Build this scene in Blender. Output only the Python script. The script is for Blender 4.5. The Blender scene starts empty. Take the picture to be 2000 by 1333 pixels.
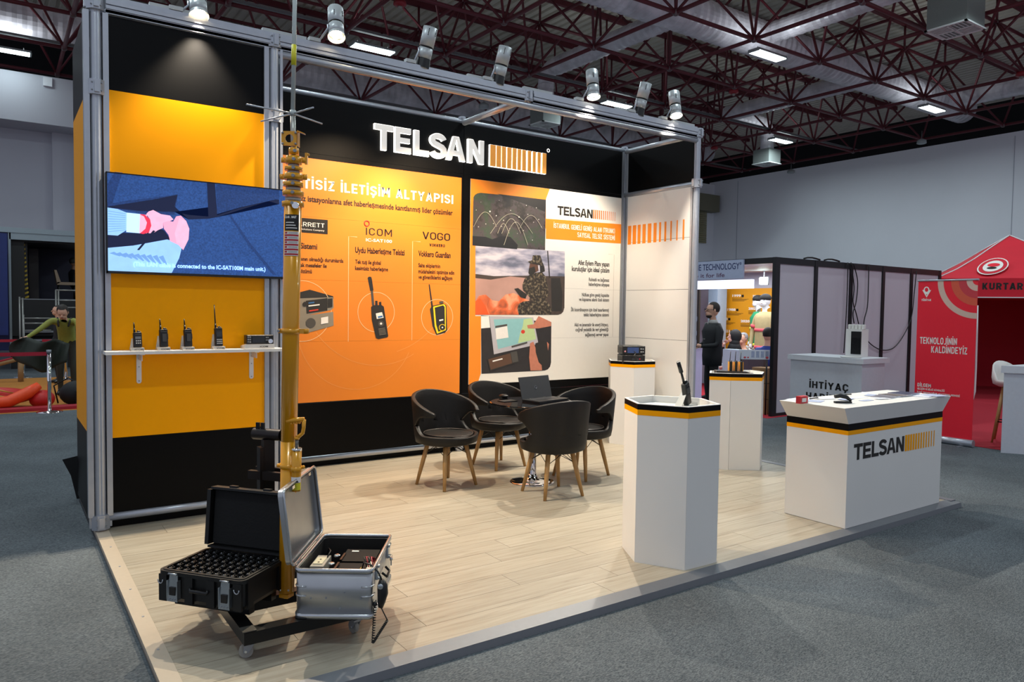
import bpy, bmesh, math, random
from mathutils import Vector, Matrix
random.seed(7)
D = bpy.data
SC = bpy.context.scene
COL = SC.collection
PI = math.pi

# ---------------------------------------------------------------- camera
CAM_F, CAM_O = 1444.8, Vector((-0.568, -5.795, 1.576))
YAW, PITCH, ROLL = math.radians(34.82), math.radians(-2.487), math.radians(0.763)
_f = Vector((math.sin(YAW)*math.cos(PITCH), math.cos(YAW)*math.cos(PITCH), math.sin(PITCH)))
_r0 = Vector((math.cos(YAW), -math.sin(YAW), 0)); _u0 = _r0.cross(_f)
_r = _r0*math.cos(ROLL)+_u0*math.sin(ROLL); _u = _u0*math.cos(ROLL)-_r0*math.sin(ROLL)
cd = D.cameras.new('camera'); cam = D.objects.new('camera', cd); COL.objects.link(cam)
cd.sensor_width = 36; cd.lens = CAM_F/2000*36; cd.clip_end = 200; cd.clip_start = 0.05
m = Matrix((_r, _u, -_f)).transposed().to_4x4(); m.translation = CAM_O
cam.matrix_world = m
SC.camera = cam

# ---------------------------------------------------------------- world, exposure
SC.view_settings.view_transform = 'Standard'; SC.view_settings.look = 'None'
SC.view_settings.exposure = 0.55; SC.view_settings.gamma = 1.0
SC.view_settings.use_curve_mapping = False
SC.cycles.use_denoising = True
SC.cycles.max_bounces = 6
W = D.worlds.new('hall_ambient'); SC.world = W; W.use_nodes = True
W.node_tree.nodes['Background'].inputs[0].default_value = (0.72, 0.78, 0.95, 1)
W.node_tree.nodes['Background'].inputs[1].default_value = 0.38
HALL_W = 72      # watts of each hall lamp
SPOT_W = 235     # watts of each booth spot

def hall_area(x, y):
    l = D.lights.new('hall_lamp_light', 'AREA'); l.shape = 'RECTANGLE'; l.size = 1.0; l.size_y = 0.22
    l.energy = HALL_W*(.1 if y > 16 else 1); l.color = (0.80, 0.95, 1.0); l.spread = math.radians(170)
    o = D.objects.new('hall_lamp_light', l); COL.objects.link(o); o.location = (x, y, 7.885)
    l = D.lights.new('roof_fill_light', 'AREA'); l.shape = 'RECTANGLE'; l.size = 1.0; l.size_y = 0.22  # extra light added facing up, brightens the roof
    l.energy = HALL_W*.13; l.color = (0.88, 0.97, 1.0)
    o = D.objects.new('roof_fill_light', l); COL.objects.link(o); o.location = (x, y, 8.0); o.rotation_euler = (PI, 0, 0)
HALL_LAMPS = [(15.15, 5.9), (7.1, 11.4), (23.2, 5.85), (23.3, 11.3), (15.2, 11.4), (-0.33, 17.1),
              (7.1, 5.9), (7.1, 0.45), (-0.9, 0.45), (15.15, 0.45), (-0.9, 5.9), (-0.9, 11.4), (7.1, -5.0), (-0.9, -5.0), (15.15, -5.0)]
for _x, _y in HALL_LAMPS: hall_area(_x, _y)
# booth spots: position of the lamp head, aim point, warm tint, power share, cone
SPOTS = [((0.65, -0.02, 3.74), (0.60, -1.5, 0.0), (1, .86, .67), .92, 100),
         ((1.66, -0.10, 3.78), (1.10, -1.9, 0.0), (1, .83, .60), 1.15, 96),
         ((2.50, -0.02, 3.80), (2.1, 1.2, 1.3), (1, .76, .50), .75, 88),
         ((3.28, -0.02, 3.80), (3.2, 1.2, 1.4), (1, .76, .50), .75, 88),
         ((4.37, -0.06, 3.80), (3.9, -1.1, 0.0), (1, .89, .74), 1.15, 98),
         ((5.08, -0.02, 3.80), (4.9, 1.2, 1.4), (1, .84, .64), .7, 88),
         ((5.56, -0.06, 3.80), (5.0, -1.2, 0.0), (1, .90, .76), .75, 98)]
for _p, _a, _c, _s, _cone in SPOTS:
    l = D.lights.new('spot_lamp_light', 'SPOT'); l.energy = SPOT_W*_s; l.color = _c
    l.spot_size = math.radians(_cone); l.spot_blend = 0.55; l.shadow_soft_size = 0.022
    o = D.objects.new('spot_lamp_light', l); COL.objects.link(o)
    dv = (Vector(_a)-Vector(_p)).normalized()
    o.location = Vector(_p)+dv*0.13
    o.rotation_euler = dv.to_track_quat('-Z', 'Y').to_euler()

# ---------------------------------------------------------------- pixel -> plane helper (reading positions of flat print)
def ray(u, v):
    return _f + _r*((u-1000)/CAM_F) - _u*((v-666.5)/CAM_F)
def PY(u, v, y): d = ray(u, v); return CAM_O + d*((y-CAM_O.y)/d.y)
def PX(u, v, x): d = ray(u, v); return CAM_O + d*((x-CAM_O.x)/d.x)
def PZ(u, v, z): d = ray(u, v); return CAM_O + d*((z-CAM_O.z)/d.z)
def proj(p):
    d = Vector(p)-CAM_O; z = d.dot(_f)
    return (1000+CAM_F*d.dot(_r)/z, 666.5-CAM_F*d.dot(_u)/z, z)

# ---------------------------------------------------------------- materials
def lin(h):
    if isinstance(h, str):
        h = [int(h[i:i+2], 16)/255 for i in (0, 2, 4)]
    return tuple((c/12.92 if c <= .04045 else ((c+.055)/1.055)**2.4) for c in h)
MATS = {}
def mat(name, col, rough=.5, metal=0, noise=.06, nscale=30, bump=0, emit=0, alpha=1, coat=0, spec=.5, trans=0):
    if name in MATS: return MATS[name]
    m = D.materials.new(name); m.use_nodes = True; nt = m.node_tree; b = nt.nodes['Principled BSDF']
    c = lin(col)
    b.inputs['Roughness'].default_value = rough; b.inputs['Metallic'].default_value = metal
    b.inputs['Specular IOR Level'].default_value = spec
    b.inputs['Coat Weight'].default_value = coat
    b.inputs['Transmission Weight'].default_value = trans
    if alpha < 1: b.inputs['Alpha'].default_value = alpha
    tc = nt.nodes.new('ShaderNodeTexCoord')
    if noise or bump:
        n = nt.nodes.new('ShaderNodeTexNoise'); n.inputs['Scale'].default_value = nscale; n.inputs['Detail'].default_value = 4
        nt.links.new(tc.outputs['Object'], n.inputs['Vector'])
    if noise:
        mx = nt.nodes.new('ShaderNodeMix'); mx.data_type = 'RGBA'
        mx.inputs[6].default_value = (*[x*(1-noise) for x in c], 1); mx.inputs[7].default_value = (*[min(1, x*(1+noise)) for x in c], 1)
        nt.links.new(n.outputs['Fac'], mx.inputs[0]); nt.links.new(mx.outputs[2], b.inputs['Base Color'])
        if emit: nt.links.new(mx.outputs[2], b.inputs['Emission Color'])
    else:
        b.inputs['Base Color'].default_value = (*c, 1)
        if emit: b.inputs['Emission Color'].default_value = (*c, 1)
    if emit: b.inputs['Emission Strength'].default_value = emit
    if bump:
        bp = nt.nodes.new('ShaderNodeBump'); bp.inputs['Strength'].default_value = bump; bp.inputs['Distance'].default_value = .01
        nt.links.new(n.outputs['Fac'], bp.inputs['Height']); nt.links.new(bp.outputs[0], b.inputs['Normal'])
    MATS[name] = m; return m

def node_mat(name, fn):
    if name in MATS: return MATS[name]
    m = D.materials.new(name); m.use_nodes = True; nt = m.node_tree
    fn(nt, nt.nodes['Principled BSDF']); MATS[name] = m; return m
def N(nt, t, **kw):
    n = nt.nodes.new(t)
    for k, v in kw.items():
        if k in n.inputs: n.inputs[k].default_value = v
        else: setattr(n, k, v)
    return n
def ramp(nt, stops, src):
    r = nt.nodes.new('ShaderNodeValToRGB'); e = r.color_ramp.elements
    while len(e) < len(stops): e.new(.5)
    for q, (p, c) in zip(e, stops): q.position = p; q.color = (*lin(c), 1)
    nt.links.new(src, r.inputs[0]); return r

def _carpet(nt, b):
    tc = N(nt, 'ShaderNodeTexCoord'); n1 = N(nt, 'ShaderNodeTexNoise', Scale=190.0, Detail=5.0); n2 = N(nt, 'ShaderNodeTexNoise', Scale=1.1, Detail=3.0)
    mp = N(nt, 'ShaderNodeMapping'); mp.inputs['Scale'].default_value = (.45, 1.5, 1)
    nt.links.new(tc.outputs['Object'], mp.inputs[0]); nt.links.new(mp.outputs[0], n1.inputs['Vector']); nt.links.new(tc.outputs['Object'], n2.inputs['Vector'])
    r = ramp(nt, [(.3, '3e4448'), (.5, '62686d'), (.72, '82878a')], n1.outputs['Fac'])
    mx = N(nt, 'ShaderNodeMix', data_type='RGBA', blend_type='MULTIPLY'); mx.inputs[0].default_value = 1
    r2 = ramp(nt, [(.3, 'd8d8d8'), (.7, 'ffffff')], n2.outputs['Fac'])
    nt.links.new(r.outputs[0], mx.inputs[6]); nt.links.new(r2.outputs[0], mx.inputs[7]); nt.links.new(mx.outputs[2], b.inputs['Base Color'])
    b.inputs['Roughness'].default_value = .95; b.inputs['Specular IOR Level'].default_value = .1
    bp = N(nt, 'ShaderNodeBump', Strength=.5, Distance=.004); nt.links.new(n1.outputs['Fac'], bp.inputs['Height']); nt.links.new(bp.outputs[0], b.inputs['Normal'])
def _plank(nt, b):
    tc = N(nt, 'ShaderNodeTexCoord'); oi = N(nt, 'ShaderNodeObjectInfo')
    ad = N(nt, 'ShaderNodeVectorMath', operation='MULTIPLY_ADD'); ad.inputs[1].default_value = (1, 1, 1)
    cb = N(nt, 'ShaderNodeCombineXYZ'); ml = N(nt, 'ShaderNodeMath', operation='MULTIPLY'); ml.inputs[1].default_value = 37
    nt.links.new(oi.outputs['Random'], ml.inputs[0]); nt.links.new(ml.outputs[0], cb.inputs[0]); nt.links.new(ml.outputs[0], cb.inputs[1])
    nt.links.new(tc.outputs['Object'], ad.inputs[0]); nt.links.new(cb.outputs[0], ad.inputs[2])
    mp = N(nt, 'ShaderNodeMapping'); mp.inputs['Scale'].default_value = (1.0, 16, 1); nt.links.new(ad.outputs[0], mp.inputs[0])
    n = N(nt, 'ShaderNodeTexNoise', Scale=2.2, Detail=8.0, Roughness=.62, Distortion=.5); nt.links.new(mp.outputs[0], n.inputs['Vector'])
    r = ramp(nt, [(.30, '867b67'), (.40, '998e7a'), (.56, 'a49a87'), (.75, 'aea593')], n.outputs['Fac'])
    hs = N(nt, 'ShaderNodeHueSaturation', Saturation=.9)
    mr = N(nt, 'ShaderNodeMapRange'); mr.inputs['To Min'].default_value = .93; mr.inputs['To Max'].default_value = 1.05
    nt.links.new(oi.outputs['Random'], mr.inputs[0]); nt.links.new(mr.outputs[0], hs.inputs['Value'])
    nt.links.new(r.outputs[0], hs.inputs['Color']); nt.links.new(hs.outputs[0], b.inputs['Base Color'])
    b.inputs['Roughness'].default_value = .42
def _wood(c1, c2):
    def f(nt, b):
        tc = N(nt, 'ShaderNodeTexCoord'); mp = N(nt, 'ShaderNodeMapping'); mp.inputs['Scale'].default_value = (30, 30, 2.5)
        n = N(nt, 'ShaderNodeTexNoise', Scale=1.5, Detail=5.0); nt.links.new(tc.outputs['Object'], mp.inputs[0]); nt.links.new(mp.outputs[0], n.inputs['Vector'])
        r = ramp(nt, [(.3, c1), (.7, c2)], n.outputs['Fac']); nt.links.new(r.outputs[0], b.inputs['Base Color']); b.inputs['Roughness'].default_value = .45
    return f
def _duct(nt, b):
    tc = N(nt, 'ShaderNodeTexCoord'); n = N(nt, 'ShaderNodeTexNoise', Scale=2.5, Detail=6.0); nt.links.new(tc.outputs['Object'], n.inputs['Vector'])
    r = ramp(nt, [(.3, 'b9b6bd'), (.7, 'e6e2ea')], n.outputs['Fac']); nt.links.new(r.outputs[0], b.inputs['Base Color'])
    b.inputs['Metallic'].default_value = 0.05; b.inputs['Roughness'].default_value = .36
def _gradient_orange(nt, b):
    tc = N(nt, 'ShaderNodeTexCoord'); n = N(nt, 'ShaderNodeTexNoise', Scale=.9, Detail=1.0); nt.links.new(tc.outputs['Object'], n.inputs['Vector'])
    r = ramp(nt, [(.3, 'e07f26'), (.7, 'ee8a1e')], n.outputs['Fac']); nt.links.new(r.outputs[0], b.inputs['Base Color']); b.inputs['Roughness'].default_value = .5
M_carpet = node_mat('grey_carpet', _carpet); M_plank = node_mat('laminate_plank', _plank)
M_legwood = node_mat('oak_leg', _wood('9a7442', 'b98f58')); M_duct = node_mat('galvanised_duct', _duct)
M_poster_orange = node_mat('poster_orange', _gradient_orange)
M_black = mat('black_panel', '060607', .44, noise=.1, nscale=3, spec=.12)
M_yellow = mat('amber_panel', 'ffa600', .45, noise=.03, nscale=2, spec=.12)
M_alu = mat('aluminium', 'b4b8c0', .34, .55, noise=.08, nscale=20)
M_aludark = mat('dull_aluminium', '8e9299', .45, .5)
M_white = mat('white_laminate', 'e4e1dc', .45, noise=.02, nscale=3)
M_whitepaint = mat('hall_white_paint', 'e6e7ee', .8, noise=.04, nscale=.7)
M_posterwhite = mat('poster_white', 'e6e2da', .5, noise=.02)
M_ink = mat('black_ink', '17130f', .5, noise=.02)
M_inkw = mat('white_ink', 'f4efe8', .5, noise=.02)
M_inkgrey = mat('grey_ink', '5d5a57', .5, noise=.02)
M_orangeflat = mat('orange_ink', 'f08a1c', .5, noise=.02)
M_blackplastic = mat('black_plastic', '0a0a0b', .42, noise=.15)
M_satin = mat('black_satin_steel', '0b0b0c', .35, .3)
M_chrome = mat('chrome', 'e8e8ea', .07, 1, noise=0)
M_leather = mat('black_brown_leather', '0f0d0c', .5, noise=.1, nscale=60, bump=.05, spec=.35)
M_red = mat('red_print', 'f01a32', .55, noise=.03)
M_redtent = mat('red_tent_fabric', 'd3192f', .75, noise=.08, nscale=4)
M_truss = mat('maroon_paint', '5a1824', .55, noise=.1)
M_deck = mat('roof_sheet', 'cbc5b8', .6, .1, noise=.12, nscale=2)
M_mast = mat('ochre_mast_paint', 'dc970a', .28, .1, noise=.06, nscale=8, coat=.4)
M_casealu = mat('brushed_case_aluminium', 'b6b8ba', .34, .9, noise=.08, nscale=12)
M_screenblack = mat('screen_black', '08090b', .15)
M_rubber = mat('grey_rubber', '3c3a38', .7)
M_wheel = mat('wheel_grey', '8d8a84', .5)

# ---------------------------------------------------------------- mesh builder
class MB:
    def __init__(s, xf=None): s.v = []; s.f = []; s.mi = []; s.mats = []; s.cur = 0; s.xf = xf or Matrix(); s.sm = []; s.smooth = False
    def use(s, m):
        if m not in s.mats: s.mats.append(m)
        s.cur = s.mats.index(m); return s
    def add(s, vs, fs, smooth=None):
        k = len(s.v); s.v += [s.xf @ Vector(p) for p in vs]
        for f in fs: s.f.append([i+k for i in f]); s.mi.append(s.cur); s.sm.append(s.smooth if smooth is None else smooth)
        return s
    def box(s, c, d, rz=0, rx=0, ry=0):
        x, y, z = [q/2 for q in d]; R = Matrix.Rotation(rz, 3, 'Z') @ Matrix.Rotation(ry, 3, 'Y') @ Matrix.Rotation(rx, 3, 'X')
        vs = [Vector(c)+R @ Vector((a*x, b*y, e*z)) for a in (-1, 1) for b in (-1, 1) for e in (-1, 1)]
        return s.add(vs, [(0, 1, 3, 2), (4, 6, 7, 5), (0, 4, 5, 1), (2, 3, 7, 6), (0, 2, 6, 4), (1, 5, 7, 3)], False)
    def bx(s, x0, x1, y0, y1, z0, z1): return s.box(((x0+x1)/2, (y0+y1)/2, (z0+z1)/2), (abs(x1-x0), abs(y1-y0), abs(z1-z0)))
    def cyl(s, p, q, r, r2=None, n=12, cap=True, sm=True):
        p, q = Vector(p), Vector(q); r2 = r if r2 is None else r2; d = (q-p).normalized()
        a = d.orthogonal().normalized(); b = d.cross(a)
        vs = []
        for c, rr in ((p, r), (q, r2)):
            vs += [c+(a*math.cos(2*PI*i/n)+b*math.sin(2*PI*i/n))*rr for i in range(n)]
        s.add(vs, [(i, (i+1) % n, n+(i+1) % n, n+i) for i in range(n)], sm)
        if cap:
            k = len(s.v)-2*n
            s.f += [[k+i for i in range(n)][::-1], [k+n+i for i in range(n)]]; s.mi += [s.cur]*2; s.sm += [False]*2
        return s
    def tube(s, pts, r, n=8, closed=False):
        pts = [Vector(p) for p in pts]; L = len(pts); vs = []; prev = None
        for i, p in enumerate(pts):
            a = pts[(i-1) % L] if (closed or i > 0) else p; b = pts[(i+1) % L] if (closed or i < L-1) else p
            d = (b-a).normalized()
            if prev is None: u = d.orthogonal().normalized()
            else:
                u = prev-d*prev.dot(d); u = u.normalized() if u.length > 1e-5 else d.orthogonal().normalized()
            prev = u; w = d.cross(u); rr = r[i] if isinstance(r, (list, tuple)) else r
            vs += [p+(u*math.cos(2*PI*k/n)+w*math.sin(2*PI*k/n))*rr for k in range(n)]
        fs = []
        for i in range(L if closed else L-1):
            j = (i+1) % L
            fs += [(i*n+k, i*n+(k+1) % n, j*n+(k+1) % n, j*n+k) for k in range(n)]
        if not closed: fs += [tuple(range(n))[::-1], tuple((L-1)*n+k for k in range(n))]
        return s.add(vs, fs, True)
    def lathe(s, prof, c=(0, 0, 0), n=24, sm=True, sx=1, sy=1):
        vs = []; c = Vector(c)
        for r, z in prof: vs += [c+Vector((r*math.cos(2*PI*i/n)*sx, r*math.sin(2*PI*i/n)*sy, z)) for i in range(n)]
        fs = [(k*n+i, k*n+(i+1) % n, (k+1)*n+(i+1) % n, (k+1)*n+i) for k in range(len(prof)-1) for i in range(n)]
        fs += [tuple(range(n))[::-1], tuple((len(prof)-1)*n+i for i in range(n))]
        return s.add(vs, fs, sm)
    def sph(s, c, r, sc=(1, 1, 1), n=12, m=8, rot=None):
        R = rot or Matrix.Identity(3); vs = []; c = Vector(c)
        for j in range(1, m):
            t = PI*j/m
            vs += [c+R @ Vector((r*sc[0]*math.sin(t)*math.cos(2*PI*i/n), r*sc[1]*math.sin(t)*math.sin(2*PI*i/n), r*sc[2]*math.cos(t))) for i in range(n)]
        k = len(vs); vs += [c+R @ Vector((0, 0, r*sc[2])), c+R @ Vector((0, 0, -r*sc[2]))]
        fs = [(j*n+i, (j+1)*n+i, (j+1)*n+(i+1) % n, j*n+(i+1) % n) for j in range(m-2) for i in range(n)]
        fs += [(k, i, (i+1) % n) for i in range(n)] + [(k+1, (m-2)*n+(i+1) % n, (m-2)*n+i) for i in range(n)]
        return s.add(vs, fs, True)
    def prism(s, pts, z0, z1, top=None):
        n = len(pts); t = top or pts
        return s.add([(*p, z0) for p in pts]+[(*p, z1) for p in t],
                     [(i, (i+1) % n, n+(i+1) % n, n+i) for i in range(n)]+[tuple(range(n))[::-1], tuple(range(n, 2*n))], False)
    def slab(s, pts, nrm):                      # extrude a flat 3-D polygon by the vector nrm
        n = len(pts); nv = Vector(nrm); P = [Vector(p) for p in pts]
        return s.add(P+[p+nv for p in P], [(i, (i+1) % n, n+(i+1) % n, n+i) for i in range(n)]+[tuple(range(n))[::-1], tuple(range(n, 2*n))], False)
    def rbox(s, c, d, r=.01, rz=0, n=3):        # rounded in plan, soft top and bottom edge
        pts = rrect(d[0], d[1], r, n); R = Matrix.Rotation(rz, 3, 'Z'); c = Vector(c); e = min(r*.5, d[2]*.2)
        inn = rrect(d[0]-2*e, d[1]-2*e, max(r-e, .0005), n); h = d[2]/2
        rings = [(inn, -h), (pts, -h+e), (pts, h-e), (inn, h)]; k = len(pts); vs = []
        for q, z in rings: vs += [c+R @ Vector((x, y, z)) for x, y in q]
        fs = [(j*k+i, j*k+(i+1) % k, (j+1)*k+(i+1) % k, (j+1)*k+i) for j in range(3) for i in range(k)]
        fs += [tuple(range(k))[::-1], tuple(3*k+i for i in range(k))]
        return s.add(vs, fs, False)
    def mesh(s, name):
        me = D.meshes.new(name); me.from_pydata([tuple(p) for p in s.v], [], s.f)
        for m in s.mats: me.materials.append(m)
        for p, i, q in zip(me.polygons, s.mi, s.sm): p.material_index = i; p.use_smooth = q
        bm = bmesh.new(); bm.from_mesh(me); bmesh.ops.recalc_face_normals(bm, faces=bm.faces); bm.to_mesh(me); bm.free()
        me.update(); return me
    def build(s, name, m=None, parent=None, **kw):
        if not s.mats: s.mats = [m]
        return obj(name, s.mesh(name), parent, **kw)
def rrect(w, h, r, n=3):
    out = []
    for cx, cy, a in ((w/2-r, h/2-r, 0), (-w/2+r, h/2-r, 90), (-w/2+r, -h/2+r, 180), (w/2-r, -h/2+r, 270)):
        out += [(cx+r*math.cos(math.radians(a+90*k/n)), cy+r*math.sin(math.radians(a+90*k/n))) for k in range(n+1)]
    return out
def obj(name, me, parent=None, loc=None, rot=None, scale=None, label=None, kind=None):
    o = D.objects.new(name, me); COL.objects.link(o)
    if parent is not None:
        o.parent = parent
        r = parent
        while r.parent is not None: r = r.parent
        if parent is r and r.get('_w') is not None: o.location = -Vector(r['_w'])
    if loc is not None: o.location = loc
    if rot is not None: o.rotation_euler = rot
    if scale is not None: o.scale = scale
    if label: o['label'] = label
    if kind: o['kind'] = kind
    return o
WORLD_BUILT = []
def thing(name, label, cat, loc=(0, 0, 0), rz=0, group=None, world=False, kind=None):
    """Empty at the base of a thing; world=True: its parts are modelled in world coordinates."""
    o = D.objects.new(name, None); COL.objects.link(o); o.location = loc; o.rotation_euler = (0, 0, rz); o.empty_display_size = .05
    if label: o['label'] = label
    if cat: o['category'] = cat
    if group: o['group'] = group
    if kind: o['kind'] = kind
    if world: o['_w'] = list(loc); WORLD_BUILT.append(o)
    return o
def tag(o, label, cat, group=None, kind=None):
    o['label'] = label; o['category'] = cat
    if group: o['group'] = group
    if kind: o['kind'] = kind
    return o
def copy_tree(o, loc=None, rz=None, label=None, parent=None):
    c = o.copy(); COL.objects.link(c)
    if parent is not None: c.parent = parent
    for ch in list(o.children): copy_tree(ch, parent=c)
    if loc is not None: c.location = loc
    if rz is not None: c.rotation_euler = (0, 0, rz)
    if label: c['label'] = label
    return c
def struct(name, mb, m=None, parent=None):
    return mb.build(name, m, parent, kind=None if parent else 'structure')

# ---------------------------------------------------------------- lettering
GL = {}
def _glyphs():
    s = .215
    S_ = [(.385+.275*math.cos(math.radians(a)), .722+.185*math.sin(math.radians(a))) for a in range(12, 181, 14)]
    S_ += [(.13, .66), (.20, .59), (.385, .525), (.58, .455), (.65, .38)]
    S_ += [(.39+.28*math.cos(math.radians(a)), .278+.185*math.sin(math.radians(a))) for a in range(0, -171, -14)]
    o = stroke(S_, s); n = len(S_); L, R_ = o[:n], o[n:][::-1]
    GL.update({'T': (.80, [[(0, 1-s), (.8, 1-s), (.8, 1), (0, 1)], [(.4-s/2, 0), (.4+s/2, 0), (.4+s/2, 1-s), (.4-s/2, 1-s)]]),
      'E': (.74, [[(0, 0), (s, 0), (s, 1), (0, 1)], [(s, 0), (.74, 0), (.74, s), (s, s)], [(s, .5-s*.45), (.68, .5-s*.45), (.68, .5+s*.45), (s, .5+s*.45)], [(s, 1-s), (.73, 1-s), (.73, 1), (s, 1)]]),
      'L': (.68, [[(0, 0), (s, 0), (s, 1), (0, 1)], [(s, 0), (.68, 0), (.68, s), (s, s)]]),
      'S': (.77, [[L[i], L[i+1], R_[i+1], R_[i]] for i in range(n-1)]),
      'A': (.90, [[(0, 0), (s*1.08, 0), (.45+s*.12, 1), (.45-s*.62, 1)], [(.9-s*1.08, 0), (.9, 0), (.45+s*.62, 1), (.45-s*.12, 1)], [(.2, .22), (.7, .22), (.66, .22+s*.85), (.24, .22+s*.85)]]),
      'N': (.80, [[(0, 0), (s, 0), (s, 1), (0, 1)], [(.8-s, 0), (.8, 0), (.8, 1), (.8-s, 1)], [(0, 1), (s*1.1, 1), (.8, 0), (.8-s*1.1, 0)]])})
def bold_letter(ch, A, B, h, nrm, depth, m, parent, name='letter', shrink=0.0):
    """heavy grotesque capital between the baseline points A and B"""
    if not GL: _glyphs()
    w, P = GL[ch]; A, B = Vector(A), Vector(B); ex = B-A; nv = Vector(nrm).normalized(); b = MB().use(m)
    for i, q in enumerate(P):
        b.slab([A+ex*(x/w)+Vector((0, 0, y*h)) for x, y in q], nv*(depth+.00012*(i if ch != 'S' else i % 2)))
    return b.build(name, m, parent)
def bold_word(word, A, B, h, nrm, depth, m, parent, gap=.07):
    if not GL: _glyphs()
    A, B = Vector(A), Vector(B); T = sum(GL[c][0] for c in word)+.18; x = 0
    for i, c in enumerate(word):
        g = {'TE': .05, 'EL': .07, 'LS': .01, 'SA': .0, 'AN': .05}.get(word[i-1]+c, gap) if i else 0
        x += g if i else 0
        bold_letter(c, A+(B-A)*(x/T), A+(B-A)*(min(1, (x+GL[c][0])/T)), h, nrm, depth, m, parent, 'letter'); x += GL[c][0]
def text_mesh(s, bold=0.0, extrude=0.0):
    cu = D.curves.new('lettering', 'FONT'); cu.body = s; cu.size = 1; cu.extrude = extrude; cu.offset = bold; cu.resolution_u = 3
    o = D.objects.new('lettering', cu); COL.objects.link(o)
    dg = bpy.context.evaluated_depsgraph_get(); me = D.meshes.new_from_object(o.evaluated_get(dg))
    D.objects.remove(o); D.curves.remove(cu); return me
CAPH = 0.729
def lettering(s, A, B, cap, nrm, m, parent, bold=0.0, depth=.0008, suffix=None, name='lettering', slant=0):
    """A, B: baseline start and end in the world; cap: capital height in metres; nrm: surface normal."""
    A, B = Vector(A), Vector(B); me = text_mesh(s, bold, .5)
    xs = [v.co.x for v in me.vertices]; w = max(xs)-min(xs); x0 = min(xs)
    ex = (B-A); L = ex.length; ex = ex.normalized(); ez = Vector((0, 0, 1)); ez = (ez-ex*ez.dot(ex)).normalized(); nr = Vector(nrm).normalized()
    if suffix:
        m2 = text_mesh(suffix, bold); x2 = [v.co.x for v in m2.vertices]; w2 = max(x2)-min(x2); D.meshes.remove(m2)
        k = L/w2; off = L-w*k
    else: k = L/w; off = 0
    c = cap/CAPH
    for v in me.vertices:
        x = (v.co.x-x0)*k+off; y = v.co.y*c
        v.co = A+ex*(x+slant*y)+ez*y+nr*(depth*(v.co.z+.5))
    me.materials.clear(); me.materials.append(m)
    me.update()
    return obj(name, me, parent)
def polys(layers, nrm, eps=.0006, base=.001):
    """layers: (material, 3-D outline); each later layer lies a hair above the one before, on a common backing."""
    b = MB(); nv = Vector(nrm).normalized()
    for i, (m, pts) in enumerate(layers):
        b.use(m); P = [Vector(p)+nv*(base+eps*i) for p in pts]
        b.add(P, [tuple(range(len(P)))], False)
    return b
def arc(cx, cy, r, a0, a1, n=16, ry=None):
    ry = ry or r
    return [(cx+r*math.cos(math.radians(a0+(a1-a0)*i/n)), cy+ry*math.sin(math.radians(a0+(a1-a0)*i/n))) for i in range(n+1)]
def stroke(pts, w):          # 2-D polyline -> outline polygon
    out1, out2 = [], []
    for i, p in enumerate(pts):
        a = pts[max(i-1, 0)]; b = pts[min(i+1, len(pts)-1)]; dx, dy = b[0]-a[0], b[1]-a[1]; l = math.hypot(dx, dy) or 1
        out1.append((p[0]-dy/l*w/2, p[1]+dx/l*w/2)); out2.append((p[0]+dy/l*w/2, p[1]-dx/l*w/2))
    return out1+out2[::-1]
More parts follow.
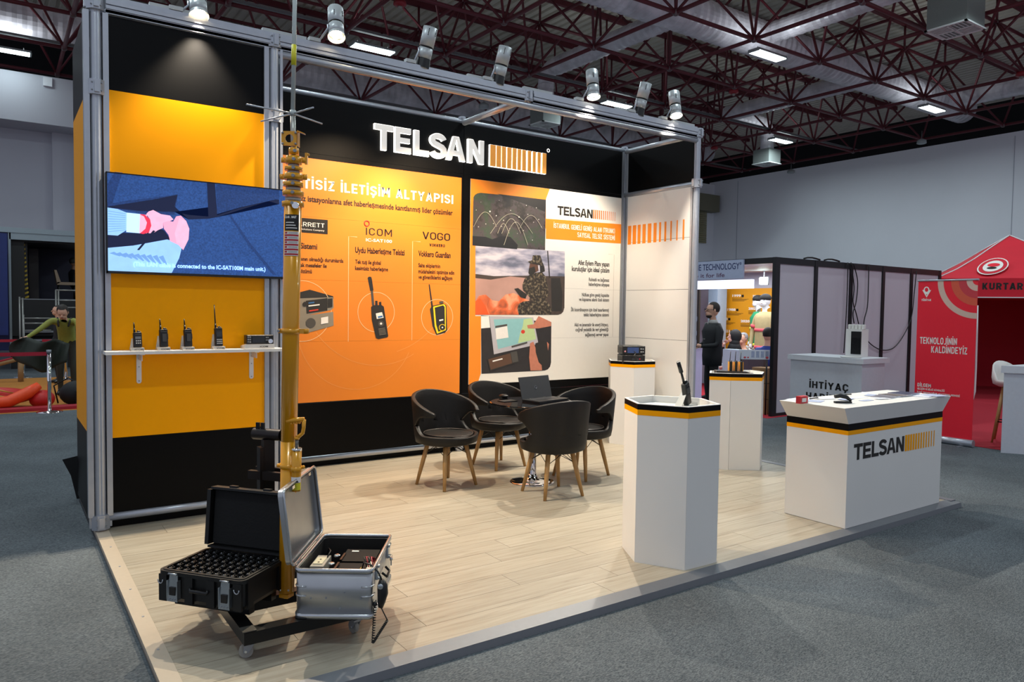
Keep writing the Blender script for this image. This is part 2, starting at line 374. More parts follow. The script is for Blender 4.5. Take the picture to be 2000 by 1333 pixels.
# ---------------------------------------------------------------- drawn capitals (signage lettering)
def _rr(x0, y0, x1, y1, r, a0, a1, n=5):
    """walk round a rounded box from corner a0 to corner a1 (0 = right middle, counter-clockwise, units of quarter turns)"""
    C_ = [(x1-r, y1-r, 0), (x0+r, y1-r, 90), (x0+r, y0+r, 180), (x1-r, y0+r, 270)]; out = []
    for k in range(a0, a1):
        cx, cy, a = C_[k % 4]
        out += [(cx+r*math.cos(math.radians(a+90*i/n)), cy+r*math.sin(math.radians(a+90*i/n))) for i in range(n+1)]
    return out
def cap_lines(ch, w):
    h = w/2; W = .62; x0, x1, y0, y1, m = h, W-h, h, 1-h, .5; r = (x1-x0)/2*.96
    dot = lambda x: [[(x, 1.10), (x, 1.10+w)]]
    if ch == ' ': return .28, []
    if ch == 'I': return w, [[(h, 0), (h, 1)]]
    if ch == 'İ': return w, [[(h, 0), (h, 1)]]+dot(h)
    if ch == 'T': return .56, [[(0, y1), (.56, y1)], [(.28, 0), (.28, 1-w)]]
    if ch == 'L': return .50, [[(h, 0), (h, 1)], [(w, y0), (.50, y0)]]
    if ch == 'E': return .52, [[(h, 0), (h, 1)], [(w, y0), (.52, y0)], [(w, m), (.48, m)], [(w, y1), (.52, y1)]]
    if ch == 'F': return .50, [[(h, 0), (h, 1)], [(w, m), (.46, m)], [(w, y1), (.50, y1)]]
    if ch == 'H': return W, [[(x0, 0), (x0, 1)], [(x1, 0), (x1, 1)], [(w, m), (W-w, m)]]
    if ch == 'N': return W, [[(x0, 0), (x0, 1)], [(x1, 0), (x1, 1)], [(x0+h*.3, 1), (x1-h*.3, 0)]]
    if ch == 'M': return .78, [[(h, 0), (h, 1)], [(.78-h, 0), (.78-h, 1)], [(h*1.2, 1), (.39, .25)], [(.39, .25), (.78-h*1.2, 1)]]
    if ch == 'A': return .68, [[(h, 0), (.34, 1)], [(.68-h, 0), (.34, 1)], [(.16, .25+h*.3), (.52, .25+h*.3)]]
    if ch == 'V': return .66, [[(h, 1), (.33, 0)], [(.66-h, 1), (.33, 0)]]
    if ch == 'Y': return .66, [[(h, 1), (.33, .45)], [(.66-h, 1), (.33, .45)], [(.33, 0), (.33, .5)]]
    if ch == 'X': return .64, [[(h, 0), (.64-h, 1)], [(h, 1), (.64-h, 0)]]
    if ch == 'Z': return .56, [[(.02, y1), (.54, y1)], [(0, y0), (.56, y0)], [(h, y0), (.56-h, y1)]]
    if ch == 'K': return .62, [[(h, 0), (h, 1)], [(w, .38), (.60-h, 1)], [(.25, .50), (.62-h, 0)]]
    if ch in 'OÖ': return W, [_rr(x0, y0, x1, y1, r, 0, 4)+[(x1, 1-h-r)]]
    if ch in 'CÇ':
        q = [(x1, .68)]+_rr(x0, y0, x1, y1, r, 0, 4)[0:]; q = [(x1, .68)]+_rr(x0, y0, x1, y1, r, 0, 3)+_rr(x0, y0, x1, y1, r, 3, 4)+[(x1, .32)]
        return W, [q]+([[(W/2, 0), (W/2, -.12), (W/2-.1, -.2)]] if ch == 'Ç' else [])
    if ch in 'GĞ': return W, [[(x1, .70)]+_rr(x0, y0, x1, y1, r, 0, 4)+[(x1, .46), (W*.52, .46)]]+([[(W*.25, 1.2), (W*.5, 1.1), (W*.75, 1.2)]] if ch == 'Ğ' else [])
    if ch in 'UÜ': return W, [[(x0, 1)]+_rr(x0, y0, x1, y1, r, 2, 4)+[(x1, 1)]]+([[(x0+.04, 1.1), (x0+.04, 1.1+w)], [(x1-.04, 1.1), (x1-.04, 1.1+w)]] if ch == 'Ü' else [])
    if ch == 'J': return .48, [[(.48-h, 1)]+_rr(h, y0, .48-h, y1, (.48-w)/2*.96, 2, 4)[::-1]+[(h, .25)]] if False else [[(.48-h, 1), (.48-h, .3), (.44-h, .14), (.36-h, y0+.01), (.22, y0), (.05, y0)]]
    if ch in 'PR':
        q = [(w, y1)]+_rr(x0, .46, x1, y1, (y1-.46)/2*.98, 0, 1)+_rr(x0, .46, x1, y1, (y1-.46)/2*.98, 3, 4)[::1]
        rr_ = (y1-.46)/2*.98; q = [(w, y1), (x1-rr_, y1)]+[(x1-rr_+rr_*math.cos(math.radians(90-180*i/8)), (y1+.46)/2+rr_*math.sin(math.radians(90-180*i/8))) for i in range(1, 8)]+[(x1-rr_, .46), (w, .46)]
        return W, [[(h, 0), (h, 1)], q]+([[(.30, .46), (W-h, 0)]] if ch == 'R' else [])
    if ch == 'B':
        out = [[(h, 0), (h, 1)]]
        for a, c in ((.52, y1), (y0, .52)):
            rr_ = (c-a)/2*.98; out.append([(w, c), (x1-rr_, c)]+[(x1-rr_+rr_*math.cos(math.radians(90-180*i/8)), (a+c)/2+rr_*math.sin(math.radians(90-180*i/8))) for i in range(1, 8)]+[(x1-rr_, a), (w, a)])
        return W, out
    if ch == 'D': return W, [[(h, 0), (h, 1)], [(w, y1)]+_rr(x0, y0, x1, y1, r, 0, 1)[::-1]+_rr(x0, y0, x1, y1, r, 3, 4)[::-1]+[(w, y0)]]
    if ch in 'SŞ':
        q = [(x1-.01, .76)]+_rr(x0, .52, x1, y1, (y1-.52)/2*.98, 0, 2)
        a = (y1-.52)/2*.98; c_ = (.52-y0)/2*.98
        q = [(x1, .74)]+[(x1-a+a*math.cos(math.radians(t)), y1-a+a*math.sin(math.radians(t))) for t in (15, 45, 70, 90)]+[(x0+a+a*math.cos(math.radians(t)), y1-a+a*math.sin(math.radians(t))) for t in (90, 115, 150, 180, 210, 240)]
        q += [(x0+a+.02, .525), (x1-c_-.02, .475)]+[(x1-c_+c_*math.cos(math.radians(t)), y0+c_+c_*math.sin(math.radians(t))) for t in (60, 30, 0, -30, -60, -90)]+[(x0+c_+c_*math.cos(math.radians(t)), y0+c_+c_*math.sin(math.radians(t))) for t in (-90, -115, -140, -165)]+[(x0, .26)]
        return W, [q]+([[(W/2, 0), (W/2, -.12), (W/2-.1, -.2)]] if ch == 'Ş' else [])
    if ch == '(': return .22, [[(.18, 1.05), (.08, .8), (.05, .5), (.08, .2), (.18, -.05)]]
    if ch == ')': return .22, [[(.04, 1.05), (.14, .8), (.17, .5), (.14, .2), (.04, -.05)]]
    return .3, [[(.1, 0), (.1, w)]]
def caps(s, a, c, cap, m, parent, w=.17, plane=None, nrm=(0, -1, 0), depth=.0009, gap=.13, suffix=None, name='lettering'):
    A, B = plane(*a), plane(*c); A.z = B.z = (A.z+B.z)/2; hgt = abs(plane(a[0], a[1]-cap).z-plane(*a).z)
    nv = Vector(nrm).normalized(); A = A+nv*.001; B = B+nv*.001
    tot = lambda q: sum(cap_lines(k, w)[0] for k in q)+gap*(len(q)-1)
    T = tot(suffix or s); x = T-tot(s) if suffix else 0; ex = B-A; b = MB().use(m); kx = ex.length/T/hgt
    for ch in s:
        W, L = cap_lines(ch, w)
        for pl_ in L:
            P2 = [((x+px)/T, py) for px, py in pl_]
            if len(pl_) > 2:
                o_ = stroke(pl_, w); n = len(pl_); Lf, Rt = o_[:n], o_[n:][::-1]; Q3 = [A+ex*((x+qx)/T)+Vector((0, 0, qy*hgt)) for qx, qy in Lf+Rt]
                b.add([q+nv*depth*1.1 for q in Q3], [(i, i+1, n+i+1, n+i) for i in range(n-1)], False); continue
            for i in range(len(pl_)-1):
                (xa, ya), (xb, yb) = pl_[i], pl_[i+1]; dx, dy = (xb-xa)*1.0, yb-ya; l = math.hypot(dx, dy) or 1
                e = w*.18 if len(pl_) > 3 and 0 < i < len(pl_)-1 else 0
                nx, ny = -dy/l*w/2, dx/l*w/2
                if len(pl_) == 2 and abs(dx) > .02 and abs(dy) > .5:      # slanted stems end square on the line
                    k_ = w/2*l/abs(dy); quad = [(xa-k_, ya), (xb-k_, yb), (xb+k_, yb), (xa+k_, ya)]
                else: ux, uy = dx/l*e, dy/l*e; quad = [(xa+nx-ux, ya+ny-uy), (xb+nx+ux, yb+ny+uy), (xb-nx+ux, yb-ny+uy), (xa-nx-ux, ya-ny-uy)]
                b.slab([A+ex*((x+qx)/T)+Vector((0, 0, qy*hgt)) for qx, qy in quad], nv*depth)
        x += W+gap
    return b.build(name, m, parent)
# ================================================================ HALL SHELL
CZ = -0.05            # carpet level (platform top is z = 0)
b = MB().bx(-14, 34, -14, 26, CZ-.1, CZ); struct('floor', b, M_carpet)
XW, YW = 28.0, 18.3
b = MB().bx(XW, XW+.3, -14, YW+.3, CZ, 7.84); wr = struct('wall_right', b, M_whitepaint)
b = MB()
for y in (16.9, 5.4, -3.0): b.bx(XW-.02, XW, y-.008, y+.008, 1, 7.7)
b.build('joint_strip', mat('seam_grey', 'aeb0ba', .8), wr)  # thin joint strips, greyer than the wall paint
wb = struct('wall_back', MB().bx(1.4, XW, YW, YW+.3, CZ, 7.7), M_whitepaint)
wb2 = struct('wall_left', MB().bx(-14, 1.4, 17.8, 18.1, 6.35, 7.62).bx(-14, 1.4, 18.1, 19.2, 6.35, 6.5), mat('hall_grey_paint', 'b9b9c3', .8, noise=.05, nscale=.7))
MB().bx(-14, 1.4, 19.0, 19.3, 3.4, 6.4).bx(.75, 1.4, 18.8, 19.0, 3.4, 6.4).build('lower_wall', mat('hall_grey_paint', 'a3a3ad', .8), wb2)
p = PY(93, 158, 17.8)
MB().bx(p.x-.1, p.x+.1, 17.74, 17.8, p.z-.15, p.z+.08).build('junction_box', M_whitepaint, wb2)
# near-black sheets; shade of the roof space behind the walls is their colour
struct('void_backdrop', MB().bx(-14, 36, 25.8, 26, 3, 12).bx(35.8, 36, -14, 26, 3, 12), mat('dark_void', '1a1a1d', .9))

# roof: corrugated sheet
def corrugated():
    x0, x1, p = -6.0, 36.0, .30; prof = []; x = x0
    while x < x1: prof += [(x, 10.98), (x+.17, 10.98), (x+.20, 11.05), (x+.27, 11.05)]; x += p
    n = len(prof); return MB().add([(x, -12, z) for x, z in prof]+[(x, 26, z) for x, z in prof], [(i, i+1, n+i+1, n+i) for i in range(n-1)], False)
deck = struct('ceiling', corrugated(), M_deck)
NX = [-1.75+2.65*i for i in range(12)]; NYY = [-5.13+2.67*i for i in range(10)]
LZ, UZ = 8.0, 10.1
for y in [q+1.33 for q in NYY]:
    MB().bx(-6, 33, y-.06, y+.06, 10.80, 10.96).build('purlin', M_truss, deck)
frame = thing('roof_space_frame', None, None, kind='structure')
def bar_mesh(r, n): 
    return MB().use(M_truss).cyl((0, 0, 0), (0, 0, 1), r, n=n).mesh('bar')
barT, barD = bar_mesh(.048, 8), bar_mesh(.034, 6)
nodeM = MB().use(mat('node_steel', '6b5a5c', .4, .5)).sph((0, 0, 0), .085, n=8, m=5).mesh('node')
stubM = MB().use(M_truss).cyl((0, 0, 0), (0, 0, .72), .035, n=6).box((0, 0, .72), (.16, .16, .02)).mesh('stub')
def place_bar(name, me, a, c, parent=frame):
    a, c = Vector(a), Vector(c); d = c-a
    return obj(name, me, parent, loc=a, rot=d.to_track_quat('Z', 'Y').to_euler(), scale=(1, 1, d.length))
def seen(p, mg=250):
    u, v, z = proj(p); return z > .5 and -mg < u < 2000+mg and -mg < v < 1000
low = {(i, j): Vector((x, y, LZ)) for i, x in enumerate(NX) for j, y in enumerate(NYY)}
upp = {(i, j): Vector((NX[i]+1.325, NYY[j]+1.335, UZ)) for i in range(11) for j in range(9)}
def segs(nodes):
    for (i, j), p in nodes.items():
        for q in ((i+1, j), (i, j+1)):
            if q in nodes and (seen(p) or seen(nodes[q])): yield p, nodes[q]
for a, c in segs(low): place_bar('bottom_chord', barT, a, c)
for a, c in segs(upp): place_bar('top_chord', barT, a, c)
dg_ = []
for (i, j), p in upp.items():
    for q in ((i, j), (i+1, j), (i, j+1), (i+1, j+1)):
        if q in low and (seen(p, 100) or seen(low[q], 100)): dg_.append((low[q], p))
dg_.sort(key=lambda t: proj((t[0]+t[1])/2)[2])
for a, c in dg_[:298]: place_bar('diagonal_strut', barD, a, c)
rest = MB()
for a, c in dg_[298:]: rest.cyl(a, c, .034, n=5)
if rest.v: rest.build('diagonal_strut', M_truss, frame, kind='stuff')
for p in low.values():
    if seen(p): obj('node', nodeM, frame, loc=p)
for p in upp.values():
    if seen(p): obj('node', nodeM, frame, loc=p); obj('stub_post', stubM, frame, loc=p)
# cable trays / conduits along some chords (they read as pale grey bars)
M_tray = mat('conduit_grey', '77787a', .5, .5)
for y in (NYY[6], NYY[8]):
    MB().bx(-6, 28, y-.05, y+.05, 8.07, 8.12).build('cable_tray', M_tray, frame)

# ---------------------------------------------------------------- ducts
def ribbed(b, p, q, r, n=26, pitch=.11, amp=.018):
    p, q = Vector(p), Vector(q); L = (q-p).length; k = max(2, int(L/pitch)); d = (q-p)/L
    a = d.orthogonal().normalized(); c = d.cross(a); vs = []
    for i in range(k+1):
        rr = r+(amp if i % 2 else 0)
        vs += [p+d*(L*i/k)+(a*math.cos(2*PI*t/n)+c*math.sin(2*PI*t/n))*rr for t in range(n)]
    return b.add(vs, [(i*n+t, i*n+(t+1) % n, (i+1)*n+(t+1) % n, (i+1)*n+t) for i in range(k) for t in range(n)], False)
def elbow(b, pts, r, n=20): return b.tube(pts, r, n)
d1 = thing('air_duct', 'large ribbed galvanised air duct crossing upper right of the roof frame', 'air duct', (18, 6.87, 8.8), world=True, group='galvanised air ducts under the roof')
ribbed(MB(), (-6, 6.87, 8.8), (27.5, 6.87, 8.8), .45, 30).build('main_pipe', M_duct, d1)
d2 = thing('air_duct', 'long galvanised air duct low behind the booth back wall', 'air duct', (6, 17.5, 8.9), world=True, group='galvanised air ducts under the roof')
ribbed(MB(), (-8, 17.5, 8.9), (26.5, 17.5, 8.9), .45, 26).build('main_pipe', M_duct, d2)
MB().tube([(x, 17.5, 8.42) for x in (-8, 26)], .02, 6).build('hanger_rail', M_tray, d2)
def diffuser(x, y, ztop, zbot, s, label, branch):
    t = thing('air_diffuser', label, 'air vent', (x, y, zbot), world=True, group='square air diffuser boxes')
    MB().bx(x-s, x+s, y-s, y+s, zbot+.02, ztop).build('plenum_box', mat('galvanised_sheet', '8f9693', .5, .5), t)
    b = MB(); w = .03
    for e in (-1, 1): b.bx(x+e*(s-.0)-w, x+e*(s)+w, y-s-w, y+s+w, zbot, zbot+.03).bx(x-s-w, x+s+w, y+e*s-w, y+e*s+w, zbot, zbot+.03)
    b.bx(x-.015, x+.015, y-s, y+s, zbot, zbot+.02).bx(x-s, x+s, y-.015, y+.015, zbot, zbot+.02)
    b.build('grille_frame', mat('vent_frame', 'd6dad9', .5), t)
    k = 5
    for qx in (0, 1):
        for qy in (0, 1):
            for i in range(k):
                o = (i+.5)/k*s
                bb = MB()
                if (qx+qy) % 2: bb.box((x-s*(1-qx)+o, y-s*(.5-qy), zbot+.012), (.022, s-.03, .012), ry=.5)
                else: bb.box((x-s*(.5-qx), y-s*(1-qy)+o, zbot+.012), (s-.03, .022, .012), rx=.5)
                bb.build('slat', mat('vent_frame', 'd6dad9', .5), t)
    MB().bx(x-s+.01, x+s-.01, y-s+.01, y+s-.01, zbot+.022, zbot+.026).build('dark_opening', mat('dark_void', '1a1a1d', .9), t)
    r = .24
    bb = MB(); ribbed(bb, (x, y, ztop), (x, y, branch[0][2]-.45), r, 18); bb.build('drop_pipe', M_duct, t)
    bb = MB(); z = branch[0][2]; e = Vector(branch[0])-Vector((x, y, z)); e.normalize()
    elbow(bb, [Vector((x, y, z-.45)), Vector((x, y, z-.25))+e*.03, Vector((x, y, z-.08))+e*.12, Vector((x, y, z))+e*.3, Vector((x, y, z))+e*.5], r+.005)
    ribbed(bb, Vector((x, y, z))+e*.5, branch[0], r+.02, 20)
    if len(branch) > 1:
        for a, c in zip(branch, branch[1:]): ribbed(bb, a, c, r+.03, 20)
    bb.build('branch_pipe', M_duct, t)
    return t
diffuser(13.25, 12.45, 7.75, 7.2, .33, 'air diffuser box seen just above the booth front beam', [(13.25, 7.25, 8.85)])
diffuser(24.0, 12.4, 7.85, 7.3, .36, 'air diffuser box hanging near the white hall wall', [(21.6, 12.4, 8.85), (21.6, 7.25, 8.85)])
diffuser(16.2, 2.0, 8.35, 7.6, .40, 'large air diffuser box cut by the top edge of the photo', [(16.2, 6.5, 8.9)])
t = thing('air_duct', 'side duct branching off the big duct towards the right edge', 'air duct', (26, 4, 8.9), world=True, group='galvanised air ducts under the roof')
ribbed(MB(), (26.1, 6.6, 8.9), (26.1, -2, 8.9), .33, 24).build('branch_pipe', M_duct, t)

# ---------------------------------------------------------------- hall lamps
def hall_lamp(x, y, label):
    t = thing('ceiling_light', label, 'ceiling light', (x, y, 7.9), group='long white ceiling lights under the roof frame')
    MB().bx(-.56, .56, -.155, .155, .025, .075).bx(-.57, -.53, -.16, .16, 0, .03).bx(.53, .57, -.16, .16, 0, .03).build('housing', mat('lamp_housing', '9aa0a2', .5, .3), t)
    MB().bx(-.53, .53, -.145, .145, 0, .02).build('diffuser', mat('lamp_diffuser', 'e6fffd', .5, noise=0, emit=7), t)
    for s in (-.4, .4): MB().cyl((s, 0, .07), (s, 0, .16), .008, n=6).build('hanger', M_tray, t)
LL = ['white ceiling light under the big duct, left of centre right', 'white ceiling light above the booth beam between the first two spots', 'white ceiling light farther right under the big duct',
      'white ceiling light beside the far diffuser box', 'white ceiling light half hidden behind the booth front beam', 'white ceiling light at the far left edge']
for i, (x, y) in enumerate(HALL_LAMPS):
    if i < 6: hall_lamp(x, y, LL[i])
    else: hall_lamp(x, y, 'white ceiling light outside the photo, row %s, column %s' % ('abcdef'[int((y+6)//5.4)], 'left middle right'.split()[int((x+2)//8)]))
# alarm bells / small red detectors and cameras on the frame
for (u, v, z, lab) in ((781, 8, 7.95, 'red fire siren under the roof frame near top centre'), (1433, 180, 7.9, 'small red fire siren right of the last booth spot'), (1395, 290, 7.9, 'small red fire siren above the booth end pole'), (1995, 146, 7.9, 'red fire siren at the right photo edge')):
    p = PZ(u, v, z); t = thing('fire_siren', lab, 'siren', p)
    MB().lathe([(.03, .08), (.13, .06), (.14, -.02), (.09, -.05)], n=14).build('horn', mat('siren_red', '8d1a26', .5), t)
    MB().lathe([(.05, -.05), (.05, -.08), (.02, -.11)], n=10).build('bell', M_wheel, t)
for (u, v, z, lab) in ((945, 208, 7.75, 'round lamp hanging under the roof frame over the booth back wall'), (1800, 278, 7.6, 'round lamp on the top edge of the right hall wall'), (1545, 336, 7.55, 'small camera hanging above the right hall wall')):
    p = PZ(u, v, z); t = thing('pendant_floodlight', lab, 'lamp', p)
    MB().lathe([(.04, .12), (.15, .06), (.16, -.04), (.12, -.06)], n=14).build('head', mat('lamp_housing', '9aa0a2', .5, .3), t)
    MB().cyl((0, 0, .1), (0, 0, 8.0-p.z), .012, n=6).build('hanger', M_tray, t)
# roller shutter and bracket at the back right corner of the hall
t = thing('roller_shutter', 'khaki roller shutter door high beside the booth end pole', 'shutter', (22, YW-.1, 3), world=True)
b = MB(); pa = PY(1356, 391, YW-.12); pb = PY(1382, 391, YW-.12); zb = PY(1370, 475, YW-.1).z
for k in range(22):
    z = pa.z-(k+.5)*(pa.z-zb)/22
    MB().box(((pa.x+pb.x)/2, YW-.08, z), (pb.x-pa.x, .05, (pa.z-zb)/22*.86), rx=.25).build('slat', mat('khaki_shutter', '8b8464', .6), t)
q0 = PY(1350, 376, YW-.4); q1 = PY(1402, 405, YW-.4)
MB().bx(q0.x, q1.x, YW-.5, YW, q1.z-.25, q0.z+.02).build('shutter_box', mat('khaki_box', '77735f', .6), t)
# ================================================================ PLATFORM
plat = struct('platform', MB().bx(-.03, 6.09, -2.86, 1.27, CZ, -.009), mat('platform_core', '8b8478', .7))
wd, ln, gap = .192, 1.285, .0012
y = -2.80; row = 0
xs0, xs1 = .045, 6.03
while y < 1.26:
    y1 = min(y+wd, 1.26); x = xs0-random.random()*ln*.9
    while x < xs1:
        a, c = max(x, xs0), min(x+ln, xs1)
        if c-a > .02:
            MB().bx(a+gap, c-gap, y+gap, y1-gap, -.009, 0).build('plank', M_plank, plat)
        x += ln
    y = y1; row += 1
tr = mat('beige_edge_strip', 'b3a592', .45); tg = mat('grey_edge_strip', '707277', .5, .2)
e = struct('trim_1', MB().prism([(-.035, -2.89), (.045, -2.80), (.045, 1.27), (-.035, 1.27)], -.02, .0025), tr)
for k in range(9): MB().cyl((.012, -2.6+k*.43, .002), (.012, -2.6+k*.43, .005), .006, n=8).build('screw', M_alu, e)
e = struct('trim_2', MB().add([(-.035, -2.892, CZ), (6.11, -2.892, CZ), (6.11, -2.885, -.012), (-.035, -2.885, -.012), (6.06, -2.80, .003), (.02, -2.80, .003)],
        [(0, 1, 2, 3), (3, 2, 4, 5), (0, 3, 5)], False), tg)
struct('trim_3', MB().bx(6.03, 6.11, -2.84, 1.27, CZ, .003), tg)

# ================================================================ BOOTH WALLS
BW, BD, BH, TW = 6.0, 1.2, 3.6, 1.2
Z1, Z3 = .64, 3.035
af = thing('aluminium_stand_frame', 'silver aluminium pole and beam frame that carries the booth panels', 'frame', (0, 0, 0), world=True)
def pole(x, y, z0=0, z1=BH, r=.036):
    b = MB(); n = 24; k = 24; vs = []
    for z in (z0, z1):
        for i in range(n):
            rr = r*(0.86 if i % 6 == 0 else 1); vs.append((x+rr*math.cos(2*PI*i/n), y+rr*math.sin(2*PI*i/n), z))
    b.add(vs, [(i, (i+1) % n, n+(i+1) % n, n+i) for i in range(n)]+[tuple(range(n))[::-1], tuple(range(n, 2*n))], False)
    return b.build('pole', M_alu, af)
def connector(x, y, z, s=.06):
    b = MB().use(M_alu); b.prism([(x+s*math.cos(PI/8+PI/4*i), y+s*math.sin(PI/8+PI/4*i)) for i in range(8)], z-.05, z+.05)
    b.box((x, y, z), (s*2.3, .03, .075)).box((x, y, z), (.03, s*2.3, .075))
    o = b.build('connector', None, af)
    b2 = MB()
    for dx in (-.03, .03):
        for dz in (-.025, .025): b2.cyl((x+dx, y-s-.004, z+dz), (x+dx, y-s+.01, z+dz), .005, n=6)
    b2.cyl((x, y-s-.004, z), (x, y-s+.01, z), .008, n=8)
    b2.build('bolt', M_aludark, o)
def rail(p, q, r=.03, nm='rail'):
    return MB().cyl(p, q, r, n=16).build(nm, M_alu, af)
for (x, y) in ((0, 0), (TW, 0), (BW, 0), (0, BD), (BW, BD), (TW, BD), (3.6, BD)): pole(x, y)
for (x, y) in ((0, 0), (TW, 0), (BW, 0), (3.6, 0)):
    connector(x, y, BH)
for (x, y) in ((0, 0), (TW, 0), (BW, 0)):
    connector(x, y, Z3)
    if y == 0: connector(x, y, .06)
connector(3.6, BD, BH, .04); connector(BW, BD, BH, .04); connector(BW, BD, Z3, .035); connector(3.6, BD, .06, .04)
# flanges beside the tower poles, so each pole reads as strip-tube-strip
for x0, x1 in ((-.075, -.04), (.04, .075), (TW-.08, TW-.045), (TW+.04, TW+.06)):
    MB().bx(x0, x1, -.03, .03, .1, BH-.06).build('edge_profile', M_alu, af)
# front beam: ribbed twin profile
def beam(x0, x1):
    b = MB()
    for zc, h, yy in ((BH+.042, .028, -.038), (BH+.012, .026, -.046), (BH-.018, .022, -.04), (BH-.045, .02, -.03)):
        b.bx(x0, x1, yy, .03, zc-h/2, zc+h/2)
    b.bx(x0, x1, -.03, .025, BH-.06, BH+.06)
    return b.build('front_beam', M_alu, af)
beam(.06, 3.55); beam(3.65, BW-.05)
rail((TW, 0, BH-.085), (BW, 0, BH-.085), .03)
rail((3.6, 0, BH-.02), (3.6, BD, BH-.02), .032); rail((BW, 0, BH-.02), (BW, BD, BH-.02), .032); rail((0, 0, BH-.02), (0, BD, BH-.02))
rail((TW, BD, BH), (BW, BD, BH), .028); rail((0, 0, BH-.04), (TW, 0, BH-.04), .025)
rail((BW, 0, Z3), (BW, BD, Z3), .03)
rail((0, 0, .085), (TW, 0, .085), .028); rail((TW, BD-.01, .085), (BW, BD-.01, .085), .028)
# panels
def panel(parent, m, x0, x1, y0, y1, z0, z1): return MB().bx(x0, x1, y0, y1, z0, z1).build('panel', m, parent)
PZs = [.115, Z1, 1.235, 1.83, 2.43, Z3]
wf = thing('wall_front', None, None, kind='structure')
panel(wf, M_black, .07, TW-.075, -.012, .0, .115, Z1); panel(wf, M_yellow, .07, TW-.075, -.012, 0, Z1, 1.83)
panel(wf, M_yellow, .07, TW-.075, -.012, 0, 1.833, Z3); panel(wf, M_black, .07, TW-.075, -.012, 0, Z3+.001, BH-.07)
wl = thing('wall_booth_left', None, None, kind='structure')
panel(wl, M_black, -.045, -.035, .03, BD, .0, Z1); panel(wl, M_yellow, -.045, -.035, .03, BD, Z1, Z3); panel(wl, M_black, -.045, -.035, .03, BD, Z3, BH)
panel(wl, M_black, .0, TW, BD+.0, BD+.012, 0, BH)
panel(wf, M_black, .05, TW-.05, .035, .045, 0, .13)  # kick panel added to block light leaking under the tower
wt = thing('wall_tower_side', None, None, kind='structure')
panel(wt, M_black, TW-.02, TW-.01, .04, BD-.04, .1, BH-.06)
YB = BD-.045                                   # face of the back wall
wk = thing('wall_booth_back', None, None, kind='structure')
for x0, x1 in ((TW+.01, 3.598), (3.602, BW-.035)):
    panel(wk, M_black, x0, x1, YB, YB+.012, .12, Z1-.002); panel(wk, M_black, x0, x1, YB, YB+.012, Z3, BH-.03)
    panel(wk, M_black, x0, x1, YB+.002, YB+.012, Z1, Z3-.002)
panel(wk, M_black, TW, BW, BD+.035, BD+.045, 0, .14)  # black kick panel added, keeps light from leaking under the back wall
we = thing('wall_booth_right', None, None, kind='structure')
XE = BW-.012
panel(we, M_black, XE, XE+.012, .045, BD-.05, Z3+.035, BH-.05); panel(we, M_black, XE, XE+.012, .045, BD-.05, .12, .44)
for z0, z1 in ((.44, 1.232), (1.236, 1.828), (1.832, 2.428), (2.432, Z3-.03)): panel(we, M_white, XE, XE+.012, .045, BD-.05, z0, z1)
panel(we, M_black, XE+.013, XE+.02, .04, BD-.04, .1, BH-.05)  # backing added so no light shows through the panel gaps
MB().bx(XE-.004, XE+.01, BD-.09, BD-.055, .1, BH-.05).build('corner_profile', M_alu, we)
MB().bx(XE-.004, XE+.01, .045, .075, .1, Z3-.03).build('corner_profile', M_alu, we)
MB().bx(BW-.08, BW-.05, YB-.012, YB+.01, .1, BH-.03).build('corner_profile', M_aludark, wk)
# orange stripes printed on the white end wall
z_ = lambda a, b_: (900+a/3.1, 350+b_/3.1)
bars = [(1013, 1033), (1042, 1063), (1072, 1090), (1101, 1121), (1133, 1155), (1168, 1187), (1202, 1214), (1234, 1246), (1270, 1279), (1307, 1315), (1345, 1355)]
lay = []
for a, c in bars:
    ft = lambda x: 285+(238-285)*(x-1013)/(1355-1013); fb = lambda x: 398+(363-398)*(x-1013)/(1355-1013)
    q = [PX(*z_(x, y), XE) for x, y in ((a, ft(a)), (c, ft(c)), (c, fb(c)), (a, fb(a)))]
    zt = 2.685; zb = 2.335
    zt = PX(*z_(1013, 285), XE).z; zb = PX(*z_(1013, 398), XE).z
    lay.append((M_orangeflat, [(XE, q[0].y, zt), (XE, q[1].y, zt), (XE, q[1].y, zb), (XE, q[0].y, zb)]))
polys(lay, (-1, 0, 0), eps=0).build('printed_stripes', None, we)

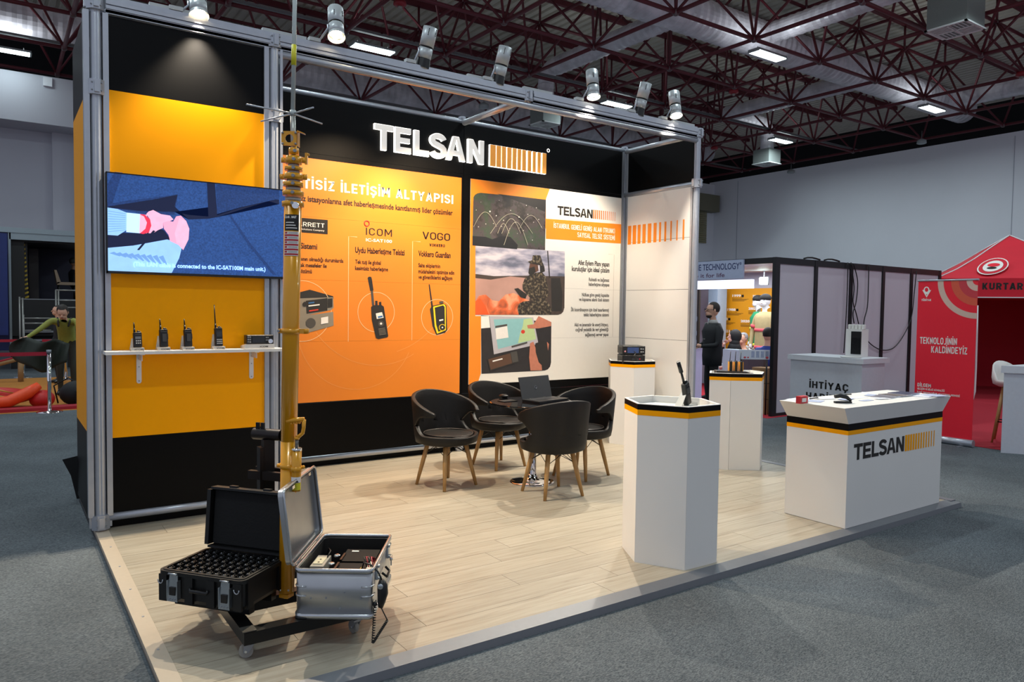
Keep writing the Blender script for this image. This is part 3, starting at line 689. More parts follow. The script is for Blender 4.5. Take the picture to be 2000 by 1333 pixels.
# ---------------------------------------------------------------- booth spots on the beam
M_spotbody = mat('spot_silver', 'b5babd', .4, .25)
labs = ['silver booth spot at far left, lit, over the black tower panel', 'silver booth spot glowing warm beside the mast', 'silver booth spot with black snout, third from left', 'silver booth spot with black snout left of the middle beam joint',
        'silver booth spot lit, just right of the middle beam joint', 'silver booth spot with black snout, second from right', 'silver booth spot lit, nearest the right end of the beam']
for i, (p, a, c, s, cone) in enumerate(SPOTS):
    t = thing('booth_spotlight', labs[i], 'spotlight', p, world=True, group='silver spotlights on the booth front beam')
    P, dv = Vector(p), (Vector(a)-Vector(p)).normalized()
    if i in (2, 3, 5):  dv = Vector((-.12, .25, -1)).normalized()
    bk = P-dv*.19
    MB().cyl(bk, P-dv*.03, .062, n=20).cyl(P-dv*.015, P+dv*.07, .060, n=20).build('lamp_body', M_spotbody, t)
    b = MB()
    for k in range(5):
        for e in (-1, 1): b.cyl(bk+dv*(.03+.012*k)+Vector((.035*e, -.055, .0)), bk+dv*(.035+.012*k)+Vector((.035*e, -.06, 0)), .004, n=4)
    b.cyl(P-dv*.03, P-dv*.015, .058, n=20); b.build('black_band', M_satin, t)
    if i in (2, 3, 5):
        MB().cyl(P+dv*.07, P+dv*.15, .057, .070, n=20, cap=False).build('snout', M_blackplastic, t)
    else:
        MB().cyl(P+dv*.07, P+dv*.10, .061, .068, n=20, cap=False).build('rim', M_spotbody, t)
    hot = mat('spot_led_warm', 'ffe6b8', .5, noise=0, emit=22) if i < 4 else mat('spot_led', 'fff3d8', .5, noise=0, emit=14)
    b = MB()
    u_ = dv.orthogonal().normalized(); w_ = dv.cross(u_)
    for k in range(5):
        o = (u_*math.cos(2*PI*k/5)+w_*math.sin(2*PI*k/5))*.031 if k < 5 else Vector()
        b.cyl(P+dv*.07+o, P+dv*.074+o, .021, n=10)
    b.build('led', hot, t)
    foot = Vector((P.x-.12, -.02, BH+.06))
    MB().tube([foot, P+Vector((-.066, 0, -.02)), P+Vector((-.066, 0, .01))], .008, 6).build('arm', M_alu, t)
    MB().box(foot+Vector((-.03, 0, .014)), (.09, .05, .028)).build('track_adapter', mat('adapter_white', 'b9bcbc', .5), t)
    MB().tube([bk, bk+Vector((.03, .01, .02)), P+Vector((.02, .03, .0)), foot+Vector((-.05, .02, .03))], .004, 5).build('cable', M_rubber, t)
for x, tl_ in ((.5, 'white track segment on the beam near the tower left end'), (1.28, 'white track segment on the beam beside the antenna'), (3.1, 'white track segment between the two middle snouted spots'), (3.72, 'white track segment just right of the middle beam joint'), (4.9, 'white track segment left of the second last spot'), (5.75, 'white track segment at the right end of the beam')):
    tag(MB().bx(x-.17, x+.17, -.02, .015, BH+.057, BH+.085).build('power_track', mat('adapter_white', 'b9bcbc', .5)), tl_, 'track', group='white track segments on the booth beam')

# ---------------------------------------------------------------- header sign: raised white letters and bars
sign = thing('illuminated_wall_sign', 'raised white TELSAN letters with amber bars on the black header', 'sign', (2.4, YB, 3.3), world=True)
YS = YB
ZB, ZT = PY(749, 292.6, YS).z, PY(749, 245, YS).z
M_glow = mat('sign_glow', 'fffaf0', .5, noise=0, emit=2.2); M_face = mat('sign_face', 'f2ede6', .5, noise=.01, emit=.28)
z2 = lambda a, b_: (600+a/2.854, b_/2.854)
spans = [('T', 375, 485), ('E', 489, 584), ('L', 597, 684), ('S', 684, 782), ('A', 778, 886), ('N', 898, 990)]
hgt = (PY(*z2(430, 697), YS).z-PY(*z2(430, 835), YS).z)
for ch, a, c in spans:
    xa = PY(*z2(a, 800), YS-.04).x; xb = PY(*z2(c, 850), YS-.04).x; zb = PY(*z2(430, 835), YS-.04).z
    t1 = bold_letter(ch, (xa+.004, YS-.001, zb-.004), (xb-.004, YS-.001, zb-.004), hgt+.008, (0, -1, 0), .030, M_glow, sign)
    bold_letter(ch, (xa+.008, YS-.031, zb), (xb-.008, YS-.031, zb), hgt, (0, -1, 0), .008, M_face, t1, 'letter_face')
bx_ = [(1020, 1050), (1054, 1080), (1084, 1108), (1114, 1138), (1144, 1166), (1172, 1192), (1198, 1219), (1229, 1248), (1257, 1274), (1284, 1301), (1311, 1332)]
zb = PY(*z2(430, 835), YS-.04).z; 
ztb = PY(*z2(1035, 806), YS-.04).z; zbb = PY(*z2(1035, 928), YS-.04).z
for a, c in bx_:
    xa, xb = PY(*z2(a, 850), YS-.03).x, PY(*z2(c, 850), YS-.03).x; w = (xb-xa)
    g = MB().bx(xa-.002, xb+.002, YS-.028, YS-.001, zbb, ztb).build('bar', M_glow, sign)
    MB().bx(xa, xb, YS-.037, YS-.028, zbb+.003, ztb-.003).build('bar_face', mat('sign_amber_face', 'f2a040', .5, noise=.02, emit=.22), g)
q = PY(*z2(1343, 840), YS); b = MB()
b.tube([(q.x+.018*math.cos(2*PI*k/16), YS-.004, q.z+.018*math.sin(2*PI*k/16)) for k in range(16)], .003, 6, closed=True); b.build('registered_mark', M_glow, sign)
# ================================================================ ORANGE POSTER
NY = (0, -1, 0)
YF = YB-.006          # printed face
F = lambda u, v: PY(u, v, YF)
def txt(s, a, c, cap, m, parent, bold=.022, suffix=None, plane=F, nrm=NY, name='lettering'):
    A, B = plane(*a), plane(*c); z = (A.z+B.z)/2; A.z = B.z = z
    up = plane(a[0], a[1]-cap)
    return lettering(s, A+Vector(nrm)*.001, B+Vector(nrm)*.001, abs(up.z-plane(*a).z), nrm, m, parent, bold, suffix=suffix, name=name)
zl, zr = F(600, 310), F(899, 347)
PO0, PO1 = TW+.03, F(900, 500).x
pzt = (F(899, 347).z+F(600, 309).z)/2; pzb = F(899, 768.5).z
po = thing('wall_poster', 'orange printed wall poster with radios behind the mast', 'poster', (2.4, YF, pzb), world=True)
zs = [pzb, 1.235, 1.83, 2.43, pzt]
for a, c in zip(zs, zs[1:]): MB().bx(PO0, PO1, YF, YB, a+.0012, c).build('poster_panel', M_poster_orange, po)
caps('KESİNTİSİZ İLETİŞİM ALTYAPISI', (592, 366), (885, 400.5), 19.5, M_inkw, po, .18, F, suffix='TİSİZ İLETİŞİM ALTYAPISI')
txt('Deniz istasyonlarına afet haberleşmesinde kanıtlanmış lider çözümler', (601, 392.5), (884, 422), 11.5, M_ink, po, .026, suffix='istasyonlarına afet haberleşmesinde kanıtlanmış lider çözümler')
g = [F(560, 422), F(640, 430), F(640, 458), F(560, 452)]
MB().bx(F(560, 440).x, F(640, 440).x, YF-.0012, YF, F(640, 458).z, F(640, 430).z).build('logo_plate', M_ink, po)
FP = lambda u, v: PY(u, v, YF-.0012)
caps('BARRETT', (572, 440.5), (633.5, 445.5), 8.5, M_inkw, po, .13, FP); txt('A Motorola Solutions Company', (558, 447), (633.5, 452.2), 3.6, M_inkw, po, 0, plane=FP)
txt('HF Telsiz Sistemi', (587, 485), (619.5, 488), 11.5, M_ink, po, .026, suffix='Sistemi')
txt('Altyapısının olmadığı durumlarda', (580.6, 509.5), (670.6, 513), 8, M_ink, po, .022, suffix='pısının olmadığı durumlarda')
txt('uzak mesafeler ile', (583, 521), (638, 523.6), 8, M_ink, po, .022, suffix='zak mesafeler ile')
txt('iletişim çözümü', (584, 532.5), (609, 535), 8, M_ink, po, .022, suffix='çözümü')
caps('ICOM', (714.5, 458.8), (765.5, 463), 14, M_ink, po, .12, F, gap=.2); txt('IC-SAT100', (714.5, 471.3), (765.5, 475), 6, M_inkw, po, .02)
q = F(716.3, 436.8); MB().tube([(q.x+.026*math.cos(2*PI*k/24), YF-.002, q.z+.026*math.sin(2*PI*k/24)) for k in range(24)], .0045, 6, closed=True).build('printed_ring', M_red, po)
txt('Uydu Haberleşme Telsizi', (693.6, 494), (790, 498.5), 11.5, M_ink, po, .026)
txt('Tek tuş ile global', (693.6, 515), (743.8, 517.5), 8, M_ink, po, .022); txt('kesintisiz haberleşme', (693.6, 527.4), (757.8, 530.3), 8, M_ink, po, .022)
caps('VOGO', (825, 467.5), (879, 470.5), 14.5, M_ink, po, .13, F, gap=.1); caps('VOKKERO', (838.7, 481.5), (868.7, 483), 5.5, M_ink, po, .2, F)
txt('Vokkero Guardian', (817, 501), (880, 504), 11.5, M_ink, po, .026)
txt('Saha ekiplerinin', (817, 522.3), (859.8, 523.6), 8, M_ink, po, .022); txt('müdahalesini optimize edin', (817, 534), (887, 536.5), 8, M_ink, po, .022)
txt('ve güvenliklerini sağlayın', (817, 545), (883.5, 547.3), 8, M_ink, po, .022)
def line2(pts, w=.004, m=M_inkw, close=False, pl=F, nrm=NY):
    P = [pl(*p) for p in pts]; b = MB().use(m)
    return [(m, [(a[0], 0, 0) for a in P])]
def flat_stroke(pts3, w, m, parent, name='printed_line', off=.0015, nrm=NY):
    """thin printed line through 3-D points lying in an x or y plane"""
    ax = 0 if abs(nrm[1]) > .5 else 1
    p2 = [(p[ax], p[2]) for p in pts3]; o = pts3[0]; out = stroke(p2, w); b = MB().use(m); n = len(p2)
    L = out[:n]; R_ = out[n:][::-1]
    mk = lambda q: (q[0], o[1]+nrm[1]*off, q[1]) if ax == 0 else (o[0]+nrm[0]*off, q[0], q[1])
    b.add([mk(q) for q in L]+[mk(q) for q in R_], [(i, i+1, n+i+1, n+i) for i in range(n-1)], False)
    return b.build(name, m, parent)
M_faint = mat('faint_print', 'f0a45a', .5, noise=.02)
for q in ([(697.4, 463.3), (679.3, 462), (680, 667.6)], [(821, 472.5), (803.7, 471.3), (804.2, 665)]):
    P = [F(*p) for p in q]; P[1].x = P[2].x; P[0].z = P[1].z; flat_stroke(P, .005, mat('pale_line', 'f7cf9c', .5), po)
def ring3(c, r, w, m, parent, a0=0, a1=360, n=48, off=.0015):
    flat_stroke([(c.x+r*math.cos(math.radians(a0+(a1-a0)*k/n)), c.y, c.z+r*math.sin(math.radians(a0+(a1-a0)*k/n))) for k in range(n+1)], w, m, parent, 'printed_arc', off)
M_arc = mat('pale_line', 'f7cf9c', .5)
for (u, v, r) in ((590, 608, .29), (735, 610, .2), (854, 620, .19)): ring3(F(u, v), r, .005, M_arc, po)
for (u, v, r, a0, a1) in ((740, 560, .80, 215, 300), (700, 640, .62, 190, 335), (735, 520, .9, 285, 325)): ring3(F(u, v), r, .004, M_faint, po, a0, a1, off=.0012)
zz = lambda a, b_: F(550+a/3.9216, 380+b_/3.9216)
pl = lambda pts: [zz(*p) for p in pts]
G1, G2, G3 = mat('print_grey', '8b8375', .5), mat('print_dark', '2a2826', .5), mat('print_mid', '4d4a46', .5)
PYl, PWh, PBl = mat('print_yellow', 'ffd21a', .5), mat('print_white', 'ece9e4', .5), mat('print_blue', '3a6ea8', .5)
polys([(G2, pl([(60, 770), (215, 730), (395, 780), (398, 800), (165, 820), (60, 800)])), (G1, pl([(60, 800), (395, 788), (398, 868), (380, 885), (160, 935), (60, 945)])),
       (G2, pl([(185, 815), (350, 795), (350, 890), (190, 915)])), (G1, pl([(60, 945), (395, 900), (398, 1005), (185, 1065), (60, 1060)])),
       (PBl, pl([(205, 828), (250, 822), (250, 832), (205, 838)])), (mat('print_red', 'd23b28', .5), pl([(210, 888), (280, 878), (280, 888), (210, 898)])), (PWh, pl([(205, 850), (290, 840), (290, 850), (205, 860)])),
       (G2, pl([(352, 800), (388, 796), (388, 862), (352, 868)])), (G3, pl(arc(222, 985, 38, 0, 360, 20))), (PWh, pl([(300, 945), (355, 935), (355, 985), (300, 995)])), (G2, pl(arc(178, 840, 18, 0, 360, 14)))],
      NY).build('printed_base_station', None, po)
polys([(G2, pl([(658, 640), (668, 630), (686, 632), (692, 650), (704, 735), (690, 742), (678, 740)])), (G3, pl([(682, 740), (700, 738), (710, 850), (692, 852)])), (G2, pl([(716, 815), (734, 815), (736, 860), (716, 860)])), (G2, pl([(745, 825), (762, 822), (765, 860), (747, 862)])),
       (G2, pl([(685, 862), (700, 850), (765, 848), (782, 860), (816, 1085), (810, 1094), (740, 1108), (722, 1100), (690, 960)])), (PWh, pl([(720, 912), (768, 902), (780, 945), (728, 955)])), (PBl, pl([(735, 935), (770, 928), (773, 940), (738, 948)])),
       (G3, pl(arc(760, 990, 22, 0, 360, 16))), (PWh, pl(arc(760, 990, 9, 0, 360, 10)))]+[(G1, pl([(740+k*1.5, 1030+k*11), (790+k*2, 1022+k*11), (790+k*2, 1026+k*11), (740+k*1.5, 1034+k*11)])) for k in range(5)],
      NY).build('printed_handset', None, po)
polys([(G2, pl([(1126, 690), (1134, 688), (1160, 860), (1146, 862)])), (G2, pl([(1135, 880), (1150, 855), (1240, 835), (1262, 850), (1268, 1040), (1250, 1062), (1185, 1078), (1155, 1010)])), (PYl, pl([(1160, 860), (1242, 840), (1256, 856), (1258, 1040), (1190, 1068), (1172, 1010)])),
       (G2, pl([(1172, 868), (1236, 850), (1248, 862), (1250, 1030), (1200, 1054), (1184, 1000)])), (PYl, pl(arc(1230, 1020, 26, 0, 360, 16))), (G2, pl(arc(1230, 1020, 22, 0, 360, 16))), (PWh, pl(arc(1230, 1020, 6, 0, 360, 8))), (PWh, pl([(1205, 960), (1236, 955), (1237, 965), (1207, 972)])), (G3, pl(arc(1222, 826, 18, 0, 360, 12, ry=8)))],
      NY).build('printed_pager', None, po)

# ================================================================ WHITE POSTER
pw0, pw1 = F(917.7, 500).x, BW-.082
pwt = (F(918, 351).z+F(1217, 386).z)/2; pwb = F(918, 752).z
pw = thing('wall_poster', 'white printed wall poster with three photographs beside the orange one', 'poster', (4.8, YF, pwb), world=True)
zs = [pwb, 1.235, 1.83, 2.43, pwt]
for a, c in zip(zs, zs[1:]): MB().bx(pw0, pw1, YF, YB, a+.0012, c).build('poster_panel', M_posterwhite, pw)
def zw(a, b_): return F(900+a/3.1, 350+b_/3.1)
pl = lambda pts: [zw(*p) for p in pts]
def fx(p, x=None, z=None):
    p = p.copy()
    if x is not None: p.x = x
    if z is not None: p.z = z
    return p
polys([(M_orangeflat, [fx(zw(55, 10), pw0+.001, pwt-.001), fx(zw(538, 62), z=pwt-.001), zw(515, 122), zw(515, 300), zw(88, 300), zw(88, 830), zw(122, 830), zw(122, 1175), zw(105, 1228), fx(zw(55, 1240), pw0+.001, pwb+.001)]),
       (M_orangeflat, [zw(515, 240), fx(zw(980, 275), pw1-.001), fx(zw(980, 392), pw1-.001), zw(515, 362)])], NY).build('printed_field', None, pw)
# map photograph
def _mapfn(nt, b):
    tc = N(nt, 'ShaderNodeTexCoord'); n = N(nt, 'ShaderNodeTexNoise', Scale=3.5, Detail=8.0, Roughness=.65); nt.links.new(tc.outputs['Object'], n.inputs['Vector'])
    r = ramp(nt, [(.40, '232428'), (.46, '35302f'), (.5, '4a4146'), (.6, '3a4a3a'), (.75, '5a5458')], n.outputs['Fac']); nt.links.new(r.outputs[0], b.inputs['Base Color']); b.inputs['Roughness'].default_value = .5
M_map = node_mat('print_map', _mapfn)
dots = [(176, 196, 6), (352, 230, 6), (214, 222, 4), (258, 250, 4), (405, 214, 3), (440, 262, 3), (378, 312, 3), (245, 287, 3), (150, 272, 3), (295, 300, 3), (432, 370, 3), (92, 188, 3), (300, 190, 3), (470, 245, 3), (195, 270, 3), (330, 265, 3), (120, 140, 2), (230, 130, 2), (395, 160, 3), (455, 175, 3), (105, 290, 3), (340, 330, 2), (485, 290, 3)]
lay = [(M_map, pl([(75, 140)]+[(110-35*math.cos(t), 120-35*math.sin(t)) for t in (.3, .8, 1.3)]+[(120, 83), (515, 125), (510, 430), (70, 402)]))]
lay += [(mat('print_night', '1b1c20', .5), pl([(220, 90), (515, 125), (513, 200), (440, 170), (330, 130)])), (mat('print_night', '1b1c20', .5), pl([(70, 345), (150, 350), (190, 365), (245, 345), (300, 350), (345, 400), (340, 425), (70, 402)]))]
for x, y, r in dots: lay.append((PWh, pl(arc(x, y, r*.8, 0, 360, 8))))
mp_ = polys(lay, NY, eps=.0003, base=.0012).build('printed_map', None, pw)
for cx, x0, x1, ht, yb in ((135, 75, 214, 90, 290), (265, 176, 432, 120, 330), (320, 258, 403, 140, 400), (255, 220, 290, 60, 330), (280, 245, 360, 90, 330), (420, 352, 490, 80, 300)):
    P = [zw(x0+(x1-x0)*k/16, yb-(yb-215)*0 - ht*math.sin(PI*k/16)) for k in range(17)]
    flat_stroke(P, .004, mat('arc_line', 'b9b6a4', .5), pw, 'printed_arc', .0105)
# soldier photograph
def _skyfn(nt, b):
    tc = N(nt, 'ShaderNodeTexCoord'); mp = N(nt, 'ShaderNodeMapping'); mp.inputs['Scale'].default_value = (1, 1, 3)
    n = N(nt, 'ShaderNodeTexNoise', Scale=3.0, Detail=7.0); nt.links.new(tc.outputs['Object'], mp.inputs[0]); nt.links.new(mp.outputs[0], n.inputs['Vector'])
    r = ramp(nt, [(.35, '5f6479'), (.5, '9d9cb0'), (.62, 'c9c3cd')], n.outputs['Fac']); nt.links.new(r.outputs[0], b.inputs['Base Color']); b.inputs['Roughness'].default_value = .5
def _smokefn(nt, b):
    tc = N(nt, 'ShaderNodeTexCoord'); n = N(nt, 'ShaderNodeTexNoise', Scale=5.0, Detail=8.0, Distortion=1.0); nt.links.new(tc.outputs['Object'], n.inputs['Vector'])
    r = ramp(nt, [(.35, '9e5236'), (.5, 'dd6a3c'), (.65, 'f2a17c')], n.outputs['Fac']); nt.links.new(r.outputs[0], b.inputs['Base Color']); b.inputs['Roughness'].default_value = .5
def _camofn(nt, b):
    tc = N(nt, 'ShaderNodeTexCoord'); n = N(nt, 'ShaderNodeTexNoise', Scale=34.0, Detail=4.0); nt.links.new(tc.outputs['Object'], n.inputs['Vector'])
    r = ramp(nt, [(.44, '2d2823'), (.52, '5a5041'), (.6, '7f745f')], n.outputs['Fac']); r.color_ramp.interpolation = 'CONSTANT'; nt.links.new(r.outputs[0], b.inputs['Base Color']); b.inputs['Roughness'].default_value = .5
M_psky, M_psmoke, M_pcamo = node_mat('print_sky', _skyfn), node_mat('print_smoke', _smokefn), node_mat('print_camouflage', _camofn)
M_phaze = mat('print_haze', 'b08a80', .5, noise=.25, nscale=4); M_ptree = mat('print_treeline', '463b36', .5, noise=.3, nscale=25)
polys([(M_psky, pl([(88, 405), (630, 438), (628, 640), (88, 640)])), (M_ptree, pl([(88, 575), (200, 588), (400, 585), (629, 590), (627, 780)]+[(585+40*math.cos(t), 785+38*math.sin(t)) for t in (0, .5, 1, 1.5)]+[(88, 822)])),
       (M_phaze, pl([(88, 600), (180, 610), (300, 590), (400, 600), (420, 700), (400, 820), (88, 822)])),
       (M_psmoke, pl([(88, 740), (110, 705), (150, 700), (190, 735), (230, 740), (270, 700), (320, 690), (370, 715), (420, 740), (470, 822), (88, 822)])),
       (mat('print_smoke_bright', 'ef5a24', .5, noise=.15, nscale=20), pl([(88, 740), (115, 720), (150, 770), (170, 822), (88, 822)])),
       (G2, pl([(545, 600), (600, 600), (615, 700), (610, 800), (550, 800)])),
       (M_pcamo, pl([(452, 568), (490, 562), (512, 590), (524, 640), (530, 700), (515, 735), (535, 760), (552, 790), (545, 822), (350, 822), (341, 785), (350, 757), (375, 742), (410, 738), (440, 742), (400, 700), (374, 672), (372, 640), (385, 605), (415, 580)])),
       (M_pcamo, pl([(405, 500), (430, 492), (435, 462), (480, 462), (492, 500), (505, 530), (470, 520), (420, 512)])),
       (mat('print_skin_dark', '5c4034', .5), pl([(418, 512), (465, 520), (470, 555), (440, 572), (418, 560), (413, 535)])), (G2, pl([(412, 540), (445, 530), (452, 560), (425, 590), (408, 570)])), (G2, pl([(478, 520), (505, 530), (508, 560), (480, 570)])),
       (G2, pl([(322, 665), (345, 660), (400, 700), (390, 725), (360, 715)])), (G2, pl([(522, 435), (527, 435), (540, 600), (534, 600)]))], NY, eps=.0003, base=.0015).build('printed_soldier', None, pw)
# vehicle tablet photograph
polys([(mat('print_car', '2b2829', .5, noise=.3, nscale=12), pl([(122, 825), (548, 868), (546, 1110)]+[(505+40*math.cos(t), 1115+45*math.sin(t)) for t in (0, .5, 1, 1.5)]+[(125, 1180)])),
       (PWh, pl([(122, 830), (170, 830), (178, 900), (122, 905)])), (mat('print_silver', 'b9b6bd', .5), pl([(172, 830), (438, 838), (470, 1000), (200, 1062)])),
       (mat('print_sea', '8cc0c4', .5), pl([(198, 850), (430, 842), (455, 970), (225, 1030)])), (mat('print_land', 'b7cf97', .5), pl([(380, 850), (430, 842), (455, 970), (345, 995), (360, 930), (375, 890)])),
       (mat('print_red', 'd23b28', .5), pl(arc(376, 925, 12, 0, 360, 12))), (PWh, pl([(208, 905), (280, 890), (288, 960), (214, 972)])), (G3, pl([(208, 890), (280, 878), (280, 890), (208, 902)])), (G3, pl([(305, 1012), (400, 985), (402, 995), (308, 1022)])),
       (mat('print_skin', 'c07a62', .5, noise=.15, nscale=30), pl([(400, 885), (440, 880), (470, 830), (546, 866), (546, 890), (470, 905), (405, 905)])),
       (G2, pl([(158, 1090), (340, 1040), (352, 1110), (175, 1165)])), (mat('print_brown_screen', '5a4030', .5), pl([(165, 1092), (298, 1055), (310, 1115), (180, 1155)])), (G3, pl([(300, 1050), (338, 1042), (348, 1105), (312, 1112)])),
       (PWh, pl([(190, 1100), (250, 1085), (252, 1092), (192, 1108)])),
       (mat('print_skin', 'c07a62', .5), pl([(418, 995), (438, 985), (450, 1020), (485, 1090), (490, 1158), (420, 1160), (412, 1080)])), (G2, pl([(450, 995), (500, 978), (530, 1000), (530, 1090), (500, 1140), (470, 1110), (452, 1050)])), (mat('print_skin', 'c07a62', .5), pl([(520, 985), (532, 1000), (526, 1040)]))],
      NY, eps=.0003, base=.0012).build('printed_tablet', None, pw)
qa, qb = F(1088.7, 420.3), F(1157.4, 426.8); qa.z = qb.z = (qa.z+qb.z)/2; bold_word('TELSAN', qa, qb, F(1088.7, 402.5).z-F(1088.7, 420.3).z, NY, .0016, M_ink, pw)
zt1, zb1 = zw(800, 185).z, zw(800, 240).z
lay = []
for k in range(12):
    x = 801+k*11.9; w = 8.5-k*.5; a, c = zw(x, 200).x, zw(x+w, 200).x
    lay.append((mat('brick_orange_ink', 'd9702a', .5), [(a, YF, zt1), (c, YF, zt1), (c, YF, zb1), (a, YF, zb1)]))
polys(lay, NY, eps=0).build('printed_bars', None, pw)
FO = lambda u, v: PY(u, v, YF-.0016)
caps('İSTANBUL GENELİ GENİŞ ALAN (TRUNK)', (1081.3, 445.8), (1200.6, 455.8), 9.6, M_inkw, pw, .15, FO); caps('SAYISAL TELSİZ SİSTEMİ', (1127.4, 464.5), (1200.6, 468.7), 9.6, M_inkw, pw, .15, FO)
for s, a, c, cap in (('Afet Eylem Planı yapan', (1129, 518.4), (1190, 520.3), 8.5), ('kuruluşlar için ideal çözüm', (1116.8, 529.7), (1190, 532.6), 8.5), ('Ruhsatlı ve bağımsız', (1150, 549.4), (1189.7, 550.6), 6), ('haberleşme altyapısı', (1149.5, 558.7), (1189.7, 559.7), 6),
                     ('Nüfusa göre geniş kapasite', (1136.5, 579), (1189.4, 580.3), 6), ('ve kapsama alanlı özel sistem', (1130.6, 588), (1189.4, 589.4), 6), ('İlk koordinasyon için özel tasarlanmış', (1115, 608), (1189, 609), 6), ('telsiz haberleşme sistemi', (1139.7, 618), (1189, 618.4), 6),
                     ('Akü ve jeneratör ile enerji ihtiyacı,', (1121.6, 637.7), (1188, 637.7), 6), ('coğrafi yedeklik ile veri güvenliği', (1123.9, 647.4), (1188, 647), 6), ('sağlanmış server yapısı', (1142.6, 657.4), (1188, 656.5), 6)):
    txt(s, a, c, cap*1.15, M_ink if cap > 7 else M_inkgrey, pw, .022)
P = [zw(893, 453), zw(928, 457), zw(928, 955)]; P[0].z = P[1].z; P[2].x = P[1].x; flat_stroke(P, .004, mat('pale_grey_line', 'b5aea4', .5), pw)

# ================================================================ TELEVISION
t = thing('television', 'flat television showing hands over blue car carpet on the tower wall', 'television', (.66, -.06, 1.78), world=True)
tx0, tx1, tz0, tz1 = .045, 1.27, 1.783, 2.468; YT = -.085
MB().bx(tx0, tx1, YT+.002, -.03, tz0, tz1).build('casing', M_blackplastic, t)
MB().bx(tx0, tx1, YT-.003, YT+.002, tz0, tz0+.016).bx(tx0, tx1, YT-.003, YT+.002, tz1-.008, tz1).bx(tx0, tx0+.007, YT-.003, YT+.002, tz0, tz1).bx(tx1-.007, tx1, YT-.003, YT+.002, tz0, tz1).build('bezel', M_screenblack, t)
MB().bx(.3, 1.0, -.03, -.012, 1.95, 2.3).build('wall_mount', M_satin, t)
def emi(name, c, s=1.0, n=.0, sc=30): return mat(name, c, .35, noise=n, nscale=sc, emit=s)
zt_ = lambda a, b_: PY(200+a/3.3325, 300+b_/3.3325, YT)
pl = lambda pts: [zt_(*p) for p in pts]
E1 = emi('screen_blue_carpet', '24457e', .62, .75, 90); E2 = emi('screen_dark_blue', '0e1838', .55); E3 = emi('screen_mid_blue', '1c3668', .6, .7, 90)
E4 = emi('screen_sleeve', '8db9e8', .75, .1, 20); E5 = emi('screen_skin', 'e3a9c4', .72, .12, 25); E6 = emi('screen_red', 'd8304a', .8); E7 = emi('screen_sleeve_stripe', '6a95cc', .7); E8 = emi('screen_pale', 'b9d7f2', .75); E9 = emi('screen_pink', 'ef9ab6', .75)
scr = [(E1, [(tx0+.007, YT, tz0+.016), (tx1-.007, YT, tz0+.016), (tx1-.007, YT, tz1-.008), (tx0+.007, YT, tz1-.008)]),
  (E3, pl([(34, 330), (140, 310), (490, 268), (480, 330), (470, 400), (300, 400), (34, 345)])), (E2, pl([(36, 345), (330, 300), (490, 268), (470, 345), (560, 430), (690, 425), (745, 415), (1080, 310), (1150, 330), (1150, 300), (1070, 298), (750, 400), (680, 410), (560, 400), (470, 380), (250, 375), (36, 352)])),
  (E2, pl([(680, 185), (732, 190), (748, 415), (690, 422)])), (E3, pl([(740, 200), (945, 215), (1150, 240), (1150, 295), (900, 350), (745, 395)])),
  (E2, pl([(34, 515), (250, 520), (340, 480), (400, 500), (445, 560), (240, 600), (34, 615)])), (E3, pl([(80, 120), (130, 125), (60, 340), (36, 345), (34, 200)])),
  (E4, pl([(32, 352), (100, 362), (158, 385), (155, 500), (100, 535), (32, 530)])), (E4, pl([(32, 615), (200, 600), (420, 560), (480, 575), (520, 600), (500, 680), (450, 780), (32, 775)])),
  (E8, pl([(158, 385), (250, 395), (245, 520), (155, 512)])), (E5, pl([(245, 395), (290, 400), (290, 520), (240, 520)])), (E6, pl([(240, 395), (275, 398), (310, 430), (318, 470), (300, 515), (265, 525), (245, 520), (280, 490), (290, 450), (270, 410)])),
  (E5, pl([(285, 395), (300, 378), (330, 368), (380, 395), (440, 405), (462, 430), (430, 445), (395, 450), (395, 485), (360, 500), (330, 520), (300, 520), (318, 470), (310, 430)])),
  (E9, pl([(395, 450), (430, 440), (460, 445), (480, 410), (510, 405), (545, 440), (565, 490), (560, 560), (525, 630), (505, 600), (440, 570), (430, 530), (400, 490)])), (E5, pl([(500, 420), (545, 440), (565, 490), (560, 560), (525, 628), (480, 580), (470, 520)])),
  (E2, pl([(330, 500), (345, 505), (240, 630), (225, 628)])), (E3, pl([(820, 400), (835, 400), (960, 580), (1130, 790), (1110, 790), (950, 600)]))]
for k in range(9): scr.append((E7, pl([(45+k*40, 650+k*3), (75+k*40, 640+k*3), (120+k*38, 665+k*8), (112+k*38, 670+k*8)])))
for k in range(9): scr.append((E7, pl([(36, 372+k*17), (150, 392+k*13), (150, 395+k*13), (36, 376+k*17)])))
polys(scr, NY, eps=.0002, base=.0).build('screen', None, t)
TVP = lambda u, v: PY(u, v, YT-.009)
txt('(This LAN cable is connected to the IC-SAT100M main unit.)', (260.5, 519.5), (518.5, 530), 8.5, emi('screen_text', '8fb8ff', 1.2), t, .03, plane=TVP, name='subtitle')

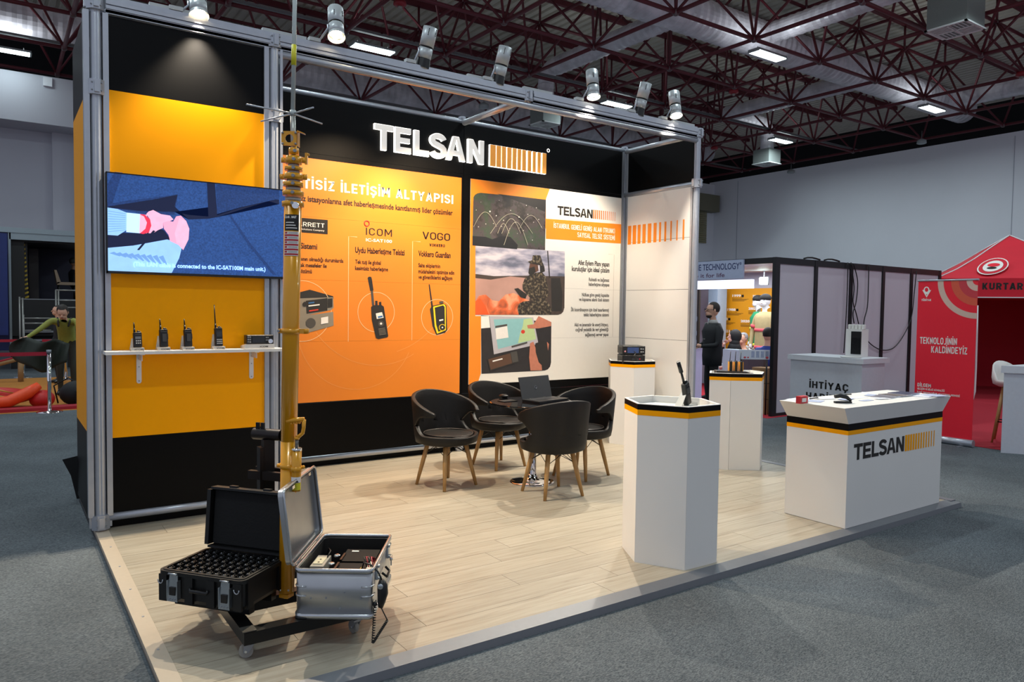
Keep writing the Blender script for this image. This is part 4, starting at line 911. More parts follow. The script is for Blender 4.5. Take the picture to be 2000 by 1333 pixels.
# ================================================================ SHELF WITH RADIOS
sh = thing('wall_shelf', 'long white shelf on two brackets below the television', 'shelf', (.62, -.1, 1.2), world=True)
SZ = 1.252
MB().bx(.02, 1.225, -.19, -.012, SZ-.022, SZ).build('board', M_white, sh)
for x in (PY(272, 720, -.03).x, PY(492, 715, -.03).x):
    zb_ = 1.03
    b = MB(); b.slab([(x-.016, -.013, SZ-.03), (x+.016, -.013, SZ-.03)]+[(x+.016*math.cos(a_), -.013, zb_-.016*math.sin(a_)) for a_ in [PI*k/8 for k in range(9)]], (0, -.004, 0))
    b.bx(x-.016, x+.016, -.17, -.013, SZ-.028, SZ-.022).bx(x-.002, x+.002, -.16, -.013, SZ-.07, SZ-.028)
    br = b.build('bracket', mat('white_metal', 'e6e6e8', .4, .1), sh)
    b = MB()
    for z in (SZ-.06, SZ-.12, zb_+.002): b.cyl((x, -.017, z), (x, -.022, z), .004, n=8)
    b.build('screw', M_aludark, br)
M_stand = mat('display_stand_silver', 'c3c0ba', .4, .4)
M_key = mat('key_grey', '9a9c9e', .5); M_lcd = mat('lcd_grey', '5b6066', .2); M_btn = mat('button_dark', '2c2d30', .4)
def radio_body(b, w, d, h, taper=.9):
    b.use(M_blackplastic); b.rbox((0, 0, h*.5), (w, d, h), .008)
    return b
def shelf_radio(x, h, ant, lab, kind):
    y = -.115
    st = thing('radio_stand', 'silver wedge stand holding the '+lab.split(',')[0].replace('small ', '')[:60]+', '+('leftmost' if h < .11 else 'second' if x < .45 else 'third' if x < .7 else 'tallest'), 'stand', (x, y, SZ), group='silver radio stands on the shelf')
    b = MB(); b.slab([(-.040, -.055, 0), (.040, -.055, 0), (.040, -.055, .022), (-.040, -.055, .022)], (0, .09, 0)); b.build('foot', M_stand, st)
    b = MB(); b.add([(-.04, .045, .0), (-.012, .045, 0), (-.012, .05, h*.8), (-.026, .05, h*.8), (-.04, .02, 0), (-.012, .02, 0), (-.012, .035, h*.8), (-.026, .035, h*.8)],
                    [(0, 1, 2, 3), (4, 7, 6, 5), (0, 3, 7, 4), (1, 5, 6, 2), (3, 2, 6, 7)], False); b.build('back_wedge', M_stand, st)
    lettering('iCOM', (-.02, -.0555, .005), (.034, -.0555, .005), .010, NY, M_inkgrey, st, .03)
    t = thing('handheld_radio', lab, 'radio', (x+.006, y-.008, SZ+.022), rz=0)
    t.rotation_euler = (-.12, 0, .12)
    w = .054
    b = MB(); b.use(M_blackplastic).rbox((0, 0, h/2), (w, .034, h), .009).rbox((0, -.002, h*.95), (w*.92, .03, h*.1), .008); b.build('body', None, t)
    MB().cyl((-w*.33, 0, h), (-w*.33, 0, h+.03), .0075, .006, 10).cyl((-w*.33, 0, h+.03), (-w*.36, 0, h+ant), .0055, .0035, 8).build('antenna', M_rubber if False else M_blackplastic, t)
    MB().cyl((w*.1, 0, h), (w*.1, 0, h+.012), .007, n=10).cyl((w*.33, 0, h), (w*.33, 0, h+.009), .006, n=10).build('knob', M_btn, t)
    if kind == 'lcd':
        MB().bx(-.018, .018, -.0195, -.017, h*.55, h*.72).build('display', M_lcd, t)
        for i in range(3):
            for j in range(2): MB().bx(-.016+i*.012, -.008+i*.012, -.0205, -.017, h*.24+j*.016, h*.24+.009+j*.016).build('key', M_key, t)
        MB().bx(-.018, .018, -.019, -.017, h*.8, h*.86).build('name_strip', M_btn, t)
    elif kind == 'clip':
        MB().bx(-.014, .014, -.024, -.017, h*.3, h*.74).build('belt_clip', M_btn, t)
        MB().bx(-.022, .022, -.019, -.017, h*.84, h*.9).build('name_strip', M_btn, t)
        MB().bx(w/2-.004, w/2+.003, -.008, .008, h*.45, h*.75).build('side_button', M_btn, t)
    else:
        MB().bx(-.019, .019, -.0195, -.017, h*.5, h*.8).build('display', mat('lcd_dark', '26282c', .15), t)
        for i in range(4):
            for j in range(3): MB().bx(-.019+i*.0105, -.0115+i*.0105, -.0205, -.017, h*.12+j*.014, h*.12+.007+j*.014).build('key', M_key, t)
xr = lambda u: PY(u, 660, -.12).x
shelf_radio(xr(267), .105, .07, 'small black handheld radio with grey screen, leftmost on the shelf', 'lcd')
shelf_radio(xr(318), .125, .075, 'black handheld radio seen from its clip side, second from the left', 'clip')
shelf_radio(xr(365.5), .125, .075, 'black handheld radio seen from its clip side, third from the left', 'clip')
shelf_radio(xr(425.5), .135, .17, 'black handheld radio with the tallest antenna on the shelf', 'dark')
t = thing('radio_stand', 'wide silver wedge stand under the desktop radio', 'stand', (xr(503), -.12, SZ))
MB().slab([(-.11, -.06, 0), (-.11, .06, 0), (-.11, .06, .02), (-.11, -.055, .035)], (.22, 0, 0)).build('wedge', M_stand, t)
lettering('iCOM', (.0, -.062, .012), (.06, -.062, .012), .012, NY, M_inkgrey, t, .03)
t = thing('desktop_radio', 'black desktop radio with screen and round dial at the shelf end', 'radio', (xr(506), -.13, SZ+.034))
MB().rbox((0, .02, .034), (.20, .075, .068), .006).build('body', M_blackplastic, t)
MB().bx(-.058, .035, -.021, -.0175, .012, .06).build('display', mat('lcd_dark', '26282c', .15), t)
MB().cyl((.075, -.0175, .022), (.075, -.034, .022), .018, .016, 20).build('dial', M_chrome, t)
for k in range(6): MB().bx(-.092+.014*(k % 2), -.082+.014*(k % 2), -.0205, -.017, .012+.018*(k//2), .022+.018*(k//2)).build('key', M_key, t)
for k in range(4): MB().bx(.042+.012*(k % 2), .05+.012*(k % 2), -.0205, -.017, .046-.02*(k//2), .054-.02*(k//2)).build('key', M_key, t)
for k in (0, 1): MB().cyl((-.087, -.0175, .062-.05*k), (-.087, -.024, .062-.05*k), .004, n=8).build('knob', M_btn, t)

# ================================================================ PEDESTALS
def pedestal(pts, h, lab):
    cx = sum(p[0] for p in pts)/len(pts); cy = sum(p[1] for p in pts)/len(pts)
    t = thing('display_pedestal', lab, 'pedestal', (cx, cy, 0), group=None)
    P = [(x-cx, y-cy) for x, y in pts]; n = len(P)
    def ring(b, z0, z1, o=0, inner=.014):
        Q = [(x*(1+o), y*(1+o)) for x, y in P]; I = [(x*(1-inner/.26), y*(1-inner/.26)) for x, y in P]
        b.add([(*q, z0) for q in Q]+[(*q, z1) for q in Q]+[(*q, z0) for q in I]+[(*q, z1) for q in I],
              [(i, (i+1) % n, n+(i+1) % n, n+i) for i in range(n)]+[(2*n+i, 2*n+(i+1) % n, 3*n+(i+1) % n, 3*n+i) for i in range(n)]+
              [(n+i, n+(i+1) % n, 3*n+(i+1) % n, 3*n+i) for i in range(n)]+[(i, (i+1) % n, 2*n+(i+1) % n, 2*n+i) for i in range(n)], False)
    for i in range(n):                          # side panels, one per face
        a, c = Vector((*P[i], 0)), Vector((*P[(i+1) % n], 0)); e = (c-a).normalized()*.0012
        nr = Vector((-(c-a).y, (c-a).x, 0)).normalized()
        if nr.dot((a+c)/2) > 0: nr = -nr
        nr *= .014; a2, c2 = a+e, c-e
        MB().slab([a2, c2, c2+Vector((0, 0, h-.072)), a2+Vector((0, 0, h-.072))], nr).build('side_panel', M_white, t)
    b = MB(); ring(b, h-.072, h-.038, .004); b.build('amber_band', M_yellow, t)
    b = MB(); ring(b, h-.038, h-.004, .004); b.build('black_band', M_black, t)
    bl = MB(); Pi = [(x*.944, y*.944) for x, y in P]; bl.add([(*q, h-.048) for q in Pi]+[(*q, h-.003) for q in Pi], [(i, n+i, n+(i+1) % n, (i+1) % n) for i in range(n)], False); bl.build('inner_lining', M_white, t)
    b = MB(); ring(b, h-.004, h, .004, .016); b.build('rim', M_white, t)
    MB().prism([(x*.95, y*.95) for x, y in P], h-.05, h-.042).build('top_board', mat('pedestal_top', 'c9cdc9', .4, noise=.02), t)
    return t
P1 = [(2.83, -2.24), (2.69, -2.49), (2.835, -2.765), (3.12, -2.775), (3.30, -2.50), (3.13, -2.22)]
P1 = [(2.830, -2.225), (2.688, -2.49), (2.842, -2.765), (3.125, -2.772), (3.262, -2.50), (3.09, -2.215)]
pedestal(P1, 1.0, 'nearest white hexagonal pedestal, holding one handheld radio')
c0 = (5.66, .645); P2 = [(c0[0]+.30*math.cos(math.radians(a)), c0[1]+.30*math.sin(math.radians(a))) for a in (-68, -8, 52, 112, 172, 232)]
pedestal(P2, .985, 'white hexagonal pedestal in the booth corner, holding stacked radios')
c0 = (5.69, -.92); P3 = [(c0[0]+.30*math.cos(math.radians(a)), c0[1]+.30*math.sin(math.radians(a))) for a in (-84, -33, 33, 93, 147, 213)]
P3 = [(5.27, -.87), (5.395, -1.03), (5.64, -1.215), (5.88, -1.06), (5.95, -.84), (5.48, -.70)]
pedestal(P3, .965, 'white hexagonal pedestal at the open end, holding a radio charger')

# radio on the nearest pedestal
q = PZ(1347, 789, .978)
t = thing('radio_stand', 'thin clear leaning stand behind the satellite handset', 'stand', (3.04, -2.50, .959))
MB().slab([(.0, -.03, 0), (.0, .03, 0), (.075, .02, .13), (.075, -.02, .13)], (.004, 0, .0)).build('back_leg', mat('acrylic_grey', 'a9adad', .2), t)
MB().bx(.02, .16, -.025, .025, 0, .004).bx(.15, .157, -.025, .025, 0, .02).build('foot', mat('acrylic_grey', 'a9adad', .2), t)
t = thing('handheld_radio', 'black satellite handset with thick tilted antenna on the nearest pedestal', 'radio', (3.130, -2.50, .968))
t.rotation_euler = (.0, -.30, .25)
MB().use(M_blackplastic).rbox((0, 0, .075), (.058, .036, .15), .01).build('body', None, t)
MB().use(M_blackplastic).cyl((-.012, 0, .15), (-.03, 0, .235), .0085, .007, 10).cyl((-.03, 0, .235), (-.052, 0, .315), .0135, .0125, 12).build('antenna', None, t)
MB().cyl((.008, 0, .15), (.008, 0, .165), .008, n=10).build('knob', M_btn, t); MB().cyl((.024, 0, .15), (.024, 0, .158), .006, n=10).build('knob', M_btn, t)
MB().bx(.028, .031, -.012, .012, .07, .12).build('side_button', mat('siren_red', '8d1a26', .5), t)
MB().bx(-.02, .02, -.021, -.018, .08, .12).build('display', mat('lcd_dark', '26282c', .15), t)
# stacked base radios
def base_radio(z, dx, lab, screen):
    t = thing('base_radio', lab, 'radio', (5.60+dx, .59, z), rz=-.55, group=None); t.scale = (1.12, 1.12, 1.12)
    MB().rbox((0, .03, .046), (.235, .27, .085), .012).build('body', mat('radio_case', '28292a', .45), t)
    for e in (-1, 1):
        for k in range(4): MB().bx(e*.1175-.002, e*.1175+.002, -.08+.055*k, -.04+.055*k, .02, .07).build('side_fin', M_blackplastic, t)
    MB().rbox((0, -.115, .046), (.24, .02, .09), .008).build('face', M_blackplastic, t)
    if screen:
        MB().bx(-.07, .05, -.1285, -.125, .018, .076).build('screen', mat('radio_screen', '27375c', .15, noise=.1, emit=.35), t)
        for k in range(4): MB().cyl((.075+.02*(k % 2), -.125, .03+.03*(k//2)), (.075+.02*(k % 2), -.13, .03+.03*(k//2)), .007, n=10).build('key', M_key, t)
        MB().cyl((-.095, -.125, .035), (-.095, -.135, .035), .009, n=12).build('socket', M_chrome, t)
    else:
        MB().bx(-.02, .05, -.1285, -.125, .035, .06).build('label_plate', M_btn, t); MB().bx(.055, .07, -.1285, -.125, .045, .06).build('power_switch', mat('siren_red', '8d1a26', .5), t)
    for e in (-.09, .09): MB().bx(e-.012, e+.012, -.09, -.06, -.006, .004).build('foot', M_rubber, t)
base_radio(.952, 0, 'black base radio without screen, under the other on the corner pedestal', False)
base_radio(1.060, .0, 'black base radio with lit blue screen, on top on the corner pedestal', True)
tag(MB().tube([(5.50+.02*math.sin(k), .44-.012*k*.3, 1.10-.011*k) for k in range(10)], .006, 6).build('radio_cable', M_blackplastic), 'short black cable hanging down the front of the two stacked radios', 'cable')
# radio charger with pagers
q = PZ(1442, 728, .945)
t = thing('radio_charger', 'black sloping multi charger on the end pedestal', 'charger', (5.57, -.95, .925), rz=math.radians(-40))
MB().add([(-.20, -.07, 0), (.12, -.07, 0), (.2, -.07, 0), (.2, -.07, .012), (.10, -.07, .05), (-.20, -.07, .055), (-.20, .08, 0), (.12, .08, 0), (.2, .08, 0), (.2, .08, .012), (.10, .08, .05), (-.20, .08, .055)],
         [(0, 1, 2, 3, 4, 5), (6, 11, 10, 9, 8, 7), (0, 5, 11, 6), (5, 4, 10, 11), (4, 3, 9, 10), (3, 2, 8, 9), (0, 6, 7, 8, 2, 1)], False).build('base', mat('charger_brown', '231a17', .45), t)
MB().bx(.13, .17, -.03, .03, .03, .036).build('screen', M_lcd, t)
for k, lab in enumerate(('amber and black pager radio, left in the charger', 'amber and black pager radio, middle of the charger', 'amber and black pager radio, right in the charger')):
    R_ = Matrix.Rotation(math.radians(-40), 3, 'Z'); o = Vector((5.57, -.95, .925+.05))+R_ @ Vector((-.055+k*.052, 0, 0))
    t = thing('pager_radio', lab, 'radio', o, rz=math.radians(-40), group=None)
    MB().rbox((0, 0, .05), (.034, .062, .1), .008).build('body', M_blackplastic, t)
    MB().bx(-.0185, -.0135, -.033, .033, .004, .096).bx(.0135, .0185, -.033, .033, .004, .096).build('amber_edge', mat('pager_amber', 'e8a01c', .4), t)
    MB().cyl((-.005, .0, .1), (.0, .0, .2), .004, .003, 8).build('antenna', M_blackplastic, t)
    MB().cyl((.006, -.02, .1), (.006, -.02, .108), .006, n=8).build('knob', M_btn, t)

# ================================================================ RECEPTION COUNTER
rc = thing('reception_counter', 'white TELSAN reception counter with black and amber band', 'counter', (5.185, -2.56, 0), world=True)
rx0, rx1, ry0, ry1 = 4.49, 5.885, -2.812, -2.304
MB().bx(rx0, rx0+.016, ry0, ry1, .003, .69).build('side_panel', M_white, rc); MB().bx(rx1-.016, rx1, ry0, ry1, .003, .69).build('side_panel', M_white, rc)
MB().bx(rx0+.016, rx1-.016, ry0, ry0+.016, .003, .69).build('front_panel', M_white, rc); MB().bx(rx0+.016, rx1-.016, ry1-.016, ry1, .003, .69).build('back_panel', M_white, rc)
def frameb(z0, z1, o): 
    return MB().bx(rx0-o, rx1+o, ry0-o, ry1+o, z0, z1)
frameb(.69, .722, .001).build('amber_band', M_yellow, rc); frameb(.722, .772, .001).build('black_band', M_black, rc)
HT = .897
Q0 = [(rx0, ry0), (rx1, ry0), (rx1, ry1), (rx0, ry1)]; Q1 = [(rx0-.105, ry0-.03), (rx1+.07, ry0-.03), (rx1+.07, ry1+.0), (rx0-.105, ry1+.0)]
MB().prism(Q0, .772, HT, Q1).build('flared_top', M_white, rc)
FC = lambda u, v: PY(u, v, ry0)
qa, qb = FC(1667, 899.5), FC(1765, 882.3); qa.z = qb.z = (qa.z+qb.z)/2; bold_word('TELSAN', qa, qb, FC(1672, 868).z-FC(1672, 899.5).z, NY, .0016, M_ink, rc)
zt2, zb2 = FC(1768, 850.5).z, FC(1768, 882).z; lay = []
for k in range(12):
    u = 1767.5+k*5.05; w = 4.1-k*.24; a, c = FC(u, 860).x, FC(u+w, 860).x
    lay.append((M_yellow, [(a, ry0, zt2), (c, ry0, zt2), (c, ry0, zb2), (a, ry0, zb2)]))
polys(lay, NY, eps=0, base=.0015).build('printed_bars', None, rc)
# things on the counter
C_ = lambda u, v: PZ(u, v, HT)
q = C_(1567, 788)
t = thing('small_carton', 'small red box with a window standing on the counter corner', 'box', q, rz=.05)
MB().bx(-.055, .04, -.02, .02, 0, .055).build('carton', mat('carton_red', 'c4202c', .5), t); MB().bx(-.038, .018, -.0215, -.02, .012, .04).build('window', M_posterwhite, t); MB().bx(.04, .046, -.02, .02, 0, .055).build('side', mat('carton_grey', 'b9c0c0', .5), t)
M_paper = mat('paper', 'dfe3ee', .6, noise=.03); M_ppaper = mat('printed_paper', 'aab3cf', .6, noise=.35, nscale=40)
papers = [(1562, 781, .21, .3, .1, 'white sheet under the red box', M_paper), (1588, 784, .2, .28, .35, 'white sheet beside the red box', M_ppaper), (1608, 779, .2, .26, -.2, 'blue and white sheet left of the black stapler', M_paper),
          (1652, 781, .22, .15, .2, 'pale leaflet right of the stapler', M_ppaper), (1676, 777, .2, .15, -.1, 'pale leaflet in the middle of the counter', M_paper), (1692, 783, .18, .1, .0, 'leaflet near the front edge, middle of the counter', M_ppaper),
          (1700, 773, .2, .14, .3, 'leaflet just left of the dark magazines', M_ppaper), (1722, 780, .18, .12, -.2, 'white leaflet in front of the dark magazines', M_paper), (1690, 768, .18, .12, .5, 'leaflet at the back of the counter', M_paper)]
for i, (u, v, w, d, r, lab, m_) in enumerate(papers):
    q = C_(u, v); q.z += .0015*(i % 4)
    tag(MB().box((0, 0, .0008), (w*.75, d*.5, .0012)).build('leaflet', m_, None, loc=q, rot=(0, 0, r)), lab, 'leaflet')
mags = [(1730, 776, .28, .2, .15, 'grey magazine lowest of the dark magazines', mat('mag_grey', '6b6670', .4)), (1748, 774, .28, .2, -.1, 'brown edged magazine between grey and navy', mat('mag_brown', '5b4b46', .4)), (1765, 772, .3, .2, .05, 'navy glossy magazine on the dark magazines', mat('mag_navy', '1b1f46', .25, noise=.5, nscale=15)),
        (1800, 774, .26, .2, .2, 'white magazine at the right end of the counter', M_paper), (1825, 775, .2, .18, -.15, 'printed magazine at the far right counter corner', M_ppaper)]
for i, (u, v, w, d, r, lab, m_) in enumerate(mags):
    q = C_(u, v); t = thing('magazine', lab, 'magazine', q+Vector((0, 0, .006*(i % 3))), rz=r)
    MB().box((0, 0, .0028), (w*.75, d*.8, .0055)).build('pages', M_paper, t); MB().box((0, 0, .0060), (w*.75+.002, d*.8+.002, .0008)).build('cover', m_, t)
q = C_(1646, 788); t = thing('stapler', 'black stapler lying on the counter near its front corner', 'stapler', q, rz=-.5)
MB().box((0, 0, .008), (.13, .03, .014)).build('base', M_blackplastic, t); MB().tube([(-.065, 0, .05), (-.02, 0, .058), (.03, 0, .045), (.065, 0, .02)], [.014, .017, .015, .01], 8).build('arm', M_blackplastic, t)
for u, v, r, lab in ((1590, 781, .1, 'black pen on the papers beside the red box'), (1653, 774, -.1, 'black pen at the back of the counter')):
    q = C_(u, v)+Vector((0, 0, .012)); t = thing('pen', lab, 'pen', q, rz=r); MB().cyl((-.07, 0, 0), (.06, 0, 0), .005, n=8).build('barrel', M_blackplastic, t); MB().cyl((.06, 0, 0), (.072, 0, 0), .004, .001, 8).build('tip', M_chrome, t)
# ================================================================ CHAIRS
def chair(x, y, face, lab, legrot=None):
    """tub chair: local +Y is the way it faces"""
    rz = math.atan2(-face[0], face[1])
    t = thing('tub_chair', lab, 'chair', (x, y, 0), rz=rz, group=None)
    # shell: angle 0 = back (-Y); |a| up to 180 = front
    AM, AN = math.radians(118), math.radians(72)
    def R_(a, z):                     # plan radius
        k = .245 + .035*max(0, (z-.42)/.4) - (.02 if z < .42 else 0)
        return k*(1.0 if abs(a) < 1.6 else 1.0-.03*(abs(a)-1.6))
    def top(a):
        s = min(1, abs(a)/AM); return .835 - .165*(s**1.7) 
    def zu(a):                        # upper edge of the tub
        a = abs(a)
        if a <= AN: return .545
        s = min(1, (a-AN)/math.radians(22)); return .545-(.075*(1-(1-s)**2)) - .012*max(0, (a-2.2)/.94)
    def zl(a):                        # lower edge of the arm band
        a = abs(a)
        if a <= AN: return .545
        s = (a-AN)/(AM-AN); return .545+.085*min(1, s*2.6)**.6+ .008*s
    def P(a, z): 
        r = R_(a, z); return (r*math.sin(a)*1.02, -r*math.cos(a), z)
    n = 60; vs = []; fs = []
    A = [-PI+2*PI*i/n for i in range(n)]
    rows = [0, .3, .65, 1]
    for a in A:
        vs.append((P(a, .42)[0]*.86, P(a, .42)[1]*.86, .41))
        for s in rows: vs.append(P(a, .42+(zu(a)-.42)*s))
    m_ = 5
    for i in range(n):
        j = (i+1) % n
        for k in range(4): fs.append((i*m_+k, j*m_+k, j*m_+k+1, i*m_+k+1))
    base = len(vs); Ab = [-AM+2*AM*i/48 for i in range(49)]; rw = [0, .25, .5, .75, 1]
    for a in Ab:
        for s in rw: vs.append(P(a, zl(a)+(top(a)-zl(a))*s))
    for i in range(48):
        for k in range(4): fs.append((base+i*5+k, base+(i+1)*5+k, base+(i+1)*5+k+1, base+i*5+k+1))
    b = MB().use(M_leather); b.add(vs, fs, True); me = b.mesh('shell')
    bm = bmesh.new(); bm.from_mesh(me)
    # stitch band and tub along the shared back line
    for a in Ab:
        pass
    bmesh.ops.remove_doubles(bm, verts=bm.verts, dist=.012); bmesh.ops.recalc_face_normals(bm, faces=bm.faces); bm.to_mesh(me); bm.free()
    o = obj('shell', me, t); md = o.modifiers.new('thick', 'SOLIDIFY'); md.thickness = .036; md.offset = 1
    md = o.modifiers.new('bev', 'BEVEL'); md.width = .008; md.segments = 2; md.limit_method = 'ANGLE'; md.angle_limit = 1.0
    for p in me.polygons: p.use_smooth = True
    # seat cushion with a peaked front seam
    n = 36; prof = [(.0, .475), (.8, .475), (.97, .468), (1, .452), (.98, .435), (.9, .43)]; vs = []
    for f_, z in prof:
        for i in range(n):
            a = 2*PI*i/n; rr = .222*f_; yy = rr*math.sin(a); xx = rr*math.cos(a)
            pk = max(0, math.sin(a))**8
            vs.append((xx, yy*(1.0+.10*pk)+.02, z+(.006*math.sin(3*a)*f_)-(.012*pk if f_ > .9 else 0)))
    fs = [(k*n+i, k*n+(i+1) % n, (k+1)*n+(i+1) % n, (k+1)*n+i) for k in range(5) for i in range(n)]
    b = MB().use(M_leather); b.add(vs, fs, True); c_ = b.build('seat_cushion', None, t)
    MB().tube([(.218*math.cos(2*PI*i/28), .02+.218*math.sin(2*PI*i/28)*(1+.1*max(0, math.sin(2*PI*i/28))**8), .472) for i in range(28)], .005, 5, closed=True).build('piping', mat('piping_brown', '3a332f', .4), c_)
    MB().lathe([(.19, .40), (.2, .41), (.2, .43)], n=28).build('seat_base', M_leather, t)
    lr = legrot or 0; tops = []
    for k in range(4):
        a = PI/4+PI/2*k+lr; tp = Vector((.155*math.cos(a), .155*math.sin(a), .425)); ft = Vector((.265*math.cos(a), .265*math.sin(a), 0))
        tops.append((tp, ft)); MB().tube([tp, tp.lerp(ft, .5), ft], [.021, .020, .0135], 10).build('leg', M_legwood, t)
    b = MB()
    for k in range(4):
        (a0, a1), (c0, c1) = tops[k], tops[(k+1) % 4]
        b.cyl(a0.lerp(a1, .03), c0.lerp(c1, .34), .003, n=5).cyl(c0.lerp(c1, .03), a0.lerp(a1, .34), .003, n=5)
        b.cyl(a0.lerp(a1, .34), Vector((0, 0, .395)), .003, n=5)
    b.build('wire_brace', M_satin, t)
    for tp, ft in tops: MB().box(tp.lerp(ft, .34)*.97, (.012, .012, .05)).build('leg_bracket', M_satin, t)
    return t
chair(2.70, -.10, (.20, -.98), 'black tub chair left of the round table, seat towards the camera')
chair(3.55, .33, (.10, -1), 'black tub chair behind the round table, near the back wall')
chair(3.31, -.85, (.10, 1), 'black tub chair in front of the table, its back to the camera')
chair(3.97, -.45, (-.97, -.25), 'black tub chair right of the round table, turned to the left')
# ---------------------------------------------------------------- table
tc = (3.42, -.41)
t = thing('round_table', 'small round black glass table on a chrome pedestal', 'table', (*tc, 0))
MB().lathe([(.385, .718), (.395, .722), (.395, .73), (.385, .734)], n=64, sm=False).build('tabletop', mat('black_glass', '0a0a0c', .06, noise=0, coat=.6), t)
MB().lathe([(.12, .700), (.13, .717)], n=32).lathe([(.036, .03), (.036, .70)], n=32).build('column', M_chrome, t)
MB().lathe([(.205, 0), (.208, .006), (.19, .014), (.12, .024), (.06, .036), (.045, .06), (.04, .075)], n=48).build('base', M_chrome, t)
LH0, LH1 = PZ(1020, 782.5, .745), PZ(1078, 775.5, .745); lm = (LH0+LH1)/2; lw_ = (LH1-LH0).length/2; lr_ = math.atan2((LH1-LH0).y, (LH1-LH0).x)
lap = thing('laptop', 'open dark grey laptop with round emblem on the round table', 'laptop', (lm.x, lm.y, .735), rz=lr_)
M_lap = mat('laptop_dark', '3a3c3e', .5, .2)
b = MB(); b.box((0, -.105, .009), (lw_*2, .21, .016)); b.build('base', mat('laptop_base', '1a1a1c', .45, .2), lap)
MB().bx(-lw_*.85, lw_*.85, -.11, -.02, .017, .0185).build('keyboard', M_btn, lap); MB().bx(-.05, .05, -.19, -.13, .017, .018).build('touchpad', M_btn, lap)
zt = .215; ly = .05
b = MB(); b.slab([(-lw_, 0, .016), (lw_, 0, .016), (lw_, ly, zt), (-lw_, ly, zt)], (0, .006, -.001)); ld = b.build('lid', M_lap, lap)
MB().tube([(.0+.014*math.cos(2*PI*k/20), -.0015+ly*(.115+.014*math.sin(2*PI*k/20)-.016)/(zt-.016), .115+.014*math.sin(2*PI*k/20)) for k in range(20)], .0014, 5, closed=True).build('emblem', M_chrome, ld)
for e in (-.09, .09): MB().cyl((e-.03, .004, .014), (e+.03, .004, .014), .007, n=10).build('hinge', M_blackplastic, lap)
t = thing('computer_mouse', 'black computer mouse on the left side of the round table', 'mouse', PZ(984, 777, .735), rz=.4)
MB().sph((0, 0, .014), .034, (.9, 1.5, .55), n=14, m=8).build('shell', M_blackplastic, t); MB().cyl((0, -.03, .03), (0, -.018, .033), .004, n=6).build('wheel', M_rubber, t)
tag(MB().prism([(0, 0), (.16, .0), (.16, .1), (0, .1)], 0, .004).build('dark_folder', M_blackplastic, None, loc=PZ(985, 786, .735), rot=(0, 0, .1)), 'flat dark folder on the round table left of the laptop', 'folder')

# ================================================================ MAST TROLLEY
FL = Vector((.045, -2.04, 0)); e1_ = Vector((.62, -.785, 0)); e2_ = Vector((.785, .62, 0))
tr_ = thing('mast_trolley', 'black steel castor trolley that carries the mast and both cases', 'trolley', (.55, -2.2, 0), world=True)
FT = .135; hb = .055
def beam_(x0, x1, y0, y1, nm='frame_beam'): return MB().bx(x0, x1, y0, y1, FT-hb, FT).build(nm, M_satin, tr_)
beam_(.30, .36, -2.52, -1.78); beam_(.36, .86, -2.52, -2.455); beam_(.36, .86, -2.16, -2.10); beam_(.36, .86, -1.84, -1.78); beam_(.80, .86, -2.455, -2.16); beam_(.80, .86, -2.10, -1.84)
MB().box((.325, -2.49, .14), (.06, .06, .004)).build('corner_cap', mat('worn_steel', '55524d', .4, .6), tr_)
for (x, y, r) in ((.342, -2.465, 1.2), (.829, -2.50, .2), (.306+.02, -1.81, -.5), (.83, -1.81, .4)):
    R_ = Matrix.Rotation(r, 3, 'Z'); c_ = Vector((x, y, 0)); ax = R_ @ Vector((1, 0, 0)); off = R_ @ Vector((0, .018, 0))
    b = MB(); b.box((x, y, .076), (.06, .06, .008), rz=r).cyl((x, y, .062), (x, y, .074), .02, n=14)
    for e in (-1, 1): b.slab([c_+ax*.014*e+(R_ @ Vector((0, -.018, .064))), c_+ax*.014*e+(R_ @ Vector((0, .026, .064))), c_+ax*.014*e+off+(R_ @ Vector((0, .012, .026))), c_+ax*.014*e+off+(R_ @ Vector((0, -.012, .026)))], ax*.003*e)
    k = b.build('castor', M_aludark, tr_)
    MB().cyl(c_+off-ax*.010+Vector((0, 0, .032)), c_+off+ax*.010+Vector((0, 0, .032)), .031, n=24).build('wheel', M_wheel, k)
    MB().cyl(c_+off-ax*.019+Vector((0, 0, .032)), c_+off+ax*.019+Vector((0, 0, .032)), .006, n=8).build('axle', M_chrome, k)
for k in (.10, .27): MB().box((FL.x+e1_.x*.22+e2_.x*k, FL.y+e1_.y*.22+e2_.y*k, .158), (.42, .04, .046), rz=math.atan2(-.785, .62)).build('case_support', M_satin, tr_)
# rear post with tube cradle
px_, py_ = .615, -1.81
MB().bx(px_-.028, px_+.028, py_-.028, py_+.028, .10, .86).build('rear_post', M_satin, tr_)
MB().bx(px_-.05, px_-.03, py_-.03, py_+.03, .12, .82).build('rear_post', M_satin, tr_)
dx, dy = .62, -.785
b = MB(); b.cyl((px_-dx*.085, py_-dy*.085, .885), (px_+dx*.085, py_+dy*.085, .885), .031, n=24, cap=False).cyl((px_-dx*.085, py_-dy*.085, .885), (px_+dx*.085, py_+dy*.085, .885), .026, n=24, cap=False); b.build('tube_cradle', mat('dark_brown_steel', '251f1d', .35, .4), tr_)
for e in (-.05, -.02): MB().box((px_+dx*e-.01, py_+dy*e, .925), (.012, .02, .045), rz=.6).build('lug', M_satin, tr_)
b = MB(); R_ = math.atan2(dy, dx)
b.box((px_-.01, py_-.045, .67), (.24, .028, .045), rz=R_).box((px_+.06, py_+.03, .67), (.26, .028, .045), rz=R_); b.build('cross_bar', mat('dark_brown_steel', '251f1d', .35, .4), tr_)
MB().tube([(.70, -1.99, .67), (.60, -2.17, .67)], .012, 6).build('mast_brace', M_satin, tr_)

